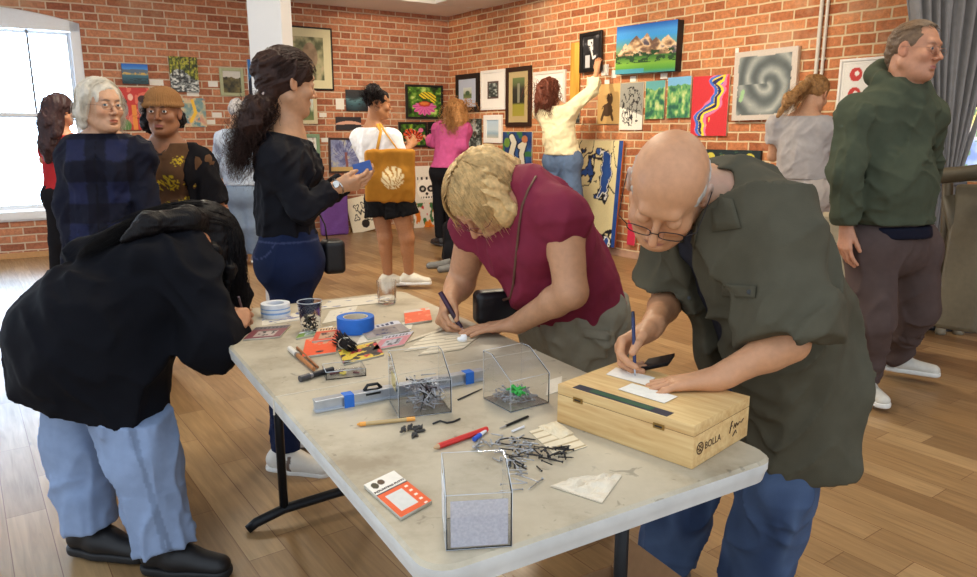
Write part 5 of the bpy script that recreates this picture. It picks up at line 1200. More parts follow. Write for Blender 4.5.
    s.box(nk+H_.rt*.080+H_.fw*.095-H_.up*.045, A(.006,.045,.055), frame(nrm(H_.rt*1.0-H_.fw*.45), H_.up), rr=.004, k=.012)
    s.ell(hc, A(.084,.1,.105), R, k=.004, op='-')
    H_.part('collar', s, .0045, olive)
    # chest pocket flaps
    for (px, py, Y_, w_) in ((738,292,1.50,.062),(659,287,1.72,.05)):
        s = S(); c = P(px, py, Y_); s.box(c, A(w_,.006,.028), frame(H_.rt, A(0,0,1)), rr=.005); s.box(c-A(0,0,.045)+A(0,.012,0), A(w_,.005,.05), frame(H_.rt, A(0,0,1)), rr=.005, k=.004)
    # t-shirt
    s = S(); H_.torso(s, .010); s.plane(J['neck']-H_.up*.005, H_.up); s.plane(J['pel'], (0,0,-1)); s.disp = cloth_disp(.01, A(.1,0,1), 12, 4, 5)
    H_.part('undershirt', s, .009, fabric('grey_tee', (44,44,52)))
    s = S(); s.k = .03
    for q in 'RL': H_.leg_(s, q, .018, .022, .085, 1.97)
    s.cone(J['hipR'], J['hipL'], .14, .14, k=.05); s.cone(J['pel'], (J['hipR']+J['hipL'])/2, .16, .15, flat=1.15, ax=H_.fp, k=.05); s.disp = lambda p: .022*(folds(p, A(.25,0,1), 10, 3.5, 17)-.5)+.006*(folds(p, A(1,0,.4), 16, 5, 4)-.5)
    b1, b2 = lin((42,56,84)), lin((84,102,132))
    H_.part('jeans', s, .007, fabric('blue_denim_attr', attr=True, bump=.3, bs=500), lambda p: b1+(b2-b1)*(np.clip(folds(p, A(.1,0,1), 9, 2.5, 23)*1.2-.25, 0, 1)*.6+.3*noise(p*14, 3))[:,None])
    for q in 'RL': H_.shoe(q, (60,54,50), (80,76,72), h=.009)
    HUM['bald'] = H_
for k, fn in dict(girl=hooded_girl, bob=bob_woman, beanie=beanie_woman, pony=ponytail_woman, tote=tote_girl, pink=pink_person, hang=hanging_woman, red=red_person, shirt=shirt_person, tee=grey_tee_woman, hoodie=hoodie_man, maroon=maroon_woman, bald=bald_man).items():
    if want(k): 
        import time; t0 = time.time(); fn(); print('built', k, round(time.time()-t0, 1))
# ------------------------------------------------------------------ folding table
TC = A(-.217,1.927,0); eL = nrm(A(-.512,.859,0)); eS = nrm(A(.859,.512,0)); TR = np.stack([eL, -eS, A(0,0,1)], 1) if np.linalg.det(np.stack([eL, -eS, A(0,0,1)], 1)) > 0 else np.stack([eL, eS, A(0,0,1)], 1)
TZ = .74
def T(px, py, dz=0.): return PZ(px, py, TZ+dz)
def plastic_top():
    m = mat('table_plastic', (196,184,160), .45, var=.0); nt = m.node_tree; N = nt.nodes; L = nt.links; b = N['Principled BSDF']; tc = N.new('ShaderNodeTexCoord')
    n1 = N.new('ShaderNodeTexNoise'); n1.inputs['Scale'].default_value = 3.2; n1.inputs['Detail'].default_value = 8; n1.inputs['Roughness'].default_value = .65; L.new(tc.outputs['Object'], n1.inputs['Vector'])
    r1 = N.new('ShaderNodeValToRGB'); e = r1.color_ramp.elements; e[0].position = .33; e[0].color = (*lin((150,136,112)), 1); e[1].position = .68; e[1].color = (*lin((200,188,164)), 1); x = e.new(.5); x.color = (*lin((186,174,150)), 1); L.new(n1.outputs[0], r1.inputs[0])
    n2 = N.new('ShaderNodeTexNoise'); n2.inputs['Scale'].default_value = 26; n2.inputs['Detail'].default_value = 5; n2.inputs['Distortion'].default_value = 1.4; L.new(tc.outputs['Object'], n2.inputs['Vector'])
    r2 = N.new('ShaderNodeMapRange'); r2.inputs[1].default_value = .64; r2.inputs[2].default_value = .72; r2.inputs[3].default_value = 1; r2.inputs[4].default_value = .62; L.new(n2.outputs[0], r2.inputs[0])
    sc = N.new('ShaderNodeVectorMath'); sc.operation = 'SCALE'; L.new(r1.outputs[0], sc.inputs[0]); L.new(r2.outputs[0], sc.inputs['Scale'])
    for l in list(b.inputs['Base Color'].links): L.remove(l)
    L.new(sc.outputs[0], b.inputs['Base Color']); return m
root = empty('folding_table', tuple(TC), 'long scuffed off-white folding table strewn with tools and hardware', 'table')
hl, hs_, rc = .902, .385, .05
poly = []
for cx, cy, a0 in ((hl-rc,hs_-rc,0),(-hl+rc,hs_-rc,90),(-hl+rc,-hs_+rc,180),(hl-rc,-hs_+rc,270)):
    for k in range(7): a = math.radians(a0+15*k); poly.append((cx+rc*math.cos(a), cy+rc*math.sin(a)))
def shrink(pl, d): return [(x*(1-d/hl), y*(1-d/hs_)) for x, y in pl]
g = G(); lay = [(.006,TZ),(0,TZ-.006),(0,TZ-.022),(.003,TZ-.030),(.006,TZ-.046),(.02,TZ-.048)]
V = []; F = []; n = len(poly)
for d, z in lay: V += [TC+TR@A(x, y, z) for x, y in shrink(poly, d)]
for i in range(len(lay)-1):
    for k in range(n): F.append((i*n+k, (i+1)*n+k, (i+1)*n+(k+1)%n, i*n+(k+1)%n))
F.append(tuple(range(n))); F.append(tuple((len(lay)-1)*n+k for k in range(n-1,-1,-1)))
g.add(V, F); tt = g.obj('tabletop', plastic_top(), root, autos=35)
tt.data.materials.append(mat('table_edge', (206,206,202), .5, var=.10, vscale=14))  # cleaner edge than the stained top, paler still to stand for daylight on it
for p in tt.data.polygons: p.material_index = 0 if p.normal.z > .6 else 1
g = G(); su = (A(-.514,1.683,0)-TC)@eL
g.box(TC+eL*su+A(0,0,TZ+.0006), (.0012,hs_-.004,.0006), TR); g.tube([TC+eL*su+TR@A(0,0,0)*0-eS*(hs_+.001)+A(0,0,TZ-.004), TC+eL*su-eS*(hs_+.002)+A(0,0,TZ-.045)], .0022, 6)
g.obj('seam', mat('seam_pale', (208,200,184), .6), root)
blk = mat('black_steel', (22,24,28), .45, .3)
for sgn in (1, -1):
    c = TC+eL*(sgn*.66)
    fr = None
    g = G(); g.tube([c-eS*.33+A(0,0,.012), c-eS*.30+A(0,0,.03), c-eS*.2+A(0,0,.055), c+A(0,0,.065), c+eS*.2+A(0,0,.055), c+eS*.30+A(0,0,.03), c+eS*.33+A(0,0,.012)], [.016,.018,.018,.018,.018,.018,.016], 8)
    fr = g.obj('foot_bar', blk, root, smooth=True)
    for s2 in (-1, 1):
        g = G(); g.tube([c+eS*s2*.20+A(0,0,.055), c+eS*s2*.20+A(0,0,TZ-.05)], .0155, 10); g.obj('leg', blk, root, smooth=True)
    g = G(); g.tube([c-eS*.2+A(0,0,TZ-.11), c+eS*.2+A(0,0,TZ-.11)], .011, 8); g.tube([c+A(0,0,TZ-.11), c-eL*sgn*.32+A(0,0,TZ-.055)], .009, 8); g.obj('brace', blk, root, smooth=True)
for s2 in (-1, 1):
    g = G(); g.tube([TC+eL*-.80+eS*s2*.33+A(0,0,TZ-.058), TC+eL*.80+eS*s2*.33+A(0,0,TZ-.058)], .012, 8); g.obj('rail', blk, root, smooth=True)
# ------------------------------------------------------------------ pictures
def n2(u, v, s, seed=0, oct=3):
    r = 0; a = 1; t = 0
    for o in range(oct):
        r = r+a*noise(np.stack([u*s, v*s, np.full_like(u, seed*7.3)], 1), seed+o); t += a; a *= .5; s *= 2.1
    return r/t
def mixc(c, m, cc):
    m = np.clip(m, 0, 1)[:,None]; return c*(1-m)+np.asarray(cc, float)*m
def base(u, c): return np.tile(np.asarray(c, float), (len(u), 1))
def seg(u, v, pts, w):
    d = np.full(len(u), 9.)
    for (a, b), (c, e) in zip(pts, pts[1:]):
        dx, dy = c-a, e-b; t = np.clip(((u-a)*dx+(v-b)*dy)/(dx*dx+dy*dy+1e-9), 0, 1); d = np.minimum(d, np.hypot(u-a-t*dx, v-b-t*dy))
    return (d < w).astype(float)
def disc(u, v, x, y, r, ry=None): return (((u-x)/r)**2+((v-y)/(ry or r))**2 < 1).astype(float)
def ramp(t, stops):
    t = np.clip(t, 0, 1); xs = [s_[0] for s_ in stops]; cs = np.array([s_[1] for s_ in stops], float)
    return np.stack([np.interp(t, xs, cs[:,i]) for i in range(3)], 1)
def p_lake(u, v):
    c = ramp(v, [(0,(30,60,70)),(.42,(60,110,130)),(.5,(170,160,110)),(.62,(120,150,170)),(.7,(80,150,215)),(1,(24,92,190))])
    c = mixc(c, (v < .66+.12*n2(u,v*0,5,1)) & (v > .5), (90,110,130)); c = mixc(c, ((v > .45) & (v < .58) & (n2(u,v,12,2) > .5))*1., (206,170,90)); return mixc(c, (v < .3)*.5*(n2(u,v*3,6,3) > .5), (20,34,40))
def p_birch(u, v):
    c = ramp(n2(u, v, 12, 3), [(.3,(40,52,26)),(.5,(120,130,40)),(.62,(190,186,70)),(.8,(60,70,50))]); 
    w = v < .5+.15*np.sin(u*5); c2 = ramp(n2(u*1.5, v*3, 8, 9), [(.35,(40,44,48)),(.5,(120,128,130)),(.65,(220,224,220))]); c[w] = c2[w]
    for x in (.08,.2,.33,.7,.85,.95): c = mixc(c, (np.abs(u-x-.02*v) < .014)*(v > .45), (50,44,34))
    return c
def p_green(u, v, s1=(150,170,110), s2=(60,80,50), sk=(190,210,210)):
    c = ramp(n2(u, v, 6, 5), [(.3,s2),(.7,s1)]); return mixc(c, v > .62+.2*n2(u,v*0,4,2), sk)
def p_faces(u, v):
    c = base(u, (196,54,52)); c = mixc(c, n2(u,v,5,4) > .58, (220,110,90))
    for x, y, r in ((.18,.5,.15),(.78,.55,.17)):
        c = mixc(c, disc(u,v,x,y,r,r*1.3), (130,120,120)); c = mixc(c, disc(u,v,x-.05,y+.06,.03), (40,30,34)); c = mixc(c, disc(u,v,x+.06,y+.06,.03), (40,30,34)); c = mixc(c, disc(u,v,x,y-.1,.05,.02), (170,60,60)); c = mixc(c, disc(u,v,x,y+r*1.1,r*.9,.09), (60,40,44))
    c = mixc(c, disc(u,v,.2,.1,.18,.16), (90,130,70)); c = mixc(c, (np.abs(u-.5) < .07)*(v < .6), (226,140,60)); return mixc(c, disc(u,v,.42,.78,.08), (240,190,170))
def p_pastel(u, v):
    c = ramp(n2(u, v, 4, 6), [(.3,(120,150,150)),(.5,(210,190,150)),(.7,(190,120,110))]); c = mixc(c, seg(u,v,[(.4,.2),(.6,.5),(.5,.9)],.06), (236,190,60)); return mixc(c, n2(u,v,7,8) > .62, (100,140,150))
def p_peak(u, v): return mixc(ramp(v, [(0,(20,50,90)),(.5,(60,120,170)),(1,(40,110,190))]), v < .35+.3*np.abs(np.sin(u*4)), (26,38,60))
def p_portrait(u, v):
    c = ramp(n2(u, v, 5, 7), [(.3,(90,96,70)),(.6,(170,168,130)),(.8,(200,180,150))]); return mixc(c, disc(u,v,.55,.55,.25,.32)*.7, (150,120,100))
def p_teal(u, v): return mixc(ramp(v+.15*np.sin(u*5), [(0,(24,30,36)),(.4,(52,84,96)),(.6,(90,130,140)),(.75,(40,50,58)),(1,(54,54,58))]), n2(u,v*4,6,3) > .66, (30,40,46))
def p_wave(u, v): return mixc(base(u, (44,42,48)), (np.abs(v-.45-.12*np.sin(u*3)) < .06+.28*u*(1-u))*1., (206,160,140))
def p_tree(u, v):
    c = ramp(n2(u, v, 9, 8), [(.3,(96,104,150)),(.55,(150,160,200)),(.75,(190,190,170))]); d = np.hypot(u-.5, v-.6); c = mixc(c, (np.abs(np.sin(np.arctan2(v-.35,u-.5)*13+d*9)) < .3)*(d < .4), (86,84,130))
    c = mixc(c, (np.abs(u-.5-.02*np.sin(v*9)) < .04)*(v < .6), (140,90,90)); return mixc(c, v < .14, (200,170,110))
def p_cone(u, v):
    c = ramp(n2(u, v, 6, 2), [(.3,(16,30,12)),(.5,(70,120,30)),(.62,(190,220,110)),(.8,(235,240,200))]); an = np.arctan2(v-.35, u-.5); d = np.hypot(u-.5, (v-.33)*1.25)
    pet = (d < .36*(.7+.3*np.abs(np.cos(an*6)))) & (v < .46); c = mixc(c, pet, (226,106,176)); c = mixc(c, pet*(np.abs(np.sin(an*6)) < .25), (180,60,130)); c = mixc(c, disc(u,v,.5,.43,.18,.09), (196,70,50)); c = mixc(c, disc(u,v,.5,.45,.13,.05), (226,130,60))
    w = (disc(u,v,.56,.72,.22,.12)+disc(u,v,.76,.62,.09,.16)); c = mixc(c, w, (236,214,50)); c = mixc(c, w*(np.sin((u*.8+v)*60) > .5), (24,22,16)); return c
def p_monarch(u, v):
    c = ramp(n2(u, v, 7, 5), [(.3,(12,22,10)),(.55,(60,110,30)),(.75,(170,200,60))]); w = disc(u,v,.4,.5,.28,.28)+disc(u,v,.68,.4,.22,.26); c = mixc(c, w, (216,70,30)); c = mixc(c, w*(np.sin(np.arctan2(v-.3,u-.55)*16) > .55), (20,14,12)); c = mixc(c, w*(n2(u,v,26,3) > .72), (240,236,220)); return mixc(c, disc(u,v,.82,.7,.1), (230,120,170))
def p_dark(u, v): return mixc(mixc(base(u, (16,18,16)), n2(u,v,7,4) > .6, (60,110,50)), n2(u,v,11,6) > .7, (220,190,180))
def p_ink(u, v, seed=1):
    return mixc(ramp(n2(u, v*2, 5, seed), [(.35,(40,46,44)),(.55,(110,120,116)),(.7,(190,200,196))]), n2(u,v,14,seed+3) > .68, (20,24,24))
def p_land(u, v): return mixc(ramp(v, [(0,(130,140,90)),(.35,(90,110,70)),(.5,(190,196,170)),(1,(206,214,216))]), disc(u,v,.5,.5,.25,.2), (70,96,70))
def p_tall(u, v):
    c = ramp(v, [(0,(160,150,60)),(.3,(150,146,56)),(.36,(40,44,34)),(.7,(50,50,44)),(.82,(90,100,66)),(1,(110,130,80))]); return mixc(c, (np.abs(u-.5) < .1)*(v > .35)*(v < .85), (140,140,120))
def p_sea(u, v): return ramp(v+.1*n2(u,v,5,1), [(0,(200,190,170)),(.3,(150,180,200)),(.5,(196,214,224)),(1,(180,206,226))])
def p_white(u, v): return mixc(base(u, (232,230,222)), n2(u,v,5,3) > .66, (196,180,170))
def p_dance(u, v):
    c = ramp(n2(u,v,4,2), [(.3,(24,46,100)),(.7,(50,96,160))]); c = mixc(c, n2(u,v,5,11) > .6, (60,120,70))
    for pts, w in (([(.35,.1),(.3,.4),(.4,.7),(.32,.85)],.10),([(.7,.08),(.65,.4),(.75,.68),(.6,.6)],.09)):
        c = mixc(c, seg(u,v,pts,w+.02), (30,40,60)); c = mixc(c, seg(u,v,pts,w-.015), (226,224,206))
    c = mixc(c, disc(u,v,.76,.80,.1), (190,120,80)); return mixc(c, disc(u,v,.15,.7,.1,.14), (110,150,60))
def p_gold(u, v): return ramp(n2(u, v*.3, 4, 2), [(.3,(190,140,50)),(.7,(232,186,86))])
def p_bwphoto(u, v):
    c = ramp(n2(u, v, 5, 12), [(.3,(10,10,12)),(.6,(40,40,44)),(.75,(120,120,124))]); c = mixc(c, (np.abs(u-.45) < .16)*(np.abs(v-.72) < .16)*(n2(u,v,9,4) > .4), (216,216,216)); c = mixc(c, (np.abs(u-.3) < .14)*(np.abs(v-.22) < .2), (190,190,192)); return mixc(c, seg(u,v,[(.5,.6),(.62,.3),(.75,.35)],.04), (220,220,220))
def p_tetons(u, v):
    c = ramp(v, [(0,(60,140,150)),(.08,(80,150,60)),(.2,(120,170,60)),(.35,(60,110,50)),(.42,(120,150,90)),(.75,(60,150,220)),(.85,(70,150,220)),(1,(30,92,180))])
    def ridge(x): return .36+.42*np.maximum.reduce([1-np.abs(x-.34)*3.2, (1-np.abs(x-.52)*3.4)*1.08, 1-np.abs(x-.16)*4-.35, 1-np.abs(x-.86)*3.2-.12, 1-np.abs(x-.68)*3.6-.15, 0*x])
    r = ridge(u+.03*(n2(u,v,8,3)-.5))+.05*(n2(u,v*0,14,1)-.5); m = (v < r) & (v > .36)
    rock = ramp(n2(u+v*.6, v-u*.5, 9, 5), [(.35,(110,84,70)),(.5,(196,160,120)),(.6,(232,206,170)),(.72,(84,76,90))]); c[m] = rock[m]
    c = mixc(c, (v < .42+.06*n2(u,v,10,7)) & (v > .22) & (n2(u,v*2,14,8) > .5), (30,66,36)); return mixc(c, (v < .1) & (u < .5), (70,150,170))
def p_horse(u, v): return mixc(base(u, (206,170,110)), np.clip(disc(u,v,.45,.35,.26,.16)+disc(u,v,.55,.62,.14,.16)+seg(u,v,[(.3,.3),(.2,.12)],.05)+seg(u,v,[(.6,.3),(.7,.12)],.05),0,1)*(n2(u,v,9,4) > .38), (78,58,40))
def p_sketch(u, v):
    c = mixc(base(u, (150,150,142)), v+.2*u < .5, (226,224,214)); m = (np.abs(n2(u,v,6,15)-.5) < .035)*disc(u,v,.5,.5,.45,.42); c = mixc(c, m, (36,36,38)); return mixc(c, (np.abs(n2(u,v,10,18)-.5) < .05)*disc(u,v,.35,.3,.25,.2), (60,60,60))
def p_moss(u, v, seed=1, sky=(110,170,190)):
    c = ramp(n2(u, v, 7, seed), [(.3,(40,96,80)),(.5,(96,160,96)),(.65,(170,196,120)),(.8,(216,216,160))]); return mixc(c, v > .72+.15*n2(u,v,4,seed+3), sky)
def p_spark(u, v):
    c = base(u, (206,50,58)); pts = [(.35,.05),(.2,.25),(.38,.42),(.62,.5),(.78,.7),(.62,.88),(.85,.95)]
    for w, cc, o in ((.13,(230,120,160),0),(.09,(60,110,200),.03),(.06,(246,214,60),-.02),(.028,(40,40,90),.01)): c = mixc(c, seg(u+o+.05*np.sin(v*22), v, pts, w), cc)
    return mixc(c, (n2(u,v,12,3) > .68)*(v < .35)*disc(u,v,.38,.2,.25,.2), (250,230,80))
def p_swirl(u, v):
    d = np.hypot(u-.55, (v-.52)*.9); an = np.arctan2(v-.52, u-.55); c = ramp(.5+.35*np.sin(d*26+an*1.5+3*n2(u,v,3,3))+.25*(n2(u,v,8,4)-.5), [(0,(70,78,80)),(.5,(112,120,120)),(.85,(150,156,152)),(1,(196,198,192))]); e = np.minimum(np.minimum(u,1-u), np.minimum(v,1-v)); c = mixc(c, (e < .06+.04*n2(u,v,6,2))*1., (196,186,176)); return mixc(c, seg(u,v,[(.14,.3),(.17,.42)],.03), (150,190,140))
def p_leaf(u, v):
    c = base(u, (22,40,44)); 
    for x in (.12,.35,.58,.82): c = mixc(c, disc(u,v,x,.55+.1*np.sin(x*9),.085,.22), (196,186,70)); c = mixc(c, disc(u,v,x+.1,.28,.06,.13), (120,150,140))
    return mixc(c, n2(u,v,10,3) > .68, (60,90,70))
def p_redwhite(u, v):
    c = base(u, (230,228,222)); 
    for x, y, r in ((.3,.3,.16),(.7,.7,.2),(.3,.75,.16),(.7,.28,.17)): c = mixc(c, disc(u,v,x,y,r), (196,50,44)); c = mixc(c, disc(u,v,x+.02,y+.02,r*.35), (240,236,230))
    return c
def p_map(u, v):
    n = n2(u*.8, v*1.25, 3.4, 21, 4); c = ramp(n2(u,v,6,2), [(.3,(28,62,128)),(.7,(46,88,160))]); land = (n > .38)*(u > .05)*(u < .92)*(v > .04); c = mixc(c, land, (222,208,160)); ed = (np.abs(n-.38) < .014)*(u > .04)*(u < .93); c = mixc(c, ed, (20,24,36)); c = mixc(c, ((n > .345) & (n < .366))*(u > .55), (230,228,220))
    return mixc(c, (np.abs(n2(u,v,3.,33,2)-.5) < .010)*land, (24,26,36))
def p_doodle(u, v):
    c = base(u, (234,228,206)); 
    for i, (x, y) in enumerate(((.3,.72),(.55,.75),(.75,.62),(.25,.42),(.7,.35))): an = np.arctan2(v-y, u-x); d = np.hypot(u-x, v-y); c = mixc(c, (np.abs(d-.07-.03*np.sin(an*3+i)) < .018)*1., (28,26,26))
    c = mixc(c, disc(u,v,.5,.22,.14,.12), (30,28,28)); return mixc(c, seg(u,v,[(.35,.6),(.4,.5),(.45,.62),(.6,.45)],.02), (30,28,28))
def p_skull(u, v):
    c = base(u, (232,228,218)); c = mixc(c, disc(u,v,.5,.62,.33,.17), (250,248,240)); 
    for x in (.36,.64): c = mixc(c, disc(u,v,x,.63,.12,.055), (24,22,24)); c = mixc(c, disc(u,v,x,.63,.05,.022), (220,216,206))
    c = mixc(c, disc(u,v,.5,.55,.05,.025), (30,26,28)); c = mixc(c, (np.abs(v-.49) < .015)*(np.abs(u-.5) < .2)*(np.sin(u*70) > 0), (30,26,28)); c = mixc(c, (np.abs(v-.8) < .02)*(np.abs(u-.5) < .3)*(np.sin(u*40) > .2), (40,36,40))
    return mixc(mixc(mixc(c, (v < .4)*(n2(u,v,6,3) > .5), (226,130,40)), (v < .4)*(n2(u,v,8,9) > .58), (60,120,70)), (v < .36)*(n2(u,v,9,12) > .64), (200,50,60))
def p_screen(u, v): return mixc(ramp(n2(u, v, 6, 5), [(.3,(130,150,200)),(.5,(180,196,226)),(.65,(226,206,190)),(.8,(240,220,120))]), n2(u,v,11,8) > .64, (120,150,110))
def p_plain(c): return lambda u, v: base(u, c)
PAINT = mat('paint_attr', attr=True, rough=.55, var=.05, vscale=80)
def sheet(name, O, R, w, h, fn, parent=None, thick=.018, res=.006, side=(226,220,206), rough=None, m=None, nmax=110):
    """painted panel: centre O, columns right/up/normal; front is a fine grid"""
    nx = int(np.clip(w/res, 6, nmax)); ny = int(np.clip(h/res, 6, nmax)); U, Vv = np.meshgrid(np.linspace(0,1,nx+1), np.linspace(0,1,ny+1)); u, v = U.ravel(), Vv.ravel()
    V = O+np.outer((u-.5)*w, R[:,0])+np.outer((v-.5)*h, R[:,1])+R[:,2]*thick/2; col = lin(fn(u, v)); i = np.arange((nx+1)*(ny+1)).reshape(ny+1, nx+1)
    F = np.stack([i[:-1,:-1].ravel(), i[:-1,1:].ravel(), i[1:,1:].ravel(), i[1:,:-1].ravel()], 1); n = len(V)
    c = [O+R@A(sx*w/2, sy*h/2, sz*thick/2) for sz in (1,-1) for sx, sy in ((-1,-1),(1,-1),(1,1),(-1,1))]
    V = np.concatenate([V, np.array(c)]); col = np.concatenate([col, np.tile(lin(side), (8, 1))])
    F = np.concatenate([F, np.array([[n,n+4,n+5,n+1],[n+1,n+5,n+6,n+2],[n+2,n+6,n+7,n+3],[n+3,n+7,n+4,n],[n+7,n+6,n+5,n+4]])])
    return mesh_np(name, V, F, m or PAINT, parent, col, smooth=False, origin=tuple(O))
def bars(name, O, R, w, h, fw, depth, m, parent, dz=0.):
    g = G()
    for sx in (-1, 1): g.box(O+R@A(sx*(w/2-fw/2), 0, dz), (fw/2, h/2, depth/2), R, bev=min(fw, depth)*.15)
    for sy in (-1, 1): g.box(O+R@A(0, sy*(h/2-fw/2), dz), (w/2-fw*.98, fw/2, depth/2), R, bev=min(fw, depth)*.15)
    return g.obj(name, m, parent)
def picture(label, which, rect, fn, frame=None, matb=None, depth=.022, roll=0., cat='painting', group=None, lift=0., lean=0., res=.006, name=None, side=(226,220,206)):
    x0, y0, x1, y1 = rect; xc, yc = (x0+x1)/2, (y0+y1)/2; d, n = (dA, nA) if which == 'A' else (dB, nB)
    off = depth/2+.004+lift
    O = onwall(xc, yc, which, off); w = abs((onwall(x1, yc, which, off)-onwall(x0, yc, which, off))@d); h = abs(onwall(xc, y0, which, off)[2]-onwall(xc, y1, which, off)[2])
    up = A(0,0,1.)*math.cos(lean)-n*math.sin(lean); nn = n*math.cos(lean)+A(0,0,1.)*math.sin(lean)
    if lean: O = O+n*(h/2*math.sin(lean)+.01)
    r = d*math.cos(roll)+up*math.sin(roll); up = up*math.cos(roll)-d*math.sin(roll); R = np.stack([r, up, nn], 1)
    if frame is None:
        o = sheet(name or 'painting', O, R, w, h, fn, None, depth, res, side); tag(o, label, cat, group); return o, O, R, w, h
    rgb, fw = frame; root = empty(name or 'framed_picture', tuple(O-R[:,1]*h/2), label, cat, group)
    fw = fw*w; bars('frame', O, R, w, h, fw, depth+.008, mat('frame_%d_%d_%d' % tuple(rgb), rgb, .4, var=.04), root)
    iw, ih = w-2*fw, h-2*fw
    if matb:
        mc, mf = matb; mw = mf*w; bars('mat_board', O, R, iw+.002, ih+.002, mw, .006, mat('mat_%d_%d_%d' % tuple(mc), mc, .8, var=.02), root); iw -= 2*mw; ih -= 2*mw
    sheet('picture', O-R[:,2]*.004, R, iw+.004, ih+.004, fn, root, .008, res, (200,200,200)); return root, O, R, w, h
BK = (26,24,24)
picture('small blue lake and mountain canvas near the window', 'A', (122,64,148,84), p_lake, depth=.035, side=(20,40,60))
picture('forest stream canvas with yellow-green trees and grey rapids', 'A', (170,57,198,92), p_birch, depth=.03, side=(40,40,30))
picture('small landscape in a pale green frame', 'A', (220,68,244,96), lambda u, v: p_green(u, v, (120,110,70), (50,50,40), (206,206,200)), ((166,172,136),.13))
picture('red canvas with two painted faces behind the silver-haired person', 'A', (117,88,151,130), p_faces, depth=.02)
picture('pastel abstract picture with a yellow stroke right of the tan beanie', 'A', (180,98,206,127), p_pastel, depth=.015)
picture('blue mountain canvas half hidden by the white column', 'A', (248,60,268,95), p_peak, depth=.03)
picture('large portrait drawing in thin black frame with wide cream border', 'A', (284,27,333,90), p_portrait, (BK,.03), ((214,208,170),.16))
picture('small picture in cream frame under the large portrait', 'A', (299,95,317,124), p_land, ((206,196,160),.2))
picture('small picture in sage green frame behind the ponytailed person', 'A', (301,134,320,165), p_white, ((130,160,130),.18))
picture('dark canvas with a teal glowing arc left of the tote bag person', 'A', (346,90,371,111), p_teal, depth=.02, side=(40,40,44))
picture('narrow dark canvas with a pink wing-like streak', 'A', (336,117,361,130), p_wave, depth=.02, side=(40,40,44))
picture('pale violet tree painting in thin dark frame', 'A', (329,138,364,173), p_tree, ((66,52,48),.05), roll=-.02)
picture('framed photo of a pink coneflower with yellow butterfly', 'A', (406,85,443,119), p_cone, (BK,.05), cat='picture', res=.005)
picture('framed photo of an orange butterfly among leaves', 'A', (399,122,427,147), p_monarch, (BK,.06), cat='picture', res=.005)
picture('small dark framed flower photo beside the pink blouse', 'A', (428,122,441,148), p_dark, (BK,.08), cat='picture')
picture('white poster of a decorated skull with orange and green flowers leaning at the wall', 'A', (411,166,440,227), p_skull, depth=.012, lean=.08, lift=.02, cat='poster', res=.008, name='poster')
picture('white poster with black doodles tilted against the wall', 'A', (348,196,377,231), p_doodle, depth=.012, roll=.16, lean=.10, lift=.03, cat='poster', res=.007, name='poster')
picture('landscape in black frame with pale blue border nearest the corner', 'B', (456,74,479,112), p_land, (BK,.12), ((186,196,214),.2))
picture('white framed print with small dark-bordered scene', 'B', (481,70,505,110), lambda u, v: mixc(p_ink(u, v, 3), (np.minimum(np.minimum(u,1-u),np.minimum(v,1-v)) < .1)*1., (90,70,64)), ((232,230,224),.07), ((236,234,228),.2))
picture('tall dark framed picture with tan border', 'B', (506,67,531,127), p_tall, ((50,32,24),.11), ((186,166,120),.15))
picture('white framed print partly behind the person reaching up', 'B', (533,71,565,112), p_white, ((224,218,208),.06), ((238,234,226),.1))
picture('small white framed pale seascape', 'B', (484,115,502,143), p_sea, ((236,236,232),.16))
picture('dark grey abstract panel behind the pink blouse', 'B', (466,119,481,148), lambda u, v: p_ink(u, v, 7), depth=.02, side=(50,50,50))
picture('blue canvas with white dancing shapes', 'B', (503,132,532,168), p_dance, depth=.02)
picture('tall narrow golden panel beside the hanging photo', 'B', (571,43,580,100), p_gold, depth=.02, side=(200,150,60))
picture('small dark print at the reaching person\'s waist', 'B', (571,100,580,123), lambda u, v: p_ink(u, v, 11)*.6, depth=.015)
picture('black framed monochrome photo held up by the person in cream', 'B', (580,32,602,72), p_bwphoto, ((18,16,16),.12), lift=.03, cat='picture', roll=.02)
picture('mountain range landscape on thick canvas', 'B', (618,24,678,73), p_tetons, depth=.09, roll=-.015, side=(40,44,50), res=.007)
picture('tan panel with dark bronze-like figure', 'B', (598,84,620,124), p_horse, depth=.015)
picture('grey and white ink sketch of curving forms', 'B', (620,83,643,130), p_sketch, depth=.012)
picture('green mossy landscape canvas, left of the two', 'B', (646,81,665,119), lambda u, v: p_moss(u, v, 1, (100,170,170)), depth=.02, roll=.01)
picture('green landscape canvas with blue cloudy sky, right of the two', 'B', (668,77,691,118), lambda u, v: p_moss(u, v, 9, (120,180,220)), depth=.025, roll=.01)
picture('red canvas with a colourful zigzag figure', 'B', (692,76,728,136), p_spark, depth=.02)
picture('large grey swirling abstract canvas', 'B', (734,50,796,120), p_swirl, depth=.05, roll=.015, res=.008)
picture('dark canvas with yellow leaf shapes low on the wall', 'B', (704,150,760,171), p_leaf, depth=.03, side=(20,30,34))
picture('white framed picture with red and white round shapes', 'B', (838,58,888,112), p_redwhite, ((232,230,224),.05), ((236,234,228),.05))
picture('large blue and cream map-like abstract leaning against the wall', 'B', (575,141,622,244), p_map, depth=.025, lean=.07, lift=.02, res=.008, side=(200,120,60))
picture('small red panel at the foot of the wall', 'B', (629,219,637,245), p_plain((196,40,70)), depth=.012, lean=.05, lift=.01)
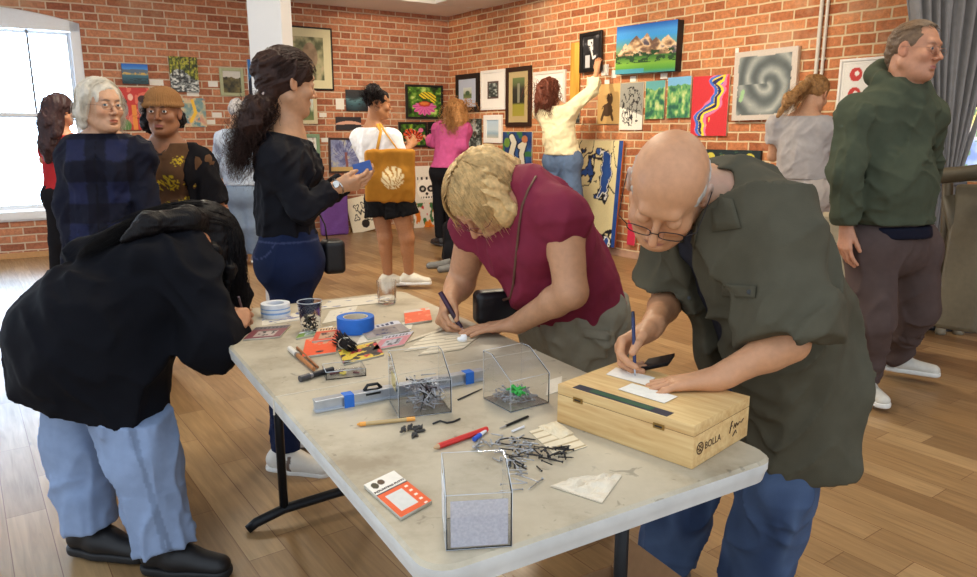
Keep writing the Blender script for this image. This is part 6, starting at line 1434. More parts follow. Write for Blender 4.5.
# labels beside the pictures
wc_ = mat('card_white', (226,224,216), .7, var=.02)
for which, pts in (('A', [(156.5,82.5,11,5),(193,94,10,4),(213,84,8,5),(217,115,8,4.5),(323,115,7,4),(325,140,7,4),(340,104,8,10),(211,122,7,4)]), ('B', [(605,70,9,10),(614,74,6,7),(607,82,6,4),(633,79,7,5),(664,76,8,5),(737,51,3.5,5),(763,169,7,10)])):
    for px, py, w_, h_ in pts:
        d, n = (dA, nA) if which == 'A' else (dB, nB); O = onwall(px, py, which, .004); s_ = np.linalg.norm(O-A(0,0,CH))/FOC
        g = G(); g.box(O, (w_*s_*.52, h_*s_*.5, .0015), np.stack([d, A(0,0,1.), n], 1)); o = g.obj('label_card', wc_, None, origin=tuple(O))
        tag(o, 'small white caption card on the back-left brick wall' if which == 'A' else 'small white caption card on the right brick wall', 'card', 'caption cards on the back-left wall' if which == 'A' else 'caption cards on the right wall')
# pale whitewashed patches and bricks in the masonry are in the wall material
# ------------------------------------------------------------------ props against the walls
g = G(); c = onwall(334, 214, 'A', .16); s = S(); s.box(A(c[0],c[1],.35), A(.19,.05,.35), np.stack([dA,-nA,A(0,0,1.)],1)@np.eye(3), rr=.03); s.disp = lambda p: .008*(noise(p*14, 2)-.5)
V, F = nets(s, .012); o = mesh_np('folded_mat', V, F, mat('purple_vinyl', (112,72,150), .5)); tag(o, 'purple folded mat standing against the back wall', 'mat')
def blob(name, label, cat, S_, h, m, origin=None):
    V, F = nets(S_, h); o = mesh_np(name, V, F, m, origin=origin); return tag(o, label, cat)
b = P(453, 262, 6.9); b = PZ(453, 262, 0); s = S(); s.box(b+A(0,.0,.22), A(.11,.09,.22), rotz(.3), rr=.06); s.ell(b+A(0,-.08,.14), A(.09,.05,.11)); s.disp = lambda p: .02*(folds(p, A(0,0,1), 9, 4, 3)-.5); s.plane(b+A(0,0,.003), (0,0,-1))
blob('backpack', 'black backpack standing on the floor behind the blond person', 'bag', s, .010, fabric('black_nylon', (24,24,28)))
for i, (px, py, dd) in enumerate(((446,268,(-1,-.2,0)),(456,271,(-.9,-.5,0)))):
    b = PZ(px, py, 0); t = nrm(A(*dd)); s = S(); s.cone(b+A(0,0,.04), b+t*.17+A(0,0,.03), .042, .034); s.cone(b+A(0,0,.05), b-t*.02+A(0,0,.07), .04, .036); s.plane(b+A(0,0,.002), (0,0,-1)); s.ell(b-t*.01+A(0,0,.11), A(.03,.03,.03), op='-', k=.01)
    blob('shoe', ('grey shoe on the floor just left of the backpack', 'grey shoe on the floor, front one of the pair by the backpack')[i], 'shoe', s, .008, fabric('grey_canvas', (120,120,118)))
# black handbag at the ponytailed person's hip
c = P(333, 256, 3.02); root = empty('handbag', (c[0],c[1],c[2]-.07), 'small black handbag at the dark jeans\' right hip', 'bag'); s = S(); s.box(c, A(.045,.05,.07), rotz(.4), rr=.02); V, F = nets(s, .006); mesh_np('bag_body', V, F, mat('bag_leather', (22,20,22), .4, bump=.2), root)
g = G(); g.tube([c+A(-.02,0,.06), c+A(-.03,.01,.13), c+A(-.06,.0,.2)], .006, 6, flat=.5); g.obj('strap', mat('bag_leather'), root, smooth=True)
# beige low cabinet behind the hoodie
Y0 = 4.5; pl, pr = P(818, 312, Y0), P(905, 300, Y0+.2); z1 = P(830, 216, Y0)[2]
r_ = nrm(A(dB[0], dB[1], 0)); r_ = nrm(A(1,-.45,0)); R = np.stack([r_, A(-r_[1], r_[0], 0), A(0,0,1.)], 1)
cb = A(pl[0]+.27, Y0-.0, 0); root = empty('low_cabinet', tuple(cb), 'beige low cabinet behind the green sweatshirt', 'cabinet')
mb = mat('beige_laminate', (178,166,140), .5); g = G(); g.box(cb+A(0,0,z1/2+.03), (.27,.15,z1/2-.03), R, bev=.006); g.box(cb+A(0,0,.03), (.25,.13,.03), R); g.obj('body', mb, root)
for sx in (-1, 1):
    g = G(); g.box(cb+R@A(sx*.133,-.158,z1/2+.03), (.127,.008,z1/2-.07), R, bev=.003); dr = g.obj('door', mb, root)
    g = G(); g.box(cb+R@A(sx*.03,-.172,z1*.72), (.006,.008,.05), R, bev=.002); g.obj('handle', mat('handle_metal', (150,146,140), .3, .8), dr)
# olive folded stand with a padded rail at the far right
ol = mat('olive_vinyl', (78,70,54), .5, bump=.1); Yr = 3.95
root = empty('folded_stand', tuple(PZ(955, 338, 0)), 'olive-brown folded stand with thick horizontal rail and slanted panel at the right edge', 'stand')
g = G(); g.tube([P(922,175,4.15), P(938,176,4.1), P(962,174,3.95), P(1010,168,3.8)], [.04,.045,.042,.042], 14); g.obj('rail', ol, root, smooth=True)
g = G(); R = frame(nrm(P(1000,180,3.9)-P(975,180,4.0)), (0.22,0,1)); c = (P(975,185,3.95)+P(962,328,3.95))/2; g.box(c, (.11,.035,.40), R, bev=.02); g.obj('panel', mat('olive_panel', (98,88,68), .55), root)
g = G(); g.tube([P(948,182,4.15), P(945,250,4.15), P(938,318,4.15)], .028, 10); g.tube([P(936,318,4.12), P(978,322,4.0)], .024, 10); g.obj('post', mat('olive_dark', (72,62,46), .5), root, smooth=True)
g = G(); g.tube([P(948,196,4.1), P(955,230,4.05), P(948,262,4.05)], .035, 10); g.obj('knuckle', ol, root, smooth=True)
for px in (940, 958, 985): g = G(); b = PZ(px, 334, 0); g.tube([b+A(0,0,.03), b+A(0,.0,.17)], .022, 10); g.lathe(b, [(0,0),(.035,0),(.035,.02),(.03,.045),(0,.05)], 14); g.obj('caster', mat('caster_grey', (130,122,104), .5), root, smooth=True)
# grey tied-back curtain
Yc = 4.95; tie = P(944, 182, Yc); tops = [P(x, -70, Yc) for x in (902, 1030)]
V = []; F = []; ns, nt = 140, 60
for j in range(nt+1):
    t = j/nt
    for i in range(ns+1):
        s_ = i/ns; top = tops[0]*(1-s_)+tops[1]*s_; ph = s_*2*math.pi*9
        if t < .72:
            q = t/.72; e = q**(1.0+1.1*s_) if s_ < .5 else q**1.55; bx = tie[0]+(s_-.5)*.16; x = top[0]*(1-e)+bx*e; sag = 0
            if s_ < .12: x = x
            z = top[2]*(1-q)+tie[2]*q
        else:
            q = (t-.72)/.28; x = tie[0]+(s_-.5)*(.16+.15*q); z = tie[2]*(1-q)+.03*q
        am = .05*(1-.55*min(1, t/.72)); V.append(A(x, Yc+am*math.sin(ph+1.5*math.sin(t*3))+.012*math.sin(ph*2.3), z))
for j in range(nt):
    for i in range(ns): a = j*(ns+1)+i; F.append((a, a+1, a+ns+2, a+ns+1))
root = empty('curtain', (tie[0], Yc, 0), 'grey floor-length curtain tied back at the right', 'curtain')
o = mesh_np('drape', np.array(V), F, fabric('curtain_grey', (138,136,136), .9), root); md = o.modifiers.new('s', 'SOLIDIFY'); md.thickness = .004
g = G(); g.tube([tie+A(.13*math.cos(a), .09*math.sin(a), .01*math.sin(a)) for a in np.linspace(0,6.283,25)], .014, 8); g.obj('tieback', fabric('tieback_grey', (96,96,100)), root, smooth=True)
g = G(); g.tube([A(tops[0][0]-.1, Yc, tops[0][2]+.02), A(tops[1][0]+.1, Yc, tops[1][2]+.02)], .018, 10); g.obj('rod', mat('rod_black', (30,30,32), .4, .6), root, smooth=True)
# bright screen seen past the curtain
O = P(972, 143, 4.95); R = np.stack([nrm(A(1,-.3,0)), A(0,0,1.), nrm(A(-.3,-1,0))], 1)
root = empty('display_screen', tuple(O-A(0,0,.25)), 'bright screen showing pastel leaves beyond the curtain', 'screen')
scm = mat('screen_glow', attr=True, rough=.3, var=0, emit=.9)
sheet('display', O, R, .42, .46, p_screen, root, .02, .008, (40,40,44), m=scm); bars('bezel', O, R, .46, .50, .02, .03, mat('bezel', (60,60,64), .4), root)
g = G(); g.box(O-R[:,2]*.02-A(0,0,.62), (.03,.02,.40), R); g.box(A(O[0],O[1],.02)-R[:,2]*.02, (.2,.15,.02), R, bev=.005); g.obj('stand', mat('bezel', (60,60,64), .4), root)
# ------------------------------------------------------------------ things on the table
def at_top(px, py): p = T(px, py); return A(p[0], p[1], TZ)
def flat(name, label, cat, a, b, d, fn, thick=.003, group=None, z=TZ, res=.0022, lift=0., m=None, side=(210,205,190), warp=0.):
    """flat thing lying on a surface; a near-left, b near-right, d far-left corner pixels"""
    pa, pb, pd = [PZ(*q, z) for q in (a, b, d)]; e1 = pb-pa; e2 = pd-pa; w, h = np.linalg.norm(e1), np.linalg.norm(e2)
    x = e1/w; y = e2/h; R = np.stack([x, y, A(0,0,1.)], 1); O = pa+e1/2+e2/2+A(0,0,thick/2+.0006+lift)
    o = sheet(name, O, R, w, h, fn, None, thick, res, side, m=m)
    if warp:
        for i, v in enumerate(o.data.vertices):
            if v.co.z > 0: v.co.z += warp*(math.sin(v.co.x*90+i*0)*.5+.5)*(.5+.5*math.cos(v.co.y*70))
    return tag(o, label, cat, group)
clear = mat('clear_acrylic', (250,252,255), .04, trans=1, var=0, ior=1.22)
clear2 = mat('clear_cup', (250,252,255), .08, trans=1, var=0, ior=1.25)
steel = mat('screw_steel', (186,186,188), .35, .8, var=.15); dark = mat('screw_dark', (62,60,60), .4, .6, var=.1); brass = mat('screw_brass', (170,140,90), .35, .8)
# --- screws
def screw_proto(L_=.032, r=.0016, m=steel, nail=False):
    g = G(); g.tube([A(-L_/2,0,0), A(L_/2-.004,0,0), A(L_/2,0,0)], [r, r*.85, .0003], 6)
    if nail: g.lathe(A(-L_/2,0,0), [(0,0),(r*2,0),(r*2,.0008),(r,.0014)], 10, (1,0,0))
    else:
        g.lathe(A(-L_/2,0,0), [(0,0),(r*2.1,.0003),(r*2.1,.001),(r,.0032)], 10, (1,0,0))
        for k in range(int(L_/.0032)): g.tube([A(-L_/2+.008+k*.0028, r*1.2*math.cos(a), r*1.2*math.sin(a)) + A(a*.0004,0,0) for a in np.linspace(0,6.283,7)] if k*.0028+.008 < L_-.004 else [A(0,0,0), A(.0001,0,0)], .0004, 3)
    return g
protos = {}
def screws(kind, pts, label, group, L_=.032, r=.0016, m=steel, nail=False, name='screw', seed=1, tilt=0.):
    rg = random.Random(seed); o0 = None
    for i, (x, y, z) in enumerate(pts):
        if o0 is None: o0 = screw_proto(L_, r, m, nail).obj(name, m, None, smooth=True, origin=(0,0,0)); o = o0
        else: o = o0.copy(); LINK(o)
        s_ = rg.uniform(.75, 1.15); o.scale = (s_, s_, s_); o.location = (x, y, z); o.rotation_euler = (rg.uniform(0,6.28), rg.uniform(-tilt, tilt), rg.uniform(0,6.28)); tag(o, label, name, group)
def scatter(cx, cy, rx, ry, n, seed, dz=.0036):
    rg = random.Random(seed); out = []
    for i in range(n):
        a = rg.uniform(0,6.28); q = math.sqrt(rg.random()); p = T(cx+rx*q*math.cos(a), cy+ry*q*math.sin(a)); out.append((p[0], p[1], TZ+dz+rg.uniform(0,.0)+.0018*(i % 4)))
    return out
screws('a', scatter(503,450,30,13,34,3), 'grey steel screw scattered between the red pencil and the paper note', 'loose steel screws in the middle of the table', .030, .0015, steel, seed=4)
screws('b', scatter(528,455,40,16,34,5), 'dark screw scattered between the red pencil and the paper note', 'loose dark screws in the middle of the table', .034, .0014, dark, seed=5)
screws('c', scatter(522,474,18,24,20,6), 'steel nail lying right of the near clear bin', 'loose nails right of the near bin', .045, .0013, steel, nail=True, name='nail', seed=6)
screws('d', scatter(412,430,12,8,9,8), 'dark wall plug in a small heap beside the yellow pencil', 'wall plugs beside the yellow pencil', .022, .0032, mat('plug_grey', (70,66,62), .6), name='wall_plug', seed=8)
p = T(549,424); 
# --- bins
def bin_(label, px, py, yaw, w, d, h, front, lab=None, parts=True, lid=False, yawdeg=True):
    c = at_top(px, py)+A(0,0,.0008); Rz = rotz(math.radians(yaw)); t = .0011; root = empty('clear_bin', tuple(c), label, 'bin')
    g = G(); g.box(c+Rz@A(0,0,t), (w/2, d/2, t), Rz); g.obj('base', clear, root)
    g = G(); g.box(c+Rz@A(0,d/2-t,h/2+t), (w/2, t, h/2-t), Rz); g.obj('back_panel', clear, root)
    g = G(); g.box(c+Rz@A(0,-d/2+t,front/2+t), (w/2, t, front/2-t), Rz); g.obj('front_panel', clear, root)
    for sx in (-1, 1):
        Rs = np.stack([Rz@A(0,1,0), A(0,0,1.), Rz@A(1,0,0)], 1); g = G(); g.prism([(-d/2+2*t, 2*t), (d/2-2*t, 2*t), (d/2-2*t, h), (d/2-d*.3, h), (-d/2+2*t, front)], -t, t, c+Rz@A(sx*(w/2-t),0,0), Rs); g.obj('side_panel', clear, root)
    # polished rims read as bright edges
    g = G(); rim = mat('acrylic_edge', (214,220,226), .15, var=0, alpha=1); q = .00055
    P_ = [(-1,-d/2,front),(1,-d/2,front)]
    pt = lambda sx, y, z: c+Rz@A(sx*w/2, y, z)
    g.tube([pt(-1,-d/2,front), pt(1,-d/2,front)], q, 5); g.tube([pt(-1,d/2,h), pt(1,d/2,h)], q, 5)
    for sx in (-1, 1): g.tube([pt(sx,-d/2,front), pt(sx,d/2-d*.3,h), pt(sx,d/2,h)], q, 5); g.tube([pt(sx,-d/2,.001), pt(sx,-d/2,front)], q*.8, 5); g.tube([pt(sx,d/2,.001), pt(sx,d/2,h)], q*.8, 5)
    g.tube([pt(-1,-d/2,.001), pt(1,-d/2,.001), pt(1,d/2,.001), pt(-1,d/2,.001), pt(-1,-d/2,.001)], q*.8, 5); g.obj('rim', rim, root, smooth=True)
    return root, c, Rz
def fill(c, Rz, w, d, n, hh, seed):
    rg = random.Random(seed); return [tuple(c+Rz@A(rg.uniform(-.5,.5)*(w-.034), rg.uniform(-.5,.5)*(d-.034), .008+hh*(i/n)*rg.uniform(.5,1))) for i in range(n)]
r1, c1, R1 = bin_('clear bin heaped with dark nails and a yellow label on its side', 420, 407, 18, .122, .115, .125, .080)
screws('f', fill(c1+R1@A(.012,0,0), R1, .10, .10, 84, .072, 4), 'steel nail heaped in the clear bin with the yellow label', 'nails in the clear bin', .036, .0015, steel, nail=True, name='nail', seed=14, tilt=.7)
screws('f2', fill(c1+R1@A(.012,0,.012), R1, .07, .08, 9, .05, 6), 'long dark nail sticking up in the clear bin with the yellow label', 'upright dark nails in the clear bin', .050, .0015, dark, nail=True, name='nail', seed=15, tilt=1.3)
g = G(); g.box(c1+R1@A(-.0595,-.0,.070), (.0006,.024,.018), R1, bev=0); g.obj('sticker', mat('sticker_cream', (226,206,140), .6), r1)
r2, c2, R2 = bin_('clear bin with green wall plugs and screws beside the wooden box', 516, 401, 34, .112, .112, .120, .075)
screws('g', fill(c2, R2, .105, .105, 60, .020, 5), 'steel screw lying in the clear bin with the green plugs', 'screws in the clear bin with green plugs', .028, .0014, steel, seed=17, tilt=.2)
screws('g2', fill(c2+R2@A(.01,0,.014), R2, .07, .07, 9, .012, 7), 'bright green wall plug in the clear bin beside the wooden box', 'green plugs in the clear bin', .030, .0030, mat('plug_green', (70,200,90), .5), name='wall_plug', seed=18, tilt=.4)
r3, c3, R3 = bin_('empty clear bin with frosted front at the near end of the table', 476, 533, 7, .102, .095, .118, .092)
g = G(); g.box(c3+R3@A(0,-.0513,.046), (.044,.0006,.038), R3); g.obj('frosted_panel', mat('frosted', (196,196,206), .6, var=.12, vscale=220, alpha=.55), r3)
g = G(); g.box(c3+R3@A(-.0518,-.005,.060), (.0006,.026,.036), R3); g.obj('side_label', mat('label_white', (220,218,212), .6), r3)
# clear lid/tray
c = at_top(344, 374); Rz = rotz(math.radians(20)); root = empty('clear_tray', tuple(c), 'shallow clear plastic tray holding small yellow and dark pieces', 'tray')
g = G(); g.box(c+A(0,0,.002), (.052,.038,.0012), Rz); 
for sx, sy, hx, hy in ((0,-1,.052,.0009),(0,1,.052,.0009),(-1,0,.0009,.038),(1,0,.0009,.038)): g.box(c+Rz@A(sx*.051, sy*.037, .012), (hx,hy,.010), Rz)
g.obj('tray', clear, root); g = G(); g.tube([c+Rz@A(x,y,.022) for x, y in ((-.051,-.037),(.051,-.037),(.051,.037),(-.051,.037),(-.051,-.037))], .0009, 5); g.obj('rim', mat('acrylic_edge'), root, smooth=True)
for i in range(7):
    rg = random.Random(i+60); g = G(); q = c+Rz@A(rg.uniform(-.035,.035), rg.uniform(-.024,.024), .006); g.box(q, (.008,.003,.0022), rotz(rg.uniform(0,3)), bev=.0008); o = g.obj('plug_strip', mat('piece_yellow', (222,196,90), .5) if i % 2 else mat('piece_maroon', (96,50,54), .5)); tag(o, 'small yellow piece in the shallow clear tray' if i % 2 else 'small maroon piece in the shallow clear tray', 'piece', 'yellow pieces in the tray' if i % 2 else 'maroon pieces in the tray')
# --- cup of screws and tumbler
c = at_top(311, 331); root = empty('plastic_cup', tuple(c), 'clear plastic cup half full of dark screws', 'cup')
g = G(); g.lathe(c+A(0,0,.0006), [(0,0),(.029,0),(.030,.004),(.0385,.094),(.0400,.096),(.0400,.0985),(.0372,.0985),(.0288,.004),(0,.002)], 32); g.obj('cup_wall', clear2, root, autos=40)
g = G(); g.tube([c+A(.0387*math.cos(a), .0387*math.sin(a), .098) for a in np.linspace(0,6.283,33)], .0014, 5); g.obj('rim', mat('acrylic_edge'), root, smooth=True)
rg = random.Random(5); screws('h', [tuple(c+A(rg.uniform(-.015,.015), rg.uniform(-.015,.015), .010+.045*i/30)) for i in range(30)], 'dark screw in the clear plastic cup', 'screws in the plastic cup', .030, .0020, dark, seed=21, tilt=.8)
c = at_top(387, 303); g = G(); g.lathe(c+A(0,0,.0006), [(0,0),(.031,0),(.034,.008),(.037,.085),(.0355,.085),(.032,.010),(0,.008)], 16); o = g.obj('glass_tumbler', clear2, None, autos=20); tag(o, 'clear faceted glass tumbler at the far end of the table', 'glass')
# --- rolls of tape
c = at_top(276, 316); root = empty('tape_tub', tuple(c), 'short white round tub of tape with dark centre', 'tape')
g = G(); g.lathe(c, [(.028,.001),(.0485,.001),(.0495,.004),(.0495,.044),(.0485,.047),(.030,.047),(.028,.044)], 36, close=True); g.obj('roll', mat('tape_white', (222,226,232), .45), root, autos=40)
g = G(); g.lathe(c, [(.0498,.014),(.0500,.0145),(.0500,.020),(.0498,.0205)], 36); g.lathe(c, [(.0498,.030),(.0500,.0305),(.0500,.033),(.0498,.0335)], 36); g.obj('stripe', mat('stripe_blue', (130,170,220), .5), root)
g = G(); g.lathe(c, [(0,.030),(.0275,.030),(.0278,.002)], 24); g.obj('core', mat('core_dark', (52,40,42), .7), root)
c = at_top(356, 331); root = empty('painters_tape', tuple(c), 'roll of bright blue painter\'s tape standing flat', 'tape')
g = G(); g.lathe(c, [(.0400,.001),(.0590,.001),(.0595,.003),(.0595,.047),(.0590,.049),(.0400,.049)], 40, close=True); g.obj('roll', mat('tape_blue', (38,106,196), .6), root, autos=40)
g = G(); g.lathe(c, [(.0360,.002),(.0398,.002),(.0398,.048),(.0360,.048)], 40, close=True); g.obj('core', mat('card_core', (210,196,170), .8), root, autos=40)
# --- spirit level
a, b = at_top(316, 414), at_top(485, 381); x = nrm(b-a); R = np.stack([x, np.cross(A(0,0,1.), x), A(0,0,1.)], 1); L_ = np.linalg.norm(b-a); c = (a+b)/2+R@A(0,.012,0)
root = empty('spirit_level', tuple(c), 'silver spirit level with squares of blue tape', 'level'); alu = mat('aluminium', (188,192,198), .35, .6)
g = G(); g.box(c+A(0,0,.0025+.0003), (L_/2,.012,.002), R, bev=.0006); g.box(c+A(0,0,.0275), (L_/2,.012,.0022), R, bev=.0006); g.box(c+A(0,0,.015), (L_/2,.004,.012), R); g.obj('rail', alu, root)
for u in (-.32, .40): g = G(); q = c+R@A(u*L_,0,.0302); g.box(q, (.012,.0124,.0006), R); g.box(c+R@A(u*L_,-.0124,.015), (.012,.0006,.0150), R); g.obj('tape_square', mat('tape_blue', (38,106,196), .6), root)
for u in (-.18, .13): g = G(); q = c+R@A(u*L_,-.001,.024); g.tube([q+R@A(-.018,0,0), q+R@A(.018,0,0)], .008, 14); g.obj('vial_holder', mat('vial_black', (24,26,26), .4), root, smooth=True)
g = G(); q = c+R@A(-.18*L_,-.001,.030); g.tube([q+R@A(-.022,0,0), q+R@A(-.012,0,.012), q+R@A(.012,0,.012), q+R@A(.022,0,0)], .004, 8); g.obj('clip', mat('vial_black', (24,26,26), .4), root, smooth=True)
# --- pencils, pens, tools
def pencil(name, label, cat, p0, p1, r, cols, z=None, n=6, flatz=None):
    """p0,p1 world; cols list of (t0,t1,rgb,r0,r1)"""
    root = empty(name, tuple((p0+p1)/2), label, cat); d = p1-p0
    for nm, t0, t1, rgb, r0, r1, met in cols:
        g = G(); g.tube([p0+d*t0, p0+d*t1], [r0, r1], n, flat=flatz); g.obj(nm, mat('pen_%d_%d_%d' % rgb, rgb, .4, met, var=.03), root, autos=50)
    return root
def lay(px0, py0, px1, py1, r): a, b = T(px0, py0), T(px1, py1); return A(a[0],a[1],TZ+r+.0008), A(b[0],b[1],TZ+r+.0008)
pencil('carpenter_pencil', 'yellow-brown marker with orange ends lying in front of the level', 'pencil', *lay(357,427,415,421,.005), .005, [('tip',0,.05,(220,150,60),.0015,.0045,0),('cap',.05,.15,(232,160,70),.005,.005,0),('barrel',.15,.85,(190,160,110),.0045,.0045,0),('end',.85,1,(232,160,70),.005,.005,0)], n=12)
pencil('carpenter_pencil', 'red carpenter pencil lying across the loose screws', 'pencil', *lay(434,451,487,432,.006), .006, [('tip',0,.08,(196,160,120),.002,.006,0),('barrel',.08,1,(206,44,38),.006,.006,0)], n=6)
pencil('spring_clip', 'blue and white plastic clip beside the red pencil', 'clip', *lay(474,442,486,433,.005), .005, [('blue_end',0,.5,(50,90,190),.005,.005,0),('white_end',.5,1,(226,226,230),.0045,.003,0)], n=8)
pencil('wooden_handle_tool', 'wooden-handled brush with white end beside the orange packets', 'brush', *lay(290,351,314,372,.007), .007, [('head',0,.3,(222,214,200),.008,.008,0),('ferrule',.3,.36,(170,160,150),.0075,.0075,.8),('handle',.36,1,(176,116,70),.0065,.0055,0)], n=12)
pencil('wooden_rod', 'thin wooden rod lying alongside the white-ended brush', 'rod', *lay(297,349,318,369,.004), .004, [('rod',0,1,(160,104,66),.0038,.0035,0)], n=8)
pencil('marker_pen', 'silver and black marker in front of the clear tray', 'marker', *lay(300,382,333,372,.0075), .007, [('cap',0,.28,(92,92,96),.0085,.0085,.7),('band',.28,.36,(150,150,154),.0075,.0075,.8),('barrel',.36,1,(52,52,56),.0075,.0070,.3)], n=14)
pencil('drill_bit', 'long thin dark drill bit behind the bin of green plugs', 'drill bit', *lay(458,401,482,390,.0022), .0022, [('shank',0,.35,(90,90,92),.0022,.0022,.8),('flute',.35,1,(56,56,60),.0020,.0012,.8)], n=6)
pencil('screwdriver_bit', 'black rod with pale tip lying near the bin of green plugs', 'bit', *lay(500,430,528,418,.003), .003, [('tip',0,.2,(180,180,184),.0016,.0022,.8),('shaft',.2,1,(36,36,38),.0030,.0030,.4)], n=8)
pencil('white_rod', 'short white plastic rod below the black rod', 'rod', *lay(512,433,524,428,.0028), .0028, [('rod',0,1,(222,222,226),.0026,.0026,0)], n=8)
g = G(); g.tube([lay(x, y, 0, 400, .0022)[0] for x, y in ((433,425),(440,422),(447,424),(453,423),(460,420))], .0021, 6); o = g.obj('cable_tie', mat('cable_black', (28,28,30), .4), smooth=True); tag(o, 'short curled black cable tie near the nail bin', 'cable tie')
g = G(); rgk = random.Random(9)
root = empty('cable_ties_bundle', tuple(at_top(348,352)), 'bundle of black cable ties bound by a pale band behind the brush', 'cable ties'); 
c = at_top(347, 350); V = []
for i in range(46):
    g2 = G(); a = rgk.uniform(-.5,.5); d0 = nrm(A(-.5+a*.5, .85, 0)); o_ = c+A(rgk.uniform(-.016,.016), rgk.uniform(-.010,.010), .004+rgk.uniform(0,.030)); g2.tube([o_-d0*.045+A(a*.02,0,0), o_, o_+d0*.055+A(0,0,a*.02+.008)], .0018, 4); g.V and None; n_ = len(g.V); g.V += g2.V; g.F += [tuple(k+n_ for k in f) for f in g2.F]; g.Cc += g2.Cc
tag(g.obj('ties', mat('cable_black', (28,28,30), .4), root), kind='stuff')
g = G(); g.tube([c+A(.026*math.cos(a), .004, .018+.018*math.sin(a)) for a in np.linspace(0,6.283,17)], .0018, 5); g.obj('band', mat('band_pale', (206,196,170), .6), root, smooth=True)
# --- printed packets and papers
def p_packet(bgc, c1=(230,226,214), c2=(40,40,44), seed=1, win=None):
    def f(u, v):
        c = base(u, bgc); c = mixc(c, (v > .74)*1., c1); c = mixc(c, (v > .78)*(v < .92)*(np.abs(u-.5) < .38)*(np.sin(u*55+seed) > -.2), c2)
        if win is not None: c = mixc(c, (np.abs(u-.5) < .28)*(np.abs(v-.36) < .24), win); c = mixc(c, (np.abs(u-.5) < .26)*(np.abs(v-.36) < .22)*(n2(u,v,9,seed) > .58), c2)
        return c
    return f
def p_putty(u, v):
    c = base(u, (232,92,40)); c = mixc(c, v > .62, (236,228,214)); c = mixc(c, disc(u,v,.2,.86,.10,.08), (62,58,36)); c = mixc(c, disc(u,v,.42,.88,.10,.07), (84,60,36)); c = mixc(c, (v > .62)*(v < .65), (60,56,60)); c = mixc(c, (np.abs(u-.42) < .27)*(np.abs(v-.32) < .22), (216,214,206)); c = mixc(c, (np.abs(u-.84) < .05)*(np.sin(v*50) > .5)*(v < .6), (250,230,210))
    return c
pk = flat('putty_packet', 'orange packet of mounting putty with a clear window near the table edge', 'packet', (401,521), (432,504), (364,488), p_putty, .006, res=.0012)
pa, pb, pd = [PZ(*q, TZ) for q in ((401,521),(432,504),(364,488))]; x = nrm(pb-pa); y = nrm(pd-pa); w_, h_ = np.linalg.norm(pb-pa), np.linalg.norm(pd-pa); Rt = np.stack([x, y, A(0,0,1.)], 1)
text_mesh('MOUNTING PUTTY', .0082, pa+x*w_*.5+y*h_*.70+A(0,0,.0072), Rt, mat('ink_white_out', (70,52,44), .6), 'lettering', pk)
flat('packet', 'bright orange packet lying alone right of the blue tape', 'packet', (405,326), (432,322), (404,313), lambda u, v: mixc(mixc(base(u, (226,92,48)), v > .82, (200,190,180)), (n2(u,v,5,3) > .6), (236,120,80)), .007)
flat('packet', 'clear and dark printed packet of hardware in front of the blue tape', 'packet', (368,341), (410,333), (358,330), p_packet((150,140,136), (196,196,206), (40,50,90), 2, (120,110,110)), .006, warp=.004)
flat('packet', 'dark reddish printed packet under the hooded writer\'s hand', 'packet', (243,341), (280,338), (256,329), p_packet((120,60,66), (90,80,84), (30,26,30), 3, (176,160,150)), .005)
flat('packet', 'white and green printed packet left of the cable ties', 'packet', (296,340), (330,333), (300,334), p_packet((120,150,60), (232,234,230), (70,110,70), 4, (216,220,210)), .005)
flat('packet', 'orange packet with hang hole in front of the cable ties', 'packet', (302,359), (336,354), (306,341), lambda u, v: mixc(mixc(base(u, (228,88,44)), disc(u,v,.5,.15,.12,.05), (40,36,40)), (v > .55)*(n2(u,v,6,3) > .5), (200,150,120)), .006)
flat('packet', 'red and orange printed packet beside the orange one', 'packet', (312,345), (338,342), (318,332), p_packet((206,84,56), (222,190,150), (80,40,40), 5, (190,150,120)), .005, lift=.006)
flat('packet', 'yellow, black and red printed packet behind the clear tray', 'packet', (344,366), (384,356), (338,352), lambda u, v: mixc(mixc(base(u, (216,186,60)), n2(u,v,6,4) > .55, (44,36,34)), n2(u,v,5,9) > .6, (190,50,50)), .005)
flat('packet', 'pink and grey printed packet near the paper strips', 'packet', (372,352), (404,346), (384,338), p_packet((190,120,130), (180,180,190), (70,70,80), 7, (170,170,178)), .005)
for i, (a, b, d) in enumerate((((262,326),(300,320),(262,318)), ((322,324),(352,318),(330,311)), ((356,345),(410,333),(364,331)), ((318,310),(384,303),(330,301)))):
    flat('paper_sheet', ('cream paper beside the white tape tub', 'cream paper with blue marks behind the screw cup', 'cream paper under the packets right of the blue tape', 'cream paper with blue dashes at the far end of the table')[i], 'paper', a, b, d, lambda u, v, i=i: mixc(base(u, (216,208,190)), (n2(u,v*2,4,i) > .66), (70,84,140)), .0008, lift=-.0004+.0004*i)
for i, (a, b, d) in enumerate((((404,352),(446,346),(428,335)), ((418,356),(462,350),(440,341)), ((404,344),(440,332),(416,338)), ((444,341),(470,338),(452,332)))):
    flat('paper_strip', ('pale ruled paper strip nearest the nail bin', 'pale ruled paper strip, nearest the viewer of the overlapping strips', 'folded pale paper strip pointing towards the maroon blouse', 'pale paper slip under the writing hand of the person in maroon')[i], 'paper', a, b, d, lambda u, v: mixc(base(u, (214,204,180)), np.sin(v*26) > .8, (160,146,120)), .0008, lift=.0005*i+.0006)
flat('paper_note', 'torn paper note with ruled lines beside the wooden box', 'paper', (556,457), (587,447), (529,432), lambda u, v: mixc(base(u, (228,214,184)), (np.sin(v*30) > .75), (176,156,120)), .0012, res=.002)
flat('paper_note', 'small white paper slip between the bin and the wooden box', 'paper', (546,396), (561,391), (548,381), p_plain((222,214,196)), .001)
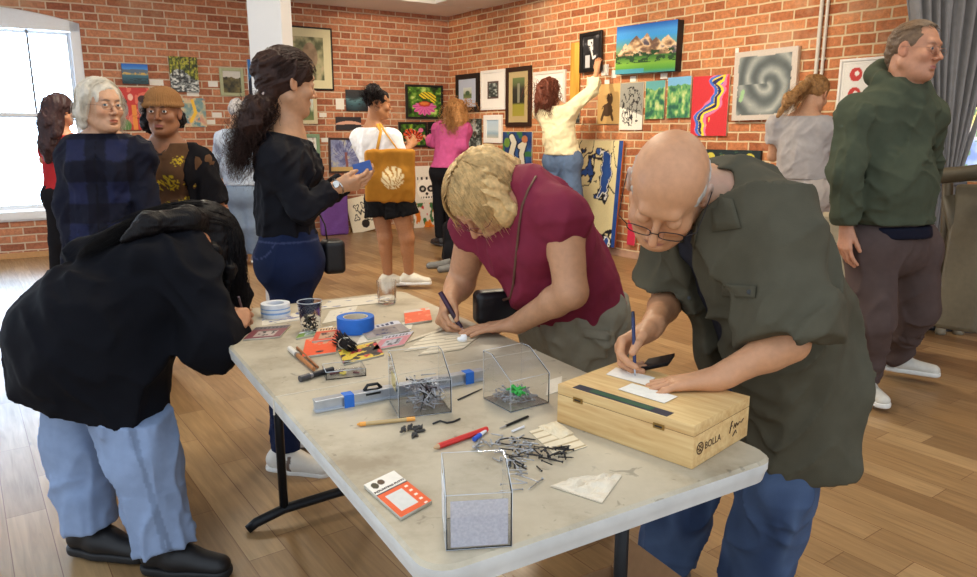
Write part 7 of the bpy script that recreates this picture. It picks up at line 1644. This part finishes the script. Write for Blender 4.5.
def crumple(name, label, pts, hgt, seed, rgb=(232,226,214)):
    cs = [T(*q) for q in pts]; c = sum(cs)/len(cs); V = []; F = []; N_ = 14; rg = np.random.RandomState(seed)
    for top in (1, 0):
        for j in range(N_+1):
            for i in range(N_+1):
                u, v = i/N_, j/N_; q = (cs[0]*(1-u)+cs[1]*u)*(1-v)+(cs[3]*(1-u)+cs[2]*u)*v; q = A(q[0], q[1], TZ+.0010)
                if top: q[2] += .0012+hgt*abs(n2(np.array([u]), np.array([v]), 3.2, seed)[0]*2-1)*min(1, 6*min(u,1-u,v,1-v)+.25)
                V.append(q)
    M = (N_+1)**2
    for j in range(N_):
        for i in range(N_): a = j*(N_+1)+i; F.append((a,a+1,a+N_+2,a+N_+1)); F.append((M+a,M+a+N_+1,M+a+N_+2,M+a+1))
    per = [i for i in range(N_+1)]+[(j+1)*(N_+1)-1 for j in range(1,N_+1)]+[N_*(N_+1)+i for i in range(N_-1,-1,-1)]+[j*(N_+1) for j in range(N_-1,0,-1)]
    for a, b in zip(per, per[1:]+per[:1]): F.append((a, M+a, M+b, b))
    o = mesh_np(name, np.array(V), F, mat('paper_%d' % rgb[0], rgb, .8, var=.05, vscale=60), smooth=False); return tag(o, label, 'paper')
crumple('paper_napkin', 'crumpled cream paper scrap near the table\'s right corner', [(550,487),(602,504),(622,476),(580,478)], .022, 3, (222,208,184))
crumple('paper_scrap', 'curled cream paper end on top of the torn note', [(538,428),(560,440),(574,434),(556,422)], .016, 5, (224,208,176))
s = S(); c = at_top(462,342)+A(0,0,.009); s.ell(c, A(.016,.012,.010)); s.ell(c+A(.006,.002,.006), A(.009,.009,.008), k=.004); s.disp = lambda p: .006*(noise(p*160, 3)-.5); V, F = nets(s, .0018); o = mesh_np('paper_ball', V, F, mat('tissue_white', (240,240,240), .8)); tag(o, 'small crumpled white tissue in front of the maroon writer\'s hand', 'tissue')
# ------------------------------------------------------------------ wooden box
BZ = .088
q0, q1, q2, q3 = at_top(692,470), at_top(557,422), None, at_top(760,416)
e1 = nrm(q1-q0); L1 = np.linalg.norm(q1-q0)
q3 = PZ(760, 412, TZ); e2 = nrm(np.cross(e1, A(0,0,1.))); e2 = e2 if e2[1] > 0 else -e2; L2 = .225
RB = np.stack([-e1, e2, A(0,0,1.)], 1); bc = q0+e1*L1/2+e2*L2/2; bc = A(bc[0],bc[1],TZ+.0008)
root = empty('wooden_box', tuple(bc), 'pale wooden wine box with brass catches and printed end', 'box')
def wood():
    m = mat('pine_box', (214,178,118), .5, var=0); nt = m.node_tree; N = nt.nodes; L = nt.links; b = N['Principled BSDF']; tc = N.new('ShaderNodeTexCoord'); mp = N.new('ShaderNodeMapping'); mp.inputs['Rotation'].default_value = (0,0,-math.atan2(RB[1,0], RB[0,0])); L.new(tc.outputs['Object'], mp.inputs[0]); m2 = N.new('ShaderNodeMapping'); m2.inputs['Scale'].default_value = (2,22,22); L.new(mp.outputs[0], m2.inputs[0])
    nz = N.new('ShaderNodeTexNoise'); nz.inputs['Scale'].default_value = 4; nz.inputs['Detail'].default_value = 5; nz.inputs['Distortion'].default_value = .5; L.new(m2.outputs[0], nz.inputs['Vector'])
    cr = N.new('ShaderNodeValToRGB'); cr.color_ramp.elements[0].position = .3; cr.color_ramp.elements[0].color = (*lin((224,192,134)), 1); cr.color_ramp.elements[1].position = .75; cr.color_ramp.elements[1].color = (*lin((200,156,98)), 1); L.new(nz.outputs[0], cr.inputs[0])
    for l in list(b.inputs['Base Color'].links): L.remove(l)
    L.new(cr.outputs[0], b.inputs['Base Color']); return m
wd_ = wood(); top_z = BZ
g = G(); g.box(bc+A(0,0,.0325), (L1/2, L2/2, .0325), RB, bev=.0015); g.obj('body', wd_, root, autos=35)
g = G(); g.box(bc+A(0,0,.0768), (L1/2, L2/2, .0112), RB, bev=.0015); g.obj('lid', wd_, root, autos=35)
g = G(); g.box(bc+A(0,0,.0653), (L1/2-.0008, L2/2-.0008, .0006), RB); g.obj('lid_gap', mat('gap_dark', (96,66,38), .8), root)
for u in (-.33, .27): 
    g = G(); q = bc+RB@A(u*L1,-L2/2-.0008,.065); g.box(q, (.0125,.0010,.0055), RB, bev=.0006); cc = g.obj('catch', mat('brass_dark', (150,116,60), .4, .7), root)
    g = G(); g.box(q-RB[:,1]*.0014, (.008,.0006,.0016), RB); g.obj('slot', mat('gap_black', (40,32,24), .6), cc)
zt = TZ+BZ+.0008
g = G(); g.box(A(bc[0],bc[1],zt)+RB@A(-.012,-L2/2+.0165,.0004), (L1/2-.05,.0130,.0004), RB); sk = g.obj('label_strip', mat('strip_navy', (44,46,60), .5), root)
g = G(); g.box(A(bc[0],bc[1],zt)+RB@A(-.012,-L2/2+.0165,.0010), (L1/2-.09,.0085,.0003), RB); g.obj('label_centre', mat('strip_green', (36,82,58), .5), sk)
Re = np.stack([e2, A(0,0,1.), -e1], 1); Oe = bc-e1*(L1/2+.0006)
ink = mat('burnt_ink', (70,48,30), .7)
text_mesh('BOLLA', .021, Oe+Re@A(-.038,.034,0), Re, ink, 'lettering', root, .0002)
g = G(); q = Oe+Re@A(-.088,.036,0)
g.lathe(q, [(.0105,0),(.0125,0),(.0125,.0006),(.0105,.0006)], 24, Re[:,2], close=True); 
for k in range(6): a = k*math.pi/3; g.box(q+Re@A(.0055*math.cos(a),.0055*math.sin(a),.0003), (.0028,.0011,.0003), Re@rotz(a))
g.obj('emblem', ink, root)
g = G()
for pts in (([(.030,.030),(.036,.052),(.040,.054)]), ([(.030,.042),(.040,.044)]), ([(.046,.036),(.050,.046),(.054,.036),(.058,.046),(.063,.038),(.070,.044),(.078,.040),(.088,.046)]), ([(.044,.020),(.056,.030),(.060,.022)])): g.tube([Oe+Re@A(x, y, .0002) for x, y in pts], .0011, 4)
g.obj('script_mark', ink, root)
# slips and a dark eraser on the box
def onbox(px, py, dz=0): p = PZ(px, py, zt+dz); return A(p[0], p[1], zt)
flat('paper_label', 'white slip on the wooden box under the pen', 'paper', (606,375), (646,386), (616,368), p_plain((232,226,214)), .0008, z=zt, lift=.0004)
flat('paper_label', 'white slip on the wooden box under the flat left hand', 'paper', (618,390), (664,404), (632,384), p_plain((234,230,218)), .0008, z=zt, lift=.0006)
flat('phone', 'dark flat object on the wooden box behind the writing hand', 'phone', (640,372), (668,366), (648,362), p_plain((30,30,34)), .008, z=zt, side=(26,26,30))
# pens in hands
def pen(label, p0, p1, cols, name='pen'): return pencil(name, label, 'pen', p0, p1, .004, cols, n=12)
penline = lambda k, d: HUM[k].pen if k in HUM else d
pen('navy ballpoint pen held by the bald writer', *penline('bald', (P(633,374,1.60), P(628,308,1.66))), [('tip',0,.12,(170,170,176),.0008,.0034,.7),('barrel',.12,.9,(36,44,84),.0040,.0042,0),('clip_end',.9,1,(30,34,56),.0042,.0036,0)])
pen('black and pink marker held by the person in maroon', *penline('maroon', (P(462,332,2.28), P(460,297,2.26))), [('tip',0,.12,(220,220,220),.0015,.0055,0),('barrel',.12,.62,(48,26,44),.0075,.0080,0),('cap',.62,1,(60,30,56),.0085,.0080,0)], 'marker_pen')
pen('pencil held upright by the hooded writer', *penline('girl', (P(247,320,2.36), P(250,297,2.37))), [('tip',0,.1,(60,50,46),.0008,.0034,0),('barrel',.1,1,(96,80,84),.0036,.0036,0)], 'pencil')
# cardboard box below the table
c = PZ(645, 600, 0); c = A(.27,1.62,0); root = empty('cardboard_box', tuple(c), 'open brown cardboard carton on the floor under the near end of the table', 'box')
cbm = mat('cardboard', (150,112,76), .85); g = G(); Rz = rotz(.5)
for sx, sy, hx, hy in ((0,-1,.13,.002),(0,1,.13,.002),(-1,0,.002,.11),(1,0,.002,.11)): g.box(c+Rz@A(sx*.13, sy*.11, .115), (hx,hy,.110), Rz)
g.box(c+A(0,0,.004), (.13,.11,.003), Rz); g.obj('carton', cbm, root)
for sx in (-1, 1): g = G(); g.box(c+Rz@A(sx*.155,0,.262), (.042,.108,.0018), Rz@np.array([[math.cos(sx*-.9),0,math.sin(sx*-.9)],[0,1,0],[-math.sin(sx*-.9),0,math.cos(sx*-.9)]])); g.obj('flap', cbm, root)
C.view_settings.view_transform = 'Standard'; C.view_settings.look = 'None'; C.view_settings.gamma = 1.0; C.view_settings.exposure = EXPO
